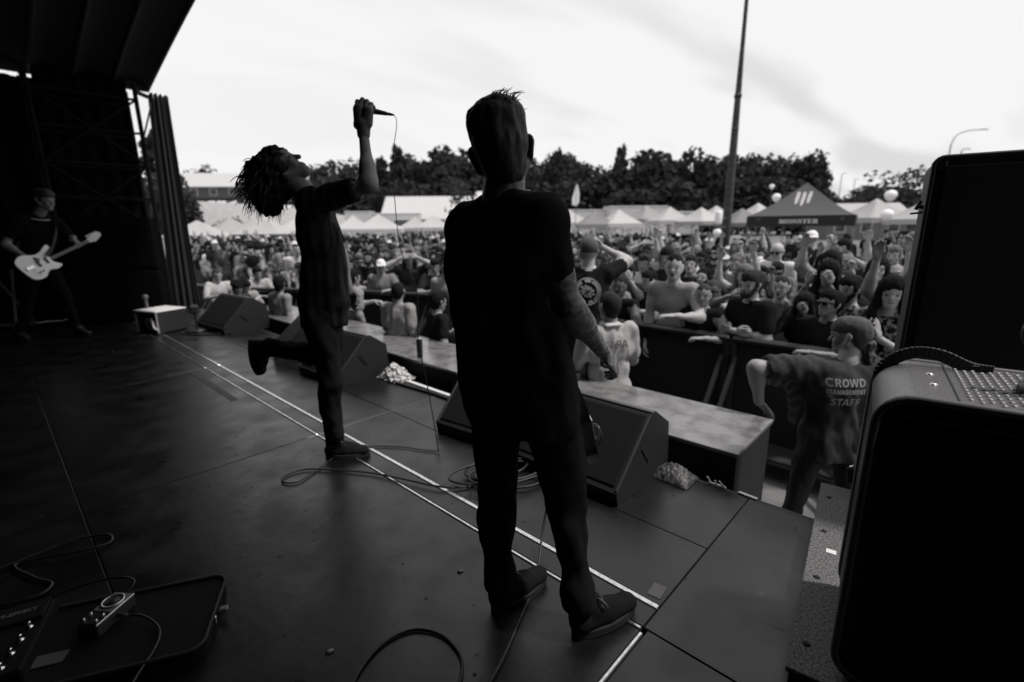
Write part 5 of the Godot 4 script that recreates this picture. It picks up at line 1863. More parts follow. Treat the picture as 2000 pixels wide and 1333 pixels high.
func build_singer() -> void:
	var base := Vector3(-1.09, 0, -2.78)
	var J := {
		"head": Vector3(-1.205, 1.672, -2.74), "neck": Vector3(-1.105, 1.545, -2.77), "chest": Vector3(-1.075, 1.33, -2.78), "pel": Vector3(-1.10, 0.955, -2.78),
		"shR": Vector3(-1.03, 1.505, -2.625), "elR": Vector3(-0.715, 1.585, -2.58), "wrR": Vector3(-0.735, 1.835, -2.62), "hdR": Vector3(0.05, 1.0, 0.0), "hnR": Vector3(0.3, 0.1, -1.0), "curlR": 1.2, "thumbR": 1.0, "hsR": 1.32,
		"shL": Vector3(-1.12, 1.49, -2.94), "elL": Vector3(-1.04, 1.22, -3.0), "wrL": Vector3(-0.98, 1.02, -2.93), "hdL": Vector3(0.2, -1, 0.1), "hnL": Vector3(-0.1, 0, 1), "curlL": 0.6,
		"hipR": Vector3(-1.09, 0.90, -2.70), "knR": Vector3(-1.065, 0.50, -2.72), "anR": Vector3(-1.095, 0.09, -2.755), "heR": Vector3(-1.155, 0.0, -2.745), "toR": Vector3(-0.890, 0.0, -2.785),
		"hipL": Vector3(-1.10, 0.92, -2.86), "knL": Vector3(-1.12, 0.60, -2.90), "anL": Vector3(-1.545, 0.655, -2.96), "heL": Vector3(-1.655, 0.70, -2.98), "toL": Vector3(-1.64, 0.46, -2.99), "soleL": Vector3(1.0, -0.1, 0.0),
		"backR": Vector3(-1, 0, 0), "backL": Vector3(0, 0.5, 0),
		"gaze": Vector3(0.52, 0.84, -0.05), "crown": Vector3(-0.84, 0.54, 0.0), "front": Vector3(0.985, 0.1, -0.1), "w": 0.85,
	}
	var K := rel(J, base)
	var p := thing("person", "person singing with head thrown back, one leg kicked up and microphone raised in a fist", "person", base)
	var skin := mat(0.13, 0.7, 0.0, 0.3)
	var stripe := Image.create(64, 64, false, Image.FORMAT_RGB8)
	for x in 64:
		var v := 0.55 if (x / 8) % 2 else 1.0
		for y in 64:
			stripe.set_pixel(x, y, Color(v, v, v))
	var shirt := textured(0.020, ImageTexture.create_from_image(stripe), 5.0, 0.9)
	shirt.metallic_specular = 0.15
	var jean := mat(0.012, 0.9, 0.0, 0.2)
	var I := dressed(p, K, {"skin": skin, "shirt": shirt, "trousers": jean, "shoes": mat(0.012, 0.9, 0.0, 0.2), "bulk": 0.86, "hem": 0.10, "sleeve": 0.72, "fold": 0.012, "thick": 0.88, "cell": 0.0105,
		"drape": [[K.chest + Vector3(0.06, 0.02, 0.0), K.pel + Vector3(0.095, 0.02, 0.04), 0.07, 0.085], [K.pel + Vector3(0.06, 0.0, 0.05), K.pel + Vector3(0.10, -0.10, 0.05), 0.08, 0.06]]})
	var hb: Basis = I.hb
	var hc: Vector3 = K.head
	var L := []
	var f := func(x: float, y: float, z: float) -> Vector3: return hc + hb * Vector3(x, y, z)
	# a bushy mop that falls back from the crown under its own weight
	var rng := RandomNumberGenerator.new()
	rng.seed = 17
	var spots := []
	for i in 90:
		var u := Vector3(rng.randfn(), rng.randfn(), rng.randfn()).normalized()
		var q: Vector3 = Vector3(0, 0.045, -0.055) + u * Vector3(0.095, 0.095, 0.10)
		# the face and throat stay clear
		if q.z > 0.02 and q.y < 0.085 or q.y < -0.045 and q.z > -0.06:
			continue
		spots.append(q)
		bn(L, f.call(q.x, q.y, q.z), f.call(q.x, q.y, q.z) + Vector3(-0.006, -0.03, 0), rng.randf_range(0.026, 0.04), 0.02, 4)
	bn(L, f.call(0, 0.045, -0.036), f.call(0, 0.062, 0.02), 0.094, 0.08, 4)
	bn(L, f.call(0, 0.03, -0.09), f.call(0, 0.02, -0.16) + Vector3(0, -0.03, 0), 0.10, 0.075, 4)
	bn(L, f.call(0, 0.09, -0.07), f.call(0, 0.09, -0.14) + Vector3(0, -0.02, 0), 0.085, 0.06, 4)
	part(p, "hair", order([[L, 0.008, 0.018]], 0.014), mat(0.010, 0.8, 0.0, 0.2))
	var st := new_st()
	for i in 420:
		var q: Vector3 = spots[rng.randi() % spots.size()] + Vector3(rng.randf_range(-0.03, 0.03), rng.randf_range(-0.03, 0.03), rng.randf_range(-0.09, 0.0))
		if q.z > 0.0:
			continue
		var p0: Vector3 = f.call(q.x, q.y, q.z)
		var od: Vector3 = (hb * (q - Vector3(0, 0.04, -0.05))).normalized()
		var ln := rng.randf_range(0.025, 0.06)
		var curl := Vector3(rng.randf_range(-0.02, 0.02), rng.randf_range(-0.02, 0.01), rng.randf_range(-0.02, 0.02))
		hair_strand(st, [p0 - od * 0.01, p0 + od * ln * 0.5 + curl * 0.4, p0 + od * ln + curl + Vector3(0, -ln * 0.55, 0)], rng.randf_range(0.002, 0.0045))
	# locks flicked out behind the crown
	for i in 9:
		var o := Vector3(rng.randf_range(-0.015, 0.015), rng.randf_range(-0.015, 0.015), rng.randf_range(-0.03, 0.03))
		var c: Vector3 = f.call(0.0, 0.13, -0.02)
		hair_strand(st, [c + o, c + o + Vector3(-0.05, -0.03, 0), c + o * 1.4 + Vector3(-0.10, -0.10, 0), c + o * 1.2 + Vector3(-0.135, -0.165 - 0.02 * rng.randf(), 0)], 0.006)
	part(p, "hair_strands", done(st), mat(0.014, 0.6))
	# fringe of lashes and brow, and the open mouth
	add_face(p, hb, hc, 1.0, true)
	part(p, "sock", box_mesh(Vector3(0.075, 0.035, 0.075), 0.02, K.anR + Vector3(-0.01, 0.0, 0)), mat(0.55, 0.9))
	# microphone in the fist
	var mic := thing("microphone", "handheld microphone in the singer's raised fist, its tail pointing away", "microphone", Vector3(-0.690, 1.945, -2.640))
	var mdir := Vector3(0.97, -0.20, 0.12).normalized()
	mic.basis = frame_along(mdir).scaled_local(Vector3.ONE * 0.86)
	st = new_st()
	lathe(st, [[0.0, -0.055], [0.017, -0.05], [0.0185, -0.03], [0.016, 0.02], [0.011, 0.085], [0.0095, 0.094], [0.0, 0.095]], 18)
	part(mic, "handle", done(st), mat(0.02, 0.4))
	st = new_st()
	lathe(st, [[0.0, -0.108], [0.014, -0.104], [0.023, -0.09], [0.025, -0.075], [0.021, -0.058], [0.017, -0.05], [0.0, -0.05]], 18)
	part(mic, "grille", done(st), mat(0.06, 0.35, 0.8))
	st = new_st()
	lathe(st, [[0.009, 0.092], [0.008, 0.115], [0.0045, 0.135], [0.0, 0.136]], 12)
	part(mic, "connector", done(st), mat(0.03, 0.3, 0.7))

func build_guitarist() -> void:
	var base := Vector3(-6.0, 0, -6.25)
	var J := {
		"head": Vector3(-5.775, 1.735, -6.28), "neck": Vector3(-5.90, 1.575, -6.29), "chest": Vector3(-5.985, 1.35, -6.28), "pel": Vector3(-6.03, 0.97, -6.27),
		"shR": Vector3(-5.99, 1.50, -6.10), "elR": Vector3(-6.12, 1.215, -6.0), "wrR": Vector3(-5.88, 1.06, -5.98), "hdR": Vector3(0.9, -0.35, 0.1), "hnR": Vector3(0, -0.3, -1), "curlR": 0.7,
		"shL": Vector3(-5.87, 1.48, -6.45), "elL": Vector3(-5.76, 1.19, -6.58), "wrL": Vector3(-5.63, 1.20, -6.42), "hdL": Vector3(0.4, 0.6, 0.4), "hnL": Vector3(-0.6, 0.4, 0.6), "curlL": 1.0,
		"hipR": Vector3(-6.05, 0.91, -6.19), "knR": Vector3(-6.14, 0.50, -6.14), "anR": Vector3(-6.32, 0.12, -6.12), "heR": Vector3(-6.40, 0.05, -6.12), "toR": Vector3(-6.16, 0.0, -6.06), "soleR": Vector3(-0.2, 1, 0),
		"hipL": Vector3(-6.0, 0.91, -6.36), "knL": Vector3(-5.87, 0.51, -6.38), "anL": Vector3(-5.84, 0.10, -6.40), "heL": Vector3(-5.88, 0.0, -6.41), "toL": Vector3(-5.62, 0.0, -6.34),
		"backR": Vector3(-1, 0, 0), "backL": Vector3(-1, 0, 0),
		"gaze": Vector3(1.0, -0.12, 0.12), "front": Vector3(0.93, 0, 0.36), "w": 0.92,
	}
	var K := rel(J, base)
	var p := thing("person", "person in dark clothes striding and playing a pale electric guitar at the dark far wing", "person", base)
	var I := dressed(p, K, {"skin": mat(0.17, 0.7), "shirt": mat(0.005, 0.95, 0.0, 0.15), "trousers": mat(0.006, 0.95, 0.0, 0.15), "shoes": mat(0.012, 0.6), "bulk": 0.9, "hem": 0.1, "cell": 0.014, "head_cell": 0.008, "hand_cell": 0.007, "fold": 0.01})
	part(p, "hair", order([[hair_bones("short", I.hb, K.head), 0.009, 0.02]]), mat(0.015, 0.8))
	add_face(p, I.hb, K.head)
	var st := new_st()
	tube(st, smooth_path([K.neck + Vector3(-0.08, -0.03, 0.09), K.neck + Vector3(0.0, -0.055, 0.12), K.neck + Vector3(0.08, -0.075, 0.05), K.neck + Vector3(0.085, -0.07, -0.04)], 6), 0.009, -1.0, 6)
	part(p, "collar", done(st), mat(0.25, 0.8))
	var g := thing("electric_guitar", "pale offset electric guitar with white pickguard held by the striding person", "electric guitar", Vector3(-5.76, 0.985, -6.02))
	var nx := Vector3(0.36, 0.42, -0.84).normalized()
	var nz := Vector3(0.90, 0.32, 0.35)
	nz = (nz - nx * nz.dot(nx)).normalized()
	g.basis = Basis(nx, nz.cross(nx), nz).scaled_local(Vector3.ONE * 0.88)
	var out := PackedVector2Array()
	for q in smooth_path([Vector3(-0.24, 0.0, 0), Vector3(-0.23, 0.13, 0), Vector3(-0.12, 0.18, 0), Vector3(0.0, 0.125, 0), Vector3(0.10, 0.135, 0), Vector3(0.2, 0.18, 0), Vector3(0.22, 0.12, 0), Vector3(0.14, 0.05, 0), Vector3(0.13, -0.05, 0), Vector3(0.19, -0.12, 0), Vector3(0.12, -0.15, 0), Vector3(0.02, -0.125, 0), Vector3(-0.08, -0.18, 0), Vector3(-0.2, -0.15, 0), Vector3(-0.24, 0.0, 0)], 5):
		if out.is_empty() or out[out.size() - 1].distance_to(Vector2(q.x, q.y)) > 0.004:
			out.append(Vector2(q.x, q.y))
	out.remove_at(out.size() - 1)
	st = new_st()
	prism(st, out, 0.045)
	part(g, "body", done(st), mat(0.8, 0.25))
	st = new_st()
	prism(st, PackedVector2Array([Vector2(-0.13, -0.03), Vector2(-0.11, -0.14), Vector2(0.01, -0.11), Vector2(0.12, -0.13), Vector2(0.165, -0.1), Vector2(0.12, -0.035), Vector2(0.12, 0.045), Vector2(0.17, 0.12), Vector2(0.1, 0.11), Vector2(0.0, 0.05), Vector2(-0.02, -0.01)]), 0.005, Transform3D(Basis.IDENTITY, Vector3(0, 0, 0.025)))
	part(g, "pickguard", done(st), mat(0.9, 0.35))
	part(g, "neck", box_mesh(Vector3(0.56, 0.05, 0.024), 0.008, Vector3(0.40, 0, 0.014)), mat(0.1, 0.5))
	st = new_st()
	prism(st, PackedVector2Array([Vector2(0.67, -0.025), Vector2(0.67, 0.03), Vector2(0.78, 0.06), Vector2(0.87, 0.06), Vector2(0.885, 0.02), Vector2(0.86, -0.01), Vector2(0.76, -0.045)]), 0.016, Transform3D(Basis.IDENTITY, Vector3(0, 0, 0.008)))
	part(g, "headstock", done(st), mat(0.5, 0.35))
	for k in 6:
		st = new_st()
		rod(st, Vector3(0.70 + 0.028 * k, 0.045, 0.01), Vector3(0.70 + 0.028 * k, 0.08, 0.01), 0.007, 0.007, 7)
		part(g, "tuning_peg", done(st), mat(0.6, 0.25, 0.9))
	for x in [-0.03, 0.07]:
		part(g, "pickup", box_mesh(Vector3(0.035, 0.085, 0.012), 0.004, Vector3(x, 0, 0.03)), mat(0.03, 0.4))
	part(g, "bridge", box_mesh(Vector3(0.1, 0.05, 0.014), 0.004, Vector3(-0.14, 0, 0.03)), mat(0.6, 0.25, 0.9))
	for x in [-0.09, -0.05]:
		st = new_st()
		rod(st, Vector3(x, -0.10, 0.026), Vector3(x, -0.10, 0.045), 0.012)
		part(g, "knob", done(st), mat(0.03, 0.4))
	st = new_st()
	var sp := smooth_path([Vector3(-6.03, 1.0, -6.0), Vector3(-6.10, 1.2, -6.14), Vector3(-6.02, 1.46, -6.30), Vector3(-5.93, 1.57, -6.40), Vector3(-5.80, 1.42, -6.38), Vector3(-5.72, 1.2, -6.2), Vector3(-5.68, 1.08, -6.05)], 6)
	for i in sp.size() - 1:
		bar(st, sp[i], sp[i] + (sp[i + 1] - sp[i]) * 1.05, 0.006, 0.05, 0.001)
	part(g, "strap", done(st), mat(0.015, 0.8)).transform = g.transform.affine_inverse()
# ------------------------------------------------------------------ trees, buildings, stalls, posts
func crown_mesh(sd: int, kind: String) -> ArrayMesh:
	# leaf clumps spread through the crown's volume; the unit crown is 1 tall and 1 wide, standing on y = 0
	var rng := RandomNumberGenerator.new()
	rng.seed = sd
	var s := new_st()
	s.set_smooth_group(-1)
	var lobes := []
	if kind == "conifer":
		for k in 26:
			var y := 0.06 + 0.9 * k / 26.0
			var r := 0.42 * pow(1.0 - y, 0.8) + 0.02
			var a := k * 2.4
			lobes.append([Vector3(cos(a) * r * 0.55, y, sin(a) * r * 0.55), Vector3(r * 0.62, 0.055, r * 0.62), 26])
	elif kind == "bare":
		for k in 16:
			lobes.append([Vector3(rng.randf_range(-0.34, 0.34), rng.randf_range(0.25, 0.95), rng.randf_range(-0.34, 0.34)), Vector3(0.16, 0.13, 0.16), 26])
	else:
		var nl := 18
		for k in nl:
			var y := rng.randf_range(0.12, 0.86)
			var r := 0.40 * sqrt(maxf(0.05, 1.0 - pow((y - 0.42) / 0.62, 2.0)))
			var a := rng.randf() * TAU
			var q := r * rng.randf_range(0.35, 0.8)
			var sz := rng.randf_range(0.15, 0.25)
			lobes.append([Vector3(cos(a) * q, y, sin(a) * q), Vector3(sz, sz * 0.85, sz), 95])
	for l in lobes:
		for i in l[2]:
			var d := Vector3(rng.randfn(), rng.randfn(), rng.randfn()).normalized() * pow(rng.randf(), 0.4)
			var c: Vector3 = l[0] + d * (l[1] as Vector3)
			var sz := rng.randf_range(0.024, 0.055) * (0.7 if kind == "bare" else 1.0)
			var n := (d + Vector3(rng.randfn(), rng.randfn() + 0.6, rng.randfn()) * 0.6).normalized()
			var x := n.cross(Vector3(rng.randfn(), rng.randfn(), rng.randfn())).normalized()
			var y2 := n.cross(x)
			var p := []
			for m in 5:
				var an := TAU * m / 5.0
				p.append(c + (x * cos(an) + y2 * sin(an) * rng.randf_range(0.6, 1.0)) * sz + n * rng.randf_range(-0.25, 0.25) * sz)
			tri(s, p[0], p[1], p[2])
			tri(s, p[0], p[2], p[3])
			tri(s, p[0], p[3], p[4])
	s.generate_normals()
	return s.commit()

func trunk_mesh(sd: int) -> ArrayMesh:
	var rng := RandomNumberGenerator.new()
	rng.seed = sd
	var s := new_st()
	tube(s, smooth_path([Vector3(0, 0, 0), Vector3(0.01, 0.3, 0), Vector3(-0.01, 0.6, 0.01), Vector3(0.0, 0.92, 0)], 3), 0.025, 0.006, 7)
	for k in 9:
		var y := rng.randf_range(0.25, 0.75)
		var a := k * 2.4
		var d := Vector3(cos(a), 0.8, sin(a)) * rng.randf_range(0.15, 0.3)
		tube(s, smooth_path([Vector3(0, y, 0), Vector3(0, y, 0) + d * Vector3(0.5, 0.35, 0.5), Vector3(0, y, 0) + d], 3), 0.01, 0.003, 5)
	return done(s)

func build_trees() -> void:
	var crowns := {"round": [], "conifer": [], "bare": []}
	var trunks := []
	for k in 5:
		crowns["round"].append(crown_mesh(100 + k, "round"))
	for k in 2:
		crowns["conifer"].append(crown_mesh(200 + k, "conifer"))
		crowns["bare"].append(crown_mesh(300 + k, "bare"))
		trunks.append(trunk_mesh(400 + k))
	var leaf: Array = []
	for v in [0.026, 0.034, 0.044]:
		var m := mat(v, 0.85).duplicate()
		m.backlight_enabled = true
		m.metallic_specular = 0.15
		m.backlight = Color(0.15, 0.15, 0.15)
		leaf.append(m)
	var bark := mat(0.05, 0.9)
	# x, z, height, width, kind
	var T := [
		[-37.0, -100, 14.1, 8, "round"], [-30.4, -92, 12.4, 7.5, "round"], [-30.1, -104, 14.9, 7.5, "round"], [-24.5, -98, 14.7, 5.0, "conifer"], [-20.8, -95, 16.0, 5.2, "conifer"], [-20.2, -104, 16.0, 6.5, "round"],
		[-14.2, -92, 16.2, 7.4, "round"], [-10.8, -98, 15.4, 7, "round"], [-8.4, -104, 16.4, 7.5, "round"], [-4.4, -96, 14.4, 7, "round"], [0.2, -98, 14.4, 7, "round"], [4.0, -92, 15.7, 6.4, "round"], [7.1, -100, 14.8, 4.8, "round"], [8.7, -94, 15.1, 4.2, "conifer"],
		[12.0, -102, 14.8, 7.2, "round"], [14.1, -92, 12.0, 6.6, "round"], [18.8, -100, 13.3, 7, "round"], [20.6, -95, 15.8, 4.6, "conifer"], [25.5, -103, 15.2, 8.2, "round"], [26.4, -92, 13.6, 6.6, "round"], [31.9, -99, 13.7, 7, "round"],
		[33.7, -94, 15.9, 6.6, "round"], [40.1, -101, 13.8, 6, "round"], [39.7, -93, 13.2, 5.6, "round"], [44.7, -98, 14.2, 7, "round"], [45.7, -92, 12.7, 6.4, "round"], [51.9, -97, 14.3, 7, "round"], [50.9, -90, 13.4, 6.3, "round"], [56.0, -94, 12.2, 5.0, "round"],
		[-17.2, -97, 13.0, 6, "round"], [-33.5, -96, 11.0, 6, "round"], [16.5, -97, 12.2, 6, "round"], [23.0, -96, 12.0, 6, "round"], [29.0, -96, 12.2, 6.2, "round"], [36.6, -97, 12.6, 6.4, "round"], [42.4, -95, 12.0, 6, "round"], [48.6, -95, 12.4, 6, "round"], [9.8, -97, 12.0, 6, "round"], [2.0, -95, 12.6, 6, "round"], [-6.6, -94, 12.2, 6, "round"], [-12.4, -96, 12.8, 6, "round"], [-26.5, -95, 11.6, 6, "round"], [54.0, -92, 11.0, 5.6, "round"],
		[5.5, -90, 9.0, 6, "round"], [11.0, -90, 9.0, 6, "round"], [17.0, -89, 9.0, 6.4, "round"], [22.5, -89, 9.0, 6, "round"], [30.0, -89, 9.5, 6.4, "round"], [36.0, -89, 9.5, 6.4, "round"], [43.0, -89, 9.2, 6.4, "round"], [48.5, -88, 9.2, 6, "round"], [-22.5, -90, 9.2, 6.4, "round"], [-17.6, -89, 9.2, 6.4, "round"], [-9.0, -89, 9.6, 6.4, "round"], [-1.5, -90, 9.6, 6.6, "round"], [-28.5, -89, 8.6, 6, "round"], [54.5, -88, 7.5, 5, "round"],
		[-41.2, -60, 12.6, 6.0, "conifer"], [-66.3, -110, 14.9, 6.5, "bare"], [-33.6, -52, 5.6, 2.6, "round"], [-33.4, -50, 6.4, 2.6, "round"], [-27.0, -47, 3.3, 2.2, "round"], [-36.5, -54, 7.2, 3.4, "round"],
		[91.0, -130, 9.7, 12, "round"], [61.1, -80, 9.9, 6.5, "bare"], [67.5, -90, 7.6, 9, "round"], [69.5, -85, 10.2, 6.5, "bare"], [82.0, -140, 8.5, 12, "round"], [73.0, -100, 8.6, 9, "round"], [63.5, -84, 6.8, 6, "round"],
		[-5.6, -56.0, 7.4, 3.2, "bare"],
	]
	var words := {"round": "dark broadleaf tree", "conifer": "narrow pointed conifer", "bare": "thin open crowned tree"}
	var lay := ["at the back of the wood", "amid the wood", "fronting the wood"]
	for i in T.size():
		var t: Array = T[i]
		var at := Vector3(t[0], GROUND - 0.1, t[1])
		var px: float = t[0] / -float(t[1])
		var where: String
		if i >= 57 and i < 63:
			where = ["beside the scrim curtain", "behind the house on the bank", "low on the bank, nearest the curtain", "half hidden by the curtain on the bank", "smallest at the foot of the bank", "tallest of the bushes on the bank"][i - 57]
		elif i >= 63 and i < 70:
			where = ["far behind the road on the right", "with sky through it, left of the tall cabinet", "beyond the stalls beside the tall cabinet", "showing just beside the tall cabinet", "farthest away at the end of the road", "behind the pale roofs on the right", "dense one under the open tree on the right"][i - 63]
		elif i == 70:
			where = "standing in front of the long white building"
		else:
			where = "%s, %s" % [lay[0 if t[1] < -97 else (1 if t[1] < -91 else 2)], ["far left end", "left of the bassist", "behind the bassist", "right of the bassist", "left of the pole", "behind the pole", "right of the pole", "above the dark stall"][clampi(int((px + 0.42) / 0.135), 0, 7)]]
		var o := thing("tree", "%s %s" % [words[t[4]], where], "tree", at, i * 1.7, "trees beyond the stalls")
		var set_: Array = crowns[t[4]]
		var c := part(o, "crown", set_[i % set_.size()], leaf[i % 3])
		var h: float = t[2]
		c.position.y = h * (0.08 if t[4] != "bare" else 0.2)
		c.scale = Vector3(t[3] * 1.8, h * (1.0 if t[4] != "bare" else 0.82), t[3] * 1.8)
		var tr := part(o, "trunk", trunks[i % 2], bark)
		tr.scale = Vector3(t[3] * 1.1, h * 0.96, t[3] * 1.1)
	uniq_labels("tree", "th from the left")

# labels that still coincide get their place from left to right among their likes
func uniq_labels(prefix: String, _tail: String) -> void:
	var by := {}
	for c in get_children():
		if c.has_meta("label") and String(c.name).begins_with(prefix):
			var l: String = c.get_meta("label")
			if not by.has(l):
				by[l] = []
			by[l].append(c)
	var ord := ["leftmost", "second", "third", "fourth", "fifth", "sixth", "seventh", "eighth", "ninth", "tenth"]
	for l in by:
		var a: Array = by[l]
		if a.size() < 2:
			continue
		a.sort_custom(func(p, q): return p.position.x / -p.position.z < q.position.x / -q.position.z)
		for k in a.size():
			a[k].set_meta("label", l + (", leftmost" if k == 0 else ", %s from left" % ord[mini(k, 9)]))

func gable_house(called: String, label: String, at: Vector3, turn: float, w: float, d: float, h: float, rise: float, wall_v: float, roof_v: float, wins: int) -> void:
	var o := thing(called, label, "building", at, turn)
	var s := new_st()
	bx(s, Vector3(w, h, d), Transform3D(Basis.IDENTITY, Vector3(0, h * 0.5, 0)))
	prism(s, PackedVector2Array([Vector2(-d * 0.5, h), Vector2(d * 0.5, h), Vector2(0, h + rise)]), w, Transform3D(Basis(Vector3.UP, PI * 0.5), Vector3.ZERO))
	part(o, "wall", done(s), mat(wall_v, 0.9))
	var r := new_st()
	var sl := Vector2(d * 0.5 + 0.5, rise * (d * 0.5 + 0.5) / (d * 0.5))
	for q in [-1.0, 1.0]:
		var ang: float = atan2(rise, d * 0.5) * q
		bx(r, Vector3(w + 0.8, 0.14, sl.length()), Transform3D(Basis(Vector3.RIGHT, ang), Vector3(0, h + rise - sl.y * 0.5 + 0.14, q * sl.x * 0.5)))
	part(o, "roof", done(r), mat(roof_v, 0.7))
	for k in wins:
		var x := -w * 0.5 + w * (k + 0.5) / wins
		var win := part(o, "window", box_mesh(Vector3(1.3, 1.3, 0.1), 0.0, Vector3(x, h * 0.55, d * 0.5 + 0.02)), mat(0.5, 0.6))
		part(win, "pane", box_mesh(Vector3(1.1, 1.1, 0.02), 0.0, Vector3(x, h * 0.55, d * 0.5 + 0.08)), mat(0.03, 0.1))

func build_buildings() -> void:
	gable_house("hall", "long pale roofed white building behind the white stalls left of the bass player", Vector3(-9.0, GROUND, -66.0), 0.05, 13.5, 9.0, 3.2, 2.6, 0.5, 0.46, 5)
	gable_house("hall", "pale roofed building partly hidden by the bass player's left shoulder", Vector3(-1.0, GROUND, -68.0), 0.0, 6.5, 9.0, 3.6, 2.9, 0.45, 0.48, 2)
	gable_house("house", "low house with a broad pale grey roof on top of the grassy bank", Vector3(-60.0, 6.9, -100.0), 0.12, 17.0, 9.0, 2.2, 2.6, 0.08, 0.45, 5)
	gable_house("house", "dark roofed low house on the crest of the bank behind the singer's hair", Vector3(-45.0, 5.9, -101.0), 0.1, 15.0, 8.0, 1.8, 1.6, 0.04, 0.05, 4)
	gable_house("shed", "low dark roofed shed behind the small stalls on the right", Vector3(44.0, GROUND, -64.0), -0.15, 9.0, 6.0, 2.9, 1.4, 0.12, 0.35, 3)
	# long trailers and awnings behind the stalls
	var rows := [[-13.2, -58.0, 5.5, 3.6, "white box trailer with a rounded roof left of the long building", 0.50], [-18.0, -60.0, 3.0, 3.9, "small white trailer beside the singer's shoulder", 0.50], [-7.4, -55.5, 10.5, 2.9, "long dark sided truck trailer with a white roof edge", 0.07], [7.4, -56.0, 6.2, 3.7, "long white truck trailer behind the stalls right of the bass player", 0.50], [13.6, -55.0, 6.4, 4.0, "second long white truck trailer, left of the feather flag's stalls", 0.50], [19.0, -56.0, 3.2, 3.4, "short grey truck trailer beyond the small stalls", 0.4], [-4.0, -48.0, 4.4, 2.7, "white passenger coach roof between the stalls left of the bass player", 0.50]]
	for r in rows:
		var t := thing("trailer", r[4], "trailer", Vector3(r[0], GROUND, r[1]), 0.06)
		part(t, "box", box_mesh(Vector3(r[2], r[3] - 1.0, 2.5), 0.12, Vector3(0, (r[3] + 1.0) * 0.5, 0)), mat(r[5], 0.5))
		part(t, "roof", box_mesh(Vector3(r[2] + 0.05, 0.12, 2.56), 0.03, Vector3(0, r[3] + 0.04, 0)), mat(0.5, 0.5))
		for x in [-0.32, -0.2, 0.3]:
			var s := new_st()
			lathe(s, [[0.0, -1.2], [0.45, -1.2], [0.5, -1.1], [0.5, 1.1], [0.45, 1.2], [0.0, 1.2]], 14, Transform3D(Basis(Vector3.RIGHT, PI * 0.5), Vector3(x * r[2], 0.5, 0)))
			part(t, "wheel", done(s), mat(0.02, 0.8))

func tent_parts() -> Dictionary:
	# unit stall: 3 m square, eave 2.1, peak 3.1
	var d := {}
	var s := new_st()
	var e := 2.12
	var pk := 3.1
	# four sagging panels
	for k in 4:
		var b := Basis(Vector3.UP, PI * 0.5 * k)
		sheet(s, func(u: float, v: float) -> Vector3:
			var x := lerpf(-1.5, 1.5, u) * (1.0 - v)
			var z := 1.5 * (1.0 - v)
			var y := lerpf(e, pk, v) - 0.10 * sin(v * PI) * (0.4 + 0.6 * sin(u * PI))
			return b * Vector3(x, y, z), 8, 6)
	d.canopy = done(s)
	s = new_st()
	for k in 4:
		var b := Basis(Vector3.UP, PI * 0.5 * k)
		bx(s, Vector3(2.99, 0.26, 0.012), Transform3D(b, b * Vector3(0, e - 0.125, 1.5)))
	d.valance = done(s)
	s = new_st()
	rod(s, Vector3.ZERO, Vector3(0, e, 0), 0.022, 0.022, 6)
	d.leg = done(s)
	s = new_st()
	for k in 4:
		var b := Basis(Vector3.UP, PI * 0.5 * k)
		for q in 2:
			rod(s, b * Vector3(-1.42 + 1.42 * q, e - 0.5, 1.42), b * Vector3(1.42 * q, e - 0.08, 1.42), 0.011, 0.011, 5)
			rod(s, b * Vector3(-1.42 + 1.42 * q, e - 0.08, 1.42), b * Vector3(1.42 * q, e - 0.5, 1.42), 0.011, 0.011, 5)
	d.truss = done(s)
	return d

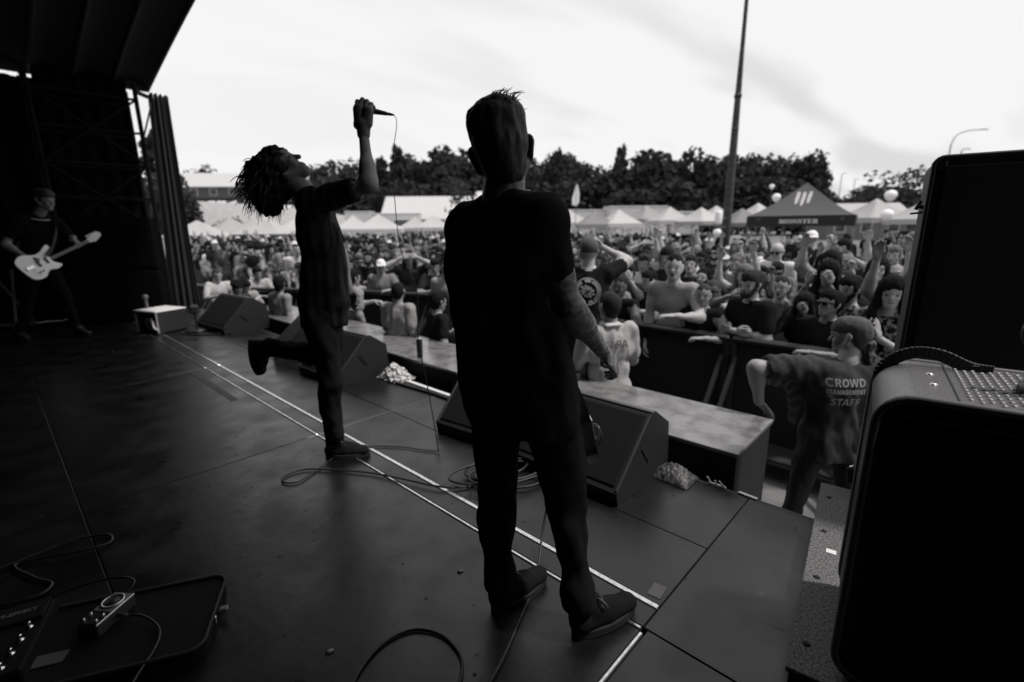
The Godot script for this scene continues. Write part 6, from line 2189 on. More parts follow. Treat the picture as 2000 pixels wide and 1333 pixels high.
func build_tents() -> void:
	var P := tent_parts()
	# x, z, height factor, width factor, canopy tone, valance tone, yaw, label
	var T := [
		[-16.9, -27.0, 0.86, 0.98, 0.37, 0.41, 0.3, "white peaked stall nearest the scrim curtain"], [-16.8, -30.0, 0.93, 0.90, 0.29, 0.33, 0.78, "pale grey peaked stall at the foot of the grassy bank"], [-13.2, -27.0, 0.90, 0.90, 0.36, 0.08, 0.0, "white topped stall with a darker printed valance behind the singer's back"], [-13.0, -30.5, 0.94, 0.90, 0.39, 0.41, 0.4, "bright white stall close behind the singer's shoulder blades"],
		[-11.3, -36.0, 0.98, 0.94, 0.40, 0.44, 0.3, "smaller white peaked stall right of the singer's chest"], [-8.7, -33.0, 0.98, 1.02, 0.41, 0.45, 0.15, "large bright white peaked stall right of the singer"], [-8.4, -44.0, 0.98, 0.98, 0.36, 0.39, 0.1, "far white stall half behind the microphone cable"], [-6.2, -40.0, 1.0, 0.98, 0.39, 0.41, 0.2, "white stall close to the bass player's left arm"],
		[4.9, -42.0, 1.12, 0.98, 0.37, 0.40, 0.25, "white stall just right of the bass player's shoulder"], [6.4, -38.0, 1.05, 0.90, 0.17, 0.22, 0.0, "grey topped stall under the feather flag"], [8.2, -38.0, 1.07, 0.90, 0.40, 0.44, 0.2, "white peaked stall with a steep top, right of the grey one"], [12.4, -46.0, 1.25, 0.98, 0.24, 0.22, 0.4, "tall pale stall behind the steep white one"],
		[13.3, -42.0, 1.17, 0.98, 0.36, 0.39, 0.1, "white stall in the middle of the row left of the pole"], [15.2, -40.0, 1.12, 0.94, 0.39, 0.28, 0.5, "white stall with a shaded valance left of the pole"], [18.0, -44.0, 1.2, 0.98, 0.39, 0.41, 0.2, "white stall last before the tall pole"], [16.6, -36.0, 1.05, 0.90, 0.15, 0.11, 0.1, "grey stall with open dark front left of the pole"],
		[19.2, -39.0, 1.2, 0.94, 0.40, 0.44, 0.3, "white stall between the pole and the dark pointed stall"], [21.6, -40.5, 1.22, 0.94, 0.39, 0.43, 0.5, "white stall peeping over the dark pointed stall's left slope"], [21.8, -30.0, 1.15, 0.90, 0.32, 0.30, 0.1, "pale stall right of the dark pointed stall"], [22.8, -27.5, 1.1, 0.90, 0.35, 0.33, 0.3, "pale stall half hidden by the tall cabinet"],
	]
	var truss := mat(0.2, 0.5, 0.5)
	for t in T:
		var o := thing("market_stall", t[7], "stall", Vector3(t[0], GROUND, t[1]), t[6], "market stalls at the back of the crowd")
		o.scale = Vector3(t[3], t[2], t[3])
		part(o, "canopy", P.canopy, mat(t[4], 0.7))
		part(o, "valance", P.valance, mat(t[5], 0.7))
		part(o, "truss", P.truss, truss)
		for sx in [-1.44, 1.44]:
			for sz in [-1.44, 1.44]:
				part(o, "leg", P.leg, truss, Transform3D(Basis.IDENTITY, Vector3(sx, 0, sz)))
	# the dark pointed stall with a claw mark
	var m := thing("market_stall", "dark grey pointed stall with three pale claw marks and white lettering on a black valance", "stall", Vector3(11.05, GROUND, -18.9), -0.62)
	var e := 2.46
	var pk := 3.66
	var hw := 1.66
	var top := mat(0.052, 0.75)
	var surf := func(u: float, v: float) -> Vector3:
		# front panel in local axes; v climbs to the peak with a concave sweep
		var k := pow(v, 1.0)
		return Vector3(lerpf(-hw, hw, u) * (1.0 - v), lerpf(e, pk, pow(k, 1.22)) - 0.05 * sin(u * PI) * sin(v * PI), hw * (1.0 - v))
	for k in 4:
		var s := new_st()
		var b := Basis(Vector3.UP, PI * 0.5 * k)
		sheet(s, func(u: float, v: float) -> Vector3: return b * surf.call(u, v), 14, 14)
		part(m, "canopy_panel", done(s), top)
		s = new_st()
		bx(s, Vector3(hw * 2.0 - 0.02, 0.36, 0.012), Transform3D(b, b * Vector3(0, e - 0.185, hw)))
		part(m, "valance", done(s), mat(0.012, 0.8))
		s = new_st()
		rod(s, b * Vector3(hw - 0.05, 0, hw - 0.05), b * Vector3(hw - 0.05, e, hw - 0.05), 0.028, 0.028, 8)
		part(m, "leg", done(s), truss)
	for k in 3:
		# ragged claw strokes laid 6 mm above the front panel
		var s := new_st()
		var n := FastNoiseLite.new()
		n.seed = 60 + k
		n.frequency = 4.0
		var vb: float = [0.45, 0.40, 0.47][k]
		sheet(s, func(a: float, b: float) -> Vector3:
			var v := lerpf(vb, 0.77, b)
			var x := (-0.19 + 0.19 * k) + (0.06 - 0.06 * b) * -0.6 + 0.02 * n.get_noise_1d(b * 2.0)
			var wd := 0.058 * (0.55 + 0.5 * sin(clampf(b * 1.15, 0.0, 1.0) * PI * 0.8)) * (1.0 + 0.35 * n.get_noise_1d(b * 5.0 + 9.0))
			var xx := x + lerpf(-wd, wd, a)
			var u := clampf(0.5 + xx / (2.0 * hw * (1.0 - v)), 0.0, 1.0)
			return surf.call(u, v) + Vector3(0, 0.008, 0.008), 4, 14)
		part(m, "claw_mark", done(s), mat(0.40, 0.7))
	var tx := text_mesh("MONSTER", 0.3, 0.006, "Droid Serif")
	part(m, "valance_lettering", tx, mat(0.7, 0.7), Transform3D(Basis.from_scale(Vector3(0.78, 0.62, 1.0)), Vector3(0.0, e - 0.2, hw + 0.011)))
	for x in [-1.3, 1.25]:
		var small := new_st()
		for k in 3:
			bx(small, Vector3(0.02, 0.1, 0.003), Transform3D(Basis(Vector3.BACK, 0.1), Vector3(x + 0.04 * k, e - 0.12, hw + 0.009)))
		part(m, "small_claw_mark", done(small), mat(0.1, 0.7))

func build_posts() -> void:
	var p := thing("tall_pole", "tall tapering dark pole rising out of the crowd past the top of the picture", "pole", Vector3(6.05, GROUND, -14.0), 0.0)
	var s := new_st()
	lathe(s, [[0.0, 0.0], [0.125, 0.0], [0.115, 2.6], [0.095, 4.4], [0.075, 5.6], [0.055, 6.6], [0.042, 8.6], [0.03, 12.5], [0.0, 12.5]], 14)
	part(p, "shaft", done(s), textured(0.045, noise_tex(128, 0.05, 3, 0.6, 1.3, 97), 1.0, 0.8))
	for y in [4.62, 5.45]:
		s = new_st()
		lathe(s, [[0.0, 0.0], [0.092, 0.0], [0.096, 0.05], [0.088, 0.1], [0.0, 0.1]], 14, Transform3D(Basis.IDENTITY, Vector3(0, y, 0)))
		part(p, "collar", done(s), mat(0.02, 0.6))
	# white notices and lamps lashed near its foot
	var n1 := thing("notice_board", "white notice board with dark lines of print on the right of the pole's foot", "sign", Vector3(6.22, 0.85, -13.7), -0.3)
	part(n1, "board", box_mesh(Vector3(0.24, 0.38, 0.02), 0.004), mat(0.8, 0.6))
	for k in 5:
		part(n1, "print_line", box_mesh(Vector3(0.12 - 0.02 * (k % 2), 0.018, 0.004), 0.0, Vector3(0, 0.11 - 0.055 * k, 0.013)), mat(0.1))
	for k in 2:
		var lb := thing("white_globe", ["round white ball hung on the left of the pole's foot", "white drum shaped marker below the dark stall's eave, left of the pole"][k], "marker", Vector3(5.62, [1.12, 1.36][k], -13.55))
		s = new_st()
		if k == 0:
			lathe(s, [[0.0, -0.11], [0.065, -0.095], [0.105, -0.04], [0.108, 0.03], [0.08, 0.09], [0.0, 0.115]], 18)
		else:
			lathe(s, [[0.0, -0.02], [0.08, -0.01], [0.09, 0.05], [0.09, 0.28], [0.08, 0.33], [0.0, 0.34]], 18)
		part(lb, "shell", done(s), mat(0.85, 0.5))
		s = new_st()
		rod(s, Vector3(0, 0.1, 0), Vector3(0.32, 0.16, -0.25), 0.012)
		part(lb, "bracket", done(s), mat(0.1))
	# feather flag
	var f := thing("feather_flag", "white feather flag on a thin mast above the grey stall", "flag", Vector3(5.15, GROUND, -40.0), 0.0)
	s = new_st()
	rod(s, Vector3.ZERO, Vector3(0.05, 5.4, 0), 0.03, 0.02, 6)
	part(f, "mast", done(s), mat(0.1))
	s = new_st()
	prism(s, PackedVector2Array([Vector2(-0.25, 3.75), Vector2(0.1, 3.65), Vector2(0.28, 4.0), Vector2(0.3, 4.6), Vector2(0.18, 5.2), Vector2(0.05, 5.38), Vector2(-0.08, 4.9), Vector2(-0.28, 4.2)]), 0.012)
	part(f, "cloth", done(s), mat(0.8))
	# street lights and masts on the right
	var L := [[59.7, -70.0, 12.2, 4.2, "curved street lamp against the sky above the tall cabinet"], [65.7, -75.0, 12.0, 0.8, "straight street lamp above the tall cabinet"], [78.0, -120.0, 13.0, 0.6, "thin lattice light mast far off right of the wood"], [88.0, -130.0, 12.6, 0.5, "second thin mast far off beyond the right stalls"], [93.0, -132.0, 12.0, 0.5, "third thin mast far off beyond the right stalls"]]
	for l in L:
		var o := thing("street_lamp", l[4], "street lamp", Vector3(l[0], GROUND, l[1]), 0.0)
		s = new_st()
		rod(s, Vector3.ZERO, Vector3(0, l[2], 0), 0.14, 0.09, 8)
		part(o, "mast", done(s), mat(0.3, 0.6))
		s = new_st()
		var reach: float = l[3]
		tube(s, smooth_path([Vector3(0, l[2], 0), Vector3(reach * 0.12, l[2] + reach * 0.28, 0), Vector3(reach * 0.45, l[2] + reach * 0.42, 0), Vector3(reach, l[2] + reach * 0.46, 0)], 5), 0.08, 0.07, 7)
		part(o, "arm", done(s), mat(0.3, 0.6))
		part(o, "lamp_head", box_mesh(Vector3(0.8, 0.16, 0.3), 0.05, Vector3(reach, l[2] + reach * 0.46, 0)), mat(0.4, 0.5))
	var bl := [[20.6, 4.98, -40.0, 0.19, "white balloon floating left above the dark stall's slope"], [20.0, 4.05, -38.0, 0.30, "larger white balloon just over the dark stall's left slope"], [37.6, 4.7, -50.0, 0.55, "big white balloon over the pale stalls on the right"], [19.9, 2.55, -26.5, 0.3, "white balloon under the pale stalls on the right"]]
	for b in bl:
		var o := thing("balloon", b[4], "balloon", Vector3(b[0], GROUND + b[1], b[2]), 0.0, "white balloons")
		s = new_st()
		var r: float = b[3]
		lathe(s, [[0.0, -r * 1.1], [r * 0.5, -r * 0.85], [r * 0.92, -r * 0.2], [r, r * 0.25], [r * 0.75, r * 0.75], [0.0, r]], 16)
		part(o, "skin", done(s), mat(0.85, 0.4))
		s = new_st()
		rod(s, Vector3(0, -r * 1.1, 0), Vector3(0.1, -b[1] + 0.5, 0), 0.008, 0.008, 4)
		part(o, "string", done(s), mat(0.4))

func build_barricade() -> void:
	var pts := [Vector2(-2.6, -3.38), Vector2(5.6, -3.44), Vector2(7.1, -2.93), Vector2(8.8, -1.85), Vector2(10.9, -1.2)]
	var dark := mat(0.010, 0.85)
	var k := 0
	var names := ["hidden behind the tall cabinet", "behind the guard in the lettered shirt", "where the person in sunglasses leans", "below the clapping person", "right of the guard in the pale shirt", "behind the guard in the pale shirt", "behind the bass player", "behind the bass player's left side", "left of the bass player", "behind the guard with short hair", "right of the singer's leg", "behind the singer", "left of the singer", "left of the singer, at the bend", "under the leaning onlookers", "near the far floor wedge", "behind the far floor wedge", "at the scrim curtain"]
	for i in pts.size() - 1:
		var a: Vector2 = pts[i]
		var b: Vector2 = pts[i + 1]
		var n := int(round((b - a).length() / 1.1))
		for j in n:
			var p0 := a.lerp(b, float(j) / n)
			var p1 := a.lerp(b, float(j + 1) / n)
			var w0 := sg(p0.x, p0.y, GROUND)
			var w1 := sg(p1.x, p1.y, GROUND)
			var o := thing("crowd_barrier", "dark crowd barrier section " + names[mini(k, names.size() - 1)], "barrier", (w0 + w1) * 0.5, 0.0, "crowd barrier sections")
			k += 1
			var x := (w0 - w1).normalized()
			var z := x.cross(Vector3.UP)
			if z.dot(SV) < 0:
				z = -z
				x = -x
			o.basis = Basis(x, Vector3.UP, z)
			var wd := (w1 - w0).length() - 0.012
			part(o, "panel", box_mesh(Vector3(wd - 0.05, 1.04, 0.012), 0.002, Vector3(0, 0.59, -0.03)), dark)
			part(o, "top_rail", box_mesh(Vector3(wd, 0.06, 0.10), 0.02, Vector3(0, 1.15, -0.02)), mat(0.02, 0.5))
			for q in [-1.0, 1.0]:
				part(o, "post", box_mesh(Vector3(0.05, 1.12, 0.05), 0.008, Vector3(q * (wd * 0.5 - 0.025), 0.56, 0.0)), mat(0.012, 0.7))
				var s := new_st()
				bar(s, Vector3(q * (wd * 0.5 - 0.06), 0.02, 0.75), Vector3(q * (wd * 0.5 - 0.06), 0.98, 0.02), 0.035)
				part(o, "brace", done(s), mat(0.012, 0.7))
			part(o, "step", box_mesh(Vector3(wd - 0.02, 0.03, 0.34), 0.004, Vector3(0, 0.2, 0.2)), mat(0.014, 0.7))
# ------------------------------------------------------------------ guards and crowd
const SKINS := [0.38, 0.34, 0.28, 0.22, 0.11]

var cloths := {}

func cloth(v: float, printed := 0) -> StandardMaterial3D:
	# shirt cloth with creases; some carry a blotchy printed design
	var key := "%.3f %d" % [v, printed]
	if not cloths.has(key):
		if not cloths.has("crease"):
			var nt := NoiseTexture2D.new()
			var n := FastNoiseLite.new()
			n.seed = 71
			n.frequency = 0.022
			n.fractal_octaves = 3
			n.domain_warp_enabled = true
			n.domain_warp_amplitude = 40.0
			nt.noise = n
			nt.width = 256
			nt.height = 256
			nt.seamless = true
			nt.as_normal_map = true
			nt.bump_strength = 9.0
			cloths.crease = nt
			cloths.p1 = noise_tex(256, 0.03, 3, -0.9, 1.9, 131)
			cloths.p2 = noise_tex(256, 0.05, 3, -0.6, 1.8, 132, 2.2, FastNoiseLite.TYPE_CELLULAR)
		var m := StandardMaterial3D.new()
		m.albedo_color = grey(v)
		m.roughness = 0.92
		m.metallic_specular = 0.12
		m.uv1_triplanar = true
		m.uv1_scale = Vector3.ONE * (2.6 if printed else 1.7)
		m.normal_enabled = true
		m.normal_texture = cloths.crease
		m.normal_scale = 0.18
		if printed:
			m.albedo_texture = cloths.p1 if printed == 1 else cloths.p2
		cloths[key] = m
	return cloths[key]

func put_person(label: String, head: Vector3, face: Vector3, J: Dictionary, o: Dictionary, tones: Array, group := "") -> Node3D:
	# stands a figure so that its head comes where it should, facing along face; tones: skin, shirt, trousers, hair
	var s: float = clampf((head.y - GROUND - o.get("lift", 0.0)) / (J.head as Vector3).y, 0.84, 1.12)
	var yaw := atan2(face.x, face.z)
	# short people lean on the barrier
	var off := Basis(Vector3.UP, yaw) * (Vector3(J.head.x, 0, J.head.z) * s)
	var y: float = head.y - (J.head as Vector3).y * s
	var p := thing("person", label, "person", Vector3(head.x - off.x, y, head.z - off.z), yaw, group)
	p.scale = Vector3.ONE * s
	var M := figure_meshes(J, o)
	M.close = true
	if o.get("cap", false):
		M.hair_name = "cap"
	figure(p, M, mat(tones[0], 0.55), cloth(tones[1]), mat(tones[2], 0.9), mat(tones[3], 0.85, 0.0, 0.2), mat(0.02, 0.7), o.get("shades", false), o.get("mouth", false))
	p.set_meta("unused", 0)
	p.remove_meta("unused")
	return p

func back_hit(bones: Array, from: Vector3, dirv: Vector3) -> Vector3:
	# walks along dirv until the cloth begins
	var p := from
	for k in 60:
		var d := 1e9
		for b in bones:
			var a: Vector3 = b[0]
			var ba: Vector3 = b[1] - a
			var q := p - a
			var fl: float = b[6]
			if fl < 0.999:
				var fd: Vector3 = b[5]
				ba += fd * (ba.dot(fd) * (1.0 / fl - 1.0))
				q += fd * (q.dot(fd) * (1.0 / fl - 1.0))
			var h := clampf(q.dot(ba) / maxf(ba.length_squared(), 1e-9), 0.0, 1.0)
			var v := (q - ba * h).length() - lerpf(b[2], b[3], h)
			if fl < 0.999 and v > 0.0:
				v *= fl
			if v < d:
				d = v - pow(maxf(0.035 - absf(v - d), 0.0) / 0.035, 2.0) * 0.035 * 0.25 if absf(v - d) < 0.035 else v
			elif v - d < 0.035:
				d -= pow((0.035 - v + d) / 0.035, 2.0) * 0.035 * 0.25
		if d < 0.0015:
			return p
		p += dirv * maxf(d * 0.8, 0.001)
	return p

func draped_text(words: String, size: float, bones: Array, origin: Vector3, right: Vector3, up: Vector3, into: Vector3, proud: float, wide := 1.0) -> ArrayMesh:
	var t := text_mesh(words, size, 0.0)
	var arr := t.surface_get_arrays(0)
	var v: PackedVector3Array = arr[Mesh.ARRAY_VERTEX]
	var ix: PackedInt32Array = arr[Mesh.ARRAY_INDEX]
	var s := new_st()
	s.set_smooth_group(-1)
	var hit := PackedVector3Array()
	for p in v:
		hit.append(back_hit(bones, origin + right * p.x * wide + up * p.y - into * 0.3, into) - into * proud)
	if ix.is_empty():
		for k in hit.size():
			s.add_vertex(hit[k])
	else:
		for k in ix:
			s.add_vertex(hit[k])
	s.generate_normals()
	return s.commit()

func build_security() -> void:
	# guard in the lettered shirt, one hand on the corner of the thrust block
	var J := stance("down", "down")
	var base := Vector3(2.13, GROUND, -2.99)
	J = {
		"head": Vector3(2.155, 0.665, -3.02), "neck": Vector3(2.135, 0.515, -2.975), "pel": Vector3(2.11, 0.04, -2.97), "chest": Vector3(2.12, 0.32, -2.96),
		"shL": Vector3(1.925, 0.455, -3.01), "elL": Vector3(1.600, 0.455, -3.06), "wrL": Vector3(1.64, 0.22, -3.05), "hdL": Vector3(0.75, -0.75, -0.15), "hnL": Vector3(-0.1, -0.9, 0.1), "curlL": 0.25,
		"shR": Vector3(2.315, 0.44, -2.925), "elR": Vector3(2.44, 0.18, -2.95), "wrR": Vector3(2.40, -0.02, -3.12), "curlR": 0.6,
		"hipL": Vector3(2.02, 0.0, -3.0), "knL": Vector3(1.96, -0.42, -3.02), "anL": Vector3(1.90, GROUND + 0.09, -2.99), "heL": Vector3(1.90, GROUND, -2.93), "toL": Vector3(1.85, GROUND, -3.18),
		"hipR": Vector3(2.20, 0.0, -2.94), "knR": Vector3(2.25, -0.42, -2.94), "anR": Vector3(2.27, GROUND + 0.09, -2.9), "heR": Vector3(2.27, GROUND, -2.85), "toR": Vector3(2.31, GROUND, -3.1),
		"gaze": Vector3(-0.72, -0.05, -0.8), "front": Vector3(-0.05, 0, -1.0),
	}
	var K := rel(J, base)
	var p := thing("person", "guard in dark lettered shirt and head scarf, one hand on the thrust block", "person", base)
	var shirt := textured(0.032, noise_tex(256, 0.05, 3, 0.85, 1.15, 111), 4.0, 0.9)
	var I := dressed(p, K, {"skin": mat(0.30, 0.55), "shirt": shirt, "trousers": mat(0.022, 0.9), "shoes": mat(0.02), "bulk": 1.08, "hem": 0.16, "sleeve": 0.70, "sleeve_o": 0.026, "cell": 0.012, "head_cell": 0.007, "hand_cell": 0.006, "fold": 0.02, "thick": 1.15,
		"drape": [[K.shL + Vector3(0.0, -0.05, 0.0), K.pel + Vector3(-0.10, 0.1, 0.0), 0.05, 0.06]]})
	var hb: Basis = I.hb
	var L := []
	var f := func(x: float, y: float, z: float) -> Vector3: return K.head + hb * Vector3(x, y, z)
	bn(L, f.call(0, 0.045, -0.036), f.call(0, 0.05, 0.02), 0.0885, 0.083, 4, hb.x, 0.9)
	bn(L, f.call(0, 0.01, -0.05), f.call(0, -0.03, -0.05), 0.073, 0.062, 4, hb.x, 0.95)
	part(p, "head_scarf", order([[L, 0.008, 0.02]], 0.004), mat(0.06, 0.8))
	L = []
	bn(L, f.call(0, -0.04, -0.10), f.call(0, -0.15, -0.125), 0.034, 0.026, 4)
	bn(L, f.call(0, -0.15, -0.125), f.call(0.01, -0.24, -0.12), 0.026, 0.012, 4)
	part(p, "ponytail", order([[L, 0.008, 0.02]], 0.02), mat(0.06, 0.7))
	add_face(p, hb, K.head)
	var into: Vector3 = -(K.front as Vector3) * -1.0
	var right := into.cross(Vector3.UP).normalized()
	var lines := [["CROWD", 0.066, 0.115], ["MANAGEMENT", 0.040, 0.060], ["STAFF", 0.064, -0.006]]
	for l in lines:
		part(p, "shirt_lettering", draped_text(l[0], l[1], I.shirt_bones, K.chest + Vector3(0.0, l[2] - 0.02, 0) - right * 0.07, right, Vector3.UP, into, 0.016, 0.95 if l[0] != "MANAGEMENT" else 0.8), mat(0.30, 0.8))
	# pale striped lining that shows in the arm opening
	var ls := new_st()
	var rim := [Vector3(-0.50, 1.28, -0.04), Vector3(-0.37, 1.30, -0.03), Vector3(-0.235, 1.31, -0.02), Vector3(-0.21, 1.19, -0.02), Vector3(-0.235, 1.07, -0.02), Vector3(-0.25, 0.92, -0.02)]
	var low := [Vector3(-0.47, 1.20, -0.05), Vector3(-0.40, 1.18, -0.05), Vector3(-0.335, 1.17, -0.05), Vector3(-0.315, 1.10, -0.05), Vector3(-0.30, 1.03, -0.05), Vector3(-0.285, 0.93, -0.05)]
	sheet(ls, func(a: float, b2: float) -> Vector3:
		var t := a * 4.999
		var i := int(t)
		var p0: Vector3 = (rim[i] as Vector3).lerp(rim[i + 1], t - i)
		var p1: Vector3 = (low[i] as Vector3).lerp(low[i + 1], t - i)
		return p0.lerp(p1, b2) + Vector3(0, 0, 0.014 * sin(a * 40.0) * sin(b2 * PI * 0.7)), 60, 6)
	part(p, "pale_lining", done(ls), mat(0.16, 0.9))
	# guard in the pale printed shirt
	var face := Vector3(-0.25, 0, -1)
	var o := {"cell": 0.013, "hcell": 0.008, "hair": "shaved", "fold": 0.018, "sleeve": 0.7, "bulk": 1.05}
	J = stance("fold", "fold", Vector3(0.1, 0.05, 1))
	var y := put_person("guard in a pale grey shirt with YARA across the shoulders, back to the stage", Vector3(0.782, 0.735, -3.86), face, J, o, [0.28, 0.40, 0.03, 0.03])
	var sb := []
	torso_bones(sb, J, 0.008, 1, 1.05, 0.06)
	part(y, "shirt_lettering", draped_text("YARA", 0.085, sb, Vector3(0.0, 1.315, 0), Vector3(-1, 0, 0), Vector3.UP, Vector3(0, 0, 1), 0.016, 1.0), mat(0.10, 0.8))
	part(y, "collar", box_mesh(Vector3(0.15, 0.035, 0.14), 0.016, Vector3(0, 1.462, -0.01)), mat(0.6, 0.9))
	# the rest of the guards in the pit
	put_person("guard in pale grey t-shirt with cropped dark hair, left of the bass player", Vector3(-1.307, 0.64, -5.60), Vector3(0.45, 0, -1), stance("fold", "down", Vector3(0.35, 0, 1)), o, [0.28, 0.30, 0.03, 0.014])
	put_person("guard in a black t-shirt with dark hair beside the bass player's left arm", Vector3(-0.816, 0.55, -5.40), Vector3(0.9, 0, -0.6), stance("fold", "down", Vector3(0.2, -0.1, 1)), {"cell": 0.014, "hcell": 0.009, "hair": "short", "fold": 0.014}, [0.34, 0.02, 0.02, 0.012])
	put_person("guard in grey half hidden behind the bass player's left arm", Vector3(-0.657, 0.66, -6.0), Vector3(0.5, 0, -0.9), stance("fold", "down", Vector3(0.4, 0, 1)), {"cell": 0.016, "hcell": 0.010, "hair": "short", "fold": 0.014}, [0.36, 0.08, 0.02, 0.012])
	put_person("guard in a pale grey shirt with one arm bent forward, at the singer's right hip", Vector3(-2.17, 0.69, -6.7), Vector3(0.8, 0, -0.7), stance("rail", "down", Vector3(0.2, 0, 1)), {"cell": 0.016, "hcell": 0.010, "hair": "short", "fold": 0.014}, [0.30, 0.28, 0.02, 0.012])
	put_person("guard in a pale sleeveless top seen from behind, left of the singer's hips", Vector3(-3.332, 0.58, -7.0), Vector3(0.5, 0, -0.9), stance("down", "down", Vector3(0.6, 0, 1)), {"cell": 0.016, "hcell": 0.010, "hair": "short", "sleeve": 0.0, "bulk": 0.95}, [0.24, 0.26, 0.03, 0.012])
	# tall guard up on the barrier step, back to us, with a round badge
	J = stance("down", "brow", Vector3(0.3, 0.05, 1))
	o = {"cell": 0.016, "hcell": 0.009, "hair": "cap", "cap": true, "lift": 0.26, "bulk": 1.02, "fold": 0.014}
	var b := put_person("tall guard in black with round pale badge on the back, hand at brow", Vector3(0.76, 1.115, -4.85), Vector3(0.15, 0, -1), J, o, [0.40, 0.016, 0.02, 0.10])
	sb = []
	torso_bones(sb, J, 0.008, 1, 1.02, 0.06)
	var s := new_st()
	var n := FastNoiseLite.new()
	n.seed = 8
	n.frequency = 14.0
	s.set_smooth_group(-1)
	var cell := func(r0: float, r1: float, a0: float, a1: float) -> void:
		var q := []
		for k in [[r0, a0], [r1, a0], [r1, a1], [r0, a1]]:
			var c := Vector3(-k[0] * cos(k[1]), 1.25 + k[0] * sin(k[1]), -0.35)
			q.append(back_hit(sb, c, Vector3(0, 0, 1)) - Vector3(0, 0, 0.014))
		quad(s, q[0], q[1], q[2], q[3])
	for k in 44:
		var a0 := TAU * k / 44.0
		cell.call(0.118, 0.124, a0, a0 + TAU / 44.0)
		if n.get_noise_1d(k * 3.1) > -0.12:
			cell.call(0.085, 0.112, a0, a0 + TAU / 44.0 * 0.7)
		if k % 4 == 0:
			cell.call(0.030, 0.062 + 0.012 * sin(k * 1.3), a0, a0 + TAU / 44.0 * 2.2)
		if n.get_noise_1d(k * 7.7 + 50.0) > 0.05:
			cell.call(0.012, 0.05, a0, a0 + TAU / 44.0)
	part(b, "round_badge", done(s), mat(0.5, 0.8))

func to_stage(p: Vector3) -> Vector3:
	var d := Vector3(-0.9, 0, -2.2) - p
	d.y = 0
	return d.normalized()

var taken: Array = []

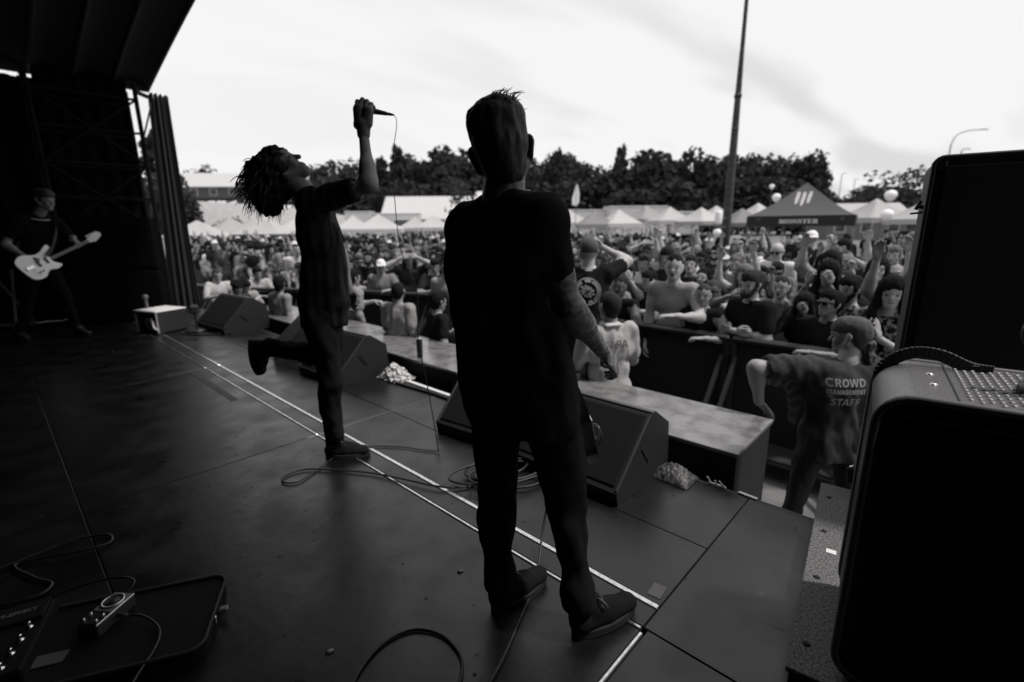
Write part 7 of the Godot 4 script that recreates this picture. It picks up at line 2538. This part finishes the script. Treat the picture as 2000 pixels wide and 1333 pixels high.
func build_front_rows() -> void:
	# label, head, facing (or null for the stage), arms left and right, gaze, hair, tones [skin, shirt, trousers, hair], extras
	var S = null
	var R := [
		["person with long dark hair and bare arms clapping at the barrier", Vector3(1.94, 0.52, -5.58), Vector3(-0.95, 0, 0.25), "clap", "clap", Vector3(0.00, 0.05, 1.18), "long", [0.35, 0.02, 0.02, 0.014], {"sleeve": 0.0, "bulk": 0.85, "mouth": true}],
		["person with very long dark hair and white sleeves, arm along the barrier", Vector3(2.50, 0.50, -5.48), Vector3(-0.9, 0, 0.45), "rail", "rail", Vector3(0.12, 0.16, 1.18), "long", [0.32, 0.55, 0.03, 0.012], {"bulk": 0.86}],
		["person with short dark hair in black, in profile behind the clapping one", Vector3(1.81, 0.65, -6.42), Vector3(-0.9, 0, 0.3), "rail", "down", Vector3(0.12, -0.01, 1.18), "short", [0.32, 0.02, 0.03, 0.014], {}],
		["person with fair hair peering out beside the pale shirted guard", Vector3(1.40, 0.44, -6.00), Vector3(-0.5, 0, 0.8), "rail", "rail", Vector3(0.12, -0.01, 1.18), "wavy", [0.35, 0.05, 0.03, 0.20], {"bulk": 0.86, "mouth": true}],
		["person in sunglasses and dark patterned shirt leaning an arm along the barrier", Vector3(3.51, 0.52, -5.74), Vector3(-0.85, 0, 0.55), "rail", "rail", Vector3(0.06, -0.01, 1.18), "short", [0.30, 0.05, 0.03, 0.02], {"shades": true, "bulk": 1.05}],
		["person with fair hair and face tipped up to the sky, white vest", Vector3(3.71, 0.54, -6.49), Vector3(-0.8, 0, 0.6), "down", "down", Vector3(0.00, 0.64, 1.18), "long", [0.38, 0.55, 0.03, 0.16], {"bulk": 0.86, "mouth": true}],
		["person with big dark hair near the guard's head scarf, in sunglasses", Vector3(4.12, 0.60, -6.13), Vector3(-0.85, 0, 0.5), "fist", "down", Vector3(0.12, 0.11, 1.18), "wavy", [0.32, 0.02, 0.02, 0.014], {"shades": true}],
		["person with one long bare arm raised straight up beside the dark stall", Vector3(5.00, 0.75, -7.14), Vector3(-0.85, 0, 0.5), "high", "up", Vector3(0.24, -0.01, 1.18), "short", [0.37, 0.02, 0.03, 0.03], {"mouth": true}],
		["person in sunglasses with a flat crop looking straight at the stage", Vector3(3.63, 0.72, -6.67), Vector3(-0.6, 0, 0.8), "down", "down", Vector3(0.12, -0.13, 1.18), "short", [0.35, 0.10, 0.03, 0.02], {"shades": true}],
		["person in a backwards cap and sunglasses above the long haired one", Vector3(2.86, 0.65, -6.81), Vector3(-0.85, 0, 0.45), "down", "down", Vector3(0.12, 0.05, 1.18), "backcap", [0.29, 0.03, 0.03, 0.02], {"shades": true, "cap": true}],
		["person in black raising a dark fist over the front row", Vector3(3.38, 0.52, -6.56), Vector3(-0.8, 0, 0.55), "fist", "fist", Vector3(0.12, -0.01, 1.18), "short", [0.13, 0.02, 0.02, 0.012], {}],
		["person with wild dark hair shouting with eyes shut, far right above the crowd", Vector3(5.52, 0.95, -8.20), S, "down", "down", Vector3(0.00, -0.01, 1.18), "wavy", [0.39, 0.03, 0.03, 0.014], {"mouth": true}],
		["person shouting with a hand to the cheek, just below the wild haired one", Vector3(4.90, 0.82, -7.20), S, "brow", "fist", Vector3(0.12, -0.01, 1.18), "short", [0.39, 0.05, 0.03, 0.05], {"mouth": true}],
		["shaven headed person in sunglasses and pale jacket", Vector3(4.10, 0.94, -7.60), S, "down", "hip", Vector3(0.00, -0.13, 1.18), "bald", [0.38, 0.62, 0.03, 0.02], {"shades": true, "beard": true}],
		["tall person in a white cap and black shirt standing under the dark stall", Vector3(5.33, 1.08, -8.80), Vector3(0.3, 0, -1), "down", "down", Vector3(0.00, -0.13, 1.18), "backcap", [0.30, 0.016, 0.03, 0.8], {"cap": true, "bulk": 1.1}],
		["person in a black and white sports top with arms spread, by the tall cabinet", Vector3(5.76, 0.88, -7.40), S, "hip", "hip", Vector3(0.00, -0.01, 1.18), "short", [0.38, 0.04, 0.03, 0.12], {"mouth": true, "sleeve": 0.0}],
		["bearded person with bare shoulders beside the tall cabinet", Vector3(5.83, 0.75, -7.13), S, "down", "down", Vector3(0.00, -0.01, 1.18), "short", [0.39, 0.5, 0.03, 0.06], {"beard": true, "sleeve": 0.0}],
		["person with dark hair in a bun close to the tall cabinet", Vector3(4.62, 0.47, -5.84), Vector3(-0.9, 0, 0.3), "rail", "rail", Vector3(0.12, -0.13, 1.18), "bun", [0.30, 0.3, 0.03, 0.014], {"bulk": 0.88}],
		["person in a dark and white cap by the tall cabinet", Vector3(5.31, 0.66, -6.73), S, "down", "up", Vector3(0.00, -0.01, 1.18), "cap", [0.30, 0.5, 0.03, 0.25], {"cap": true}],
		["person with tied back hair in a white top pointing at the singer", Vector3(5.35, 0.60, -7.13), S, "down", "point", Vector3(0.00, -0.01, 1.18), "tail", [0.34, 0.55, 0.03, 0.03], {"mouth": true, "bulk": 0.86}],
		["person with a bare head tipped back, behind the backwards cap", Vector3(2.53, 0.80, -6.91), S, "down", "down", Vector3(0.12, 0.34, 1.18), "short", [0.37, 0.03, 0.03, 0.03], {"mouth": true}],
		["person in a beanie and black hoodie left of the pole", Vector3(2.28, 0.90, -7.20), S, "down", "down", Vector3(0.00, -0.13, 1.18), "beanie", [0.34, 0.02, 0.03, 0.02], {"sleeve": 1.95}],
		["person with curly fair hair in front of the pole's foot", Vector3(3.28, 0.78, -7.13), S, "up", "down", Vector3(0.00, -0.01, 1.18), "curly", [0.37, 0.2, 0.03, 0.14], {}],
		["person holding a phone up beside the tall guard's badge", Vector3(1.62, 0.72, -6.70), S, "phone", "phone", Vector3(0.00, -0.13, 1.18), "short", [0.35, 0.03, 0.03, 0.02], {}],
		["person with round face and dark fringe between the two guards", Vector3(1.32, 0.54, -6.75), Vector3(-0.6, 0, 0.8), "rail", "down", Vector3(0.00, -0.01, 1.18), "long", [0.37, 0.03, 0.03, 0.014], {"bulk": 0.9}],
		["person in white raising a bare arm with open hand, left of the pole", Vector3(2.00, 0.80, -7.40), S, "high", "down", Vector3(0.00, -0.01, 1.18), "short", [0.39, 0.55, 0.03, 0.04], {"mouth": true}],
		["dark haired person bent over the barrier, nearest the far floor wedge", Vector3(-4.35, 0.45, -7.95), Vector3(0.75, 0, 0.65), "rail", "rail", Vector3(0.00, -0.54, 1.18), "short", [0.30, 0.3, 0.03, 0.012], {"lean": 0.3}],
		["person with forehead on folded arms left of the far floor wedge", Vector3(-4.19, 0.47, -7.42), Vector3(0.75, 0, 0.65), "fold", "rail", Vector3(0.00, -0.60, 1.18), "curly", [0.25, 0.05, 0.03, 0.012], {"lean": 0.3}],
		["person with dark crop leaning out past the scrim curtain", Vector3(-4.62, 0.57, -8.90), Vector3(0.7, 0, 0.7), "rail", "rail", Vector3(0.00, -0.13, 1.18), "short", [0.30, 0.4, 0.03, 0.014], {"lean": 0.15}],
		["person in pale top nearest the scrim curtain, arms on the barrier", Vector3(-5.30, 0.55, -8.80), Vector3(0.7, 0, 0.7), "rail", "rail", Vector3(0.00, -0.13, 1.18), "tail", [0.37, 0.5, 0.03, 0.05], {}],
		["person in dark top reaching one arm along the barrier, left of the bass player", Vector3(-1.27, 0.72, -8.16), Vector3(0.2, 0, 1), "rail", "rail", Vector3(0.00, -0.13, 1.18), "short", [0.34, 0.03, 0.03, 0.014], {}],
		["person with both hands clasped over the head, left of the mic cable", Vector3(-1.82, 0.81, -8.80), Vector3(0.2, 0, 1), "brow", "brow", Vector3(0.00, -0.13, 1.18), "long", [0.37, 0.04, 0.03, 0.02], {}],
		["person with white cap front and centre left of the bass player", Vector3(-2.25, 0.70, -8.48), Vector3(0.3, 0, 1), "rail", "down", Vector3(0.00, -0.13, 1.18), "cap", [0.34, 0.2, 0.03, 0.8], {"cap": true}],
		["person with bare folded arm at the singer's hip, on the barrier", Vector3(-3.02, 0.70, -9.12), Vector3(0.4, 0, 1), "fold", "rail", Vector3(0.00, -0.13, 1.18), "short", [0.39, 0.02, 0.03, 0.02], {}],
	]
	for r in R:
		var x: Dictionary = r[8].duplicate()
		x.cell = 0.02
		x.hcell = 0.0105
		x.hair = r[6]
		x.fold = 0.012
		x.legs = false
		var face: Vector3 = to_stage(r[1]) if r[2] == null else r[2]
		var J := stance(r[3], r[4], r[5], x.get("lean", 0.0))
		put_person(r[0], r[1], face, J, x, r[7], "crowd beyond the barrier")
		taken.append(Vector2(r[1].x, r[1].z))

func build_crowd() -> void:
	var rng := RandomNumberGenerator.new()
	rng.seed = 2024
	# a set of figures in different poses; copies share their meshes
	var arms := [["down", "down"], ["up", "down"], ["rail", "down"], ["fist", "down"], ["clap", "clap"], ["down", "phone"], ["rail", "down"], ["down", "brow"], ["fold", "fold"], ["down", "down"], ["point", "down"], ["fold", "down"], ["down", "up"], ["down", "down"], ["hip", "down"], ["phone", "phone"]]
	var says := ["arms down", "hand raised", "forearm forward", "fist up", "hands clapping", "phone up", "forearm out", "hand at brow", "arms folded", "arms at sides", "pointing ahead", "arm across", "hand up", "standing still", "hand on hip", "filming"]
	var hairs := ["short", "long", "short", "cap", "wavy", "short", "tail", "beanie", "short", "curly", "backcap", "short", "long", "bun", "short", "wavy"]
	var hair_says := {"short": "short hair", "long": "long hair", "cap": "peaked cap", "wavy": "wavy hair", "tail": "ponytail", "beanie": "beanie", "bald": "shaved head", "curly": "curly hair", "backcap": "backwards cap", "bun": "hair bun"}
	var V := []
	for k in 16:
		var J := stance(arms[k][0], arms[k][1], Vector3(rng.randf_range(-0.35, 0.35), rng.randf_range(0.0, 0.3), 1.0), rng.randf_range(-0.05, 0.06))
		var woman: bool = hairs[k] in ["long", "wavy", "tail", "bun"]
		V.append(figure_meshes(J, {"cell": 0.027, "hcell": 0.0135, "hair_cell": 0.017, "hair": hairs[k], "bulk": rng.randf_range(0.76, 0.84) if woman else rng.randf_range(0.86, 0.98), "sleeve": [0.6, 0.0, 0.65, 1.9][[0, 0, 2, 2, 0, 3, 0, 2][k % 8] if not woman or k % 2 else 1], "legs": true, "beard_mesh": not woman, "head_scale": 0.97}))
		if hairs[k] in ["cap", "backcap"]:
			V[k].hair_name = "cap"
		elif hairs[k] == "beanie":
			V[k].hair_name = "beanie"
	# spots behind the barrier, row by row
	var spots := []
	for i in 70:
		var v := -3.60 - i * 0.43 - pow(i, 1.6) * 0.012
		for j in 190:
			var u := -14.0 + j * 0.46 + (0.23 if i % 2 else 0.0)
			var p := sg(u + rng.randf_range(-0.14, 0.14), v + rng.randf_range(-0.15, 0.15) * (0.2 if i == 0 else 1.0))
			var keep := rng.randf()
			var d := p.z * -0.973 + 0.15
			if d < 3.2:
				continue
			var px := p.x / d * 950.0
			if px < -655.0 or px > 830.0:
				continue
			var far := 27.0 if px < 120.0 else lerpf(25.0, 13.5, clampf((px - 120.0) / 330.0, 0.0, 1.0))
			if px > 450.0:
				far = lerpf(12.5, 8.0, clampf((px - 450.0) / 170.0, 0.0, 1.0))
			var sparse := 0.0
			if d > far:
				if px > 430.0 and d < 24.0:
					sparse = 0.95
				else:
					continue
			if px < -330.0 and d < 8.8:
				continue
			if keep < maxf(sparse, 0.06 + clampf((d - 12.0) * 0.012, 0.0, 0.2)):
				continue
			if Vector2(p.x - 6.05, p.z + 14.0).length() < 0.45 or Vector2(p.x - 11.05, p.z + 18.9).length() < 1.2:
				continue
			var ok := true
			for t in taken:
				if (t - Vector2(p.x, p.z)).length() < 0.36:
					ok = false
					break
			# nobody stands inside the bent end of the barrier
			if ok:
				spots.append([d, p, px, i])
	spots.sort_custom(func(a, b): return a[0] < b[0])
	var shirts := [[0.016, "black"], [0.016, "black"], [0.02, "black"], [0.03, "charcoal"], [0.06, "charcoal"], [0.16, "grey"], [0.30, "pale"], [0.58, "white"], [0.016, "black"], [0.05, "charcoal"]]
	var hair_tones := [0.010, 0.012, 0.014, 0.02, 0.03, 0.05, 0.14]
	var caps := [0.02, 0.03, 0.2, 0.55, 0.02, 0.02]
	var rows := {}
	var near_n := mini(spots.size(), 256)
	for i in near_n:
		var sp: Array = spots[i]
		var row := int((sp[0] - 4.0) / 0.9)
		if not rows.has(row):
			rows[row] = []
		rows[row].append(sp)
	var row_no := 0
	var keys := rows.keys()
	keys.sort()
	for row in keys:
		row_no += 1
		var a: Array = rows[row]
		a.sort_custom(func(x, y): return x[2] < y[2])
		for n in a.size():
			var p: Vector3 = a[n][1]
			var k: int = rng.randi() % 16 if a[n][3] > 0 else [2, 6, 8, 4, 2, 6][rng.randi() % 6]
			var sh: Array = shirts[rng.randi() % shirts.size()]
			var is_cap: bool = hairs[k] in ["cap", "backcap", "beanie"]
			var ht: float = caps[rng.randi() % caps.size()] if is_cap else hair_tones[rng.randi() % hair_tones.size()]
			var shade := rng.randf() < 0.32
			var label := "%s shirt, %s, %s, %s, %s row" % [sh[1], hair_says[hairs[k]], "sunglasses" if shade else says[k], sector(a[n][2]), ORD[mini(row_no, 19)]]
			var f := to_stage(p)
			var yaw := atan2(f.x, f.z) + rng.randf_range(-0.3, 0.3)
			var o := thing("person", "person in " + label, "person", Vector3(p.x, GROUND, p.z), yaw, "crowd beyond the barrier")
			var s := clampf(rng.randfn(0.985, 0.055), 0.86, 1.1)
			o.scale = Vector3(s, s * rng.randf_range(0.98, 1.03), s)
			figure(o, V[k], mat(SKINS[rng.randi() % SKINS.size()] * 1.05, 0.6), cloth(sh[0]) if rng.randf() < 0.86 else cloth(0.35, 1), mat(0.03, 0.9), mat(ht, 0.85, 0.0, 0.2), null, shade, rng.randf() < 0.35, rng.randf() < 0.5)
	# everyone farther back, too many to count
	var root := Node3D.new()
	root.name = "distant_crowd"
	tag(root, "mass of festival goers filling the ground back to the stalls", "crowd", "", "stuff")
	add_child(root)
	var sets := []
	var far_arms := [0, 9, 5, 0, 2, 8, 13, 3, 15, 4]
	for k in 10:
		var a: Array = arms[far_arms[k]]
		var J := stance(a[0], a[1], Vector3(rng.randf_range(-0.4, 0.4), 0.1, 1.0))
		var B := []
		torso_bones(B, J, 0.01, 1, 0.88, 0.06)
		for sd in ["L", "R"]:
			arm_bones(B, J, sd, 0.004, 0)
			arm_bones(B, J, sd, 0.02, 1, 0.6)
			leg_bones(B, J, sd, 0.014, 2)
			bn(B, J["wr" + sd], J["wr" + sd] + (J["hd" + sd] as Vector3).normalized() * 0.14, 0.04, 0.03, 0)
		bn(B, J.head, J.neck, 0.06, 0.06, 0)
		var H := []
		var hb := head_frame(J.gaze)
		bn(H, J.head + hb * Vector3(0, 0.03, -0.02), J.head + hb * Vector3(0, -0.07, 0.035), 0.088, 0.05, 0)
		var hk: String = ["short", "long", "short", "cap", "short", "wavy", "short", "tail", "beanie", "short"][k]
		var m := order([[B, 0.034, 0.05], [H, 0.02, 0.02], [hair_bones(hk, hb, J.head, 1.03), 0.02, 0.02]])
		var c: float = shirts[k % shirts.size()][0]
		far_sets.append([m, [mat(SKINS[k % 5] * 1.05, 0.7), cloth(c), mat(0.04 if k % 3 else 0.2, 0.9), mat(0.6 if hk == "cap" and k % 2 else hair_tones[k % 7], 0.85, 0.0, 0.2)]])
		sets.append([])
	for i in range(near_n, spots.size()):
		var p: Vector3 = spots[i][1]
		var f := to_stage(p)
		var yaw := atan2(f.x, f.z) + rng.randf_range(-0.5, 0.5)
		var s := rng.randf_range(0.95, 1.1)
		sets[rng.randi() % 10].append(Transform3D(Basis(Vector3.UP, yaw).scaled(Vector3(s, s, s)), Vector3(p.x, GROUND, p.z)))
	for k in 10:
		var mm := MultiMesh.new()
		mm.transform_format = MultiMesh.TRANSFORM_3D
		mm.mesh = far_sets[k][0]
		mm.instance_count = sets[k].size()
		for i in sets[k].size():
			mm.set_instance_transform(i, sets[k][i])
		var mi := MultiMeshInstance3D.new()
		mi.name = "standing_people"
		mi.multimesh = mm
		mi.set_meta("kind", "stuff")
		root.add_child(mi, true)
	print("crowd near ", near_n, " far ", spots.size() - near_n)

	uniq_labels("person", "")

const ORD := ["", "front", "second", "third", "fourth", "fifth", "sixth", "seventh", "eighth", "ninth", "tenth", "eleventh", "twelfth", "thirteenth", "fourteenth", "fifteenth", "sixteenth", "seventeenth", "eighteenth", "nineteenth"]

func sector(px: float) -> String:
	var names := ["by scrim", "left of singer", "behind singer", "by mic cable", "left of bassist", "behind bassist", "by round badge", "above YARA", "below trailers", "left of pole", "at pole", "right of pole", "under dark stall", "right of stall", "beside tall cabinet"]
	return names[clampi(int((px + 660.0) / 100.0), 0, 14)]

var far_sets: Array = []
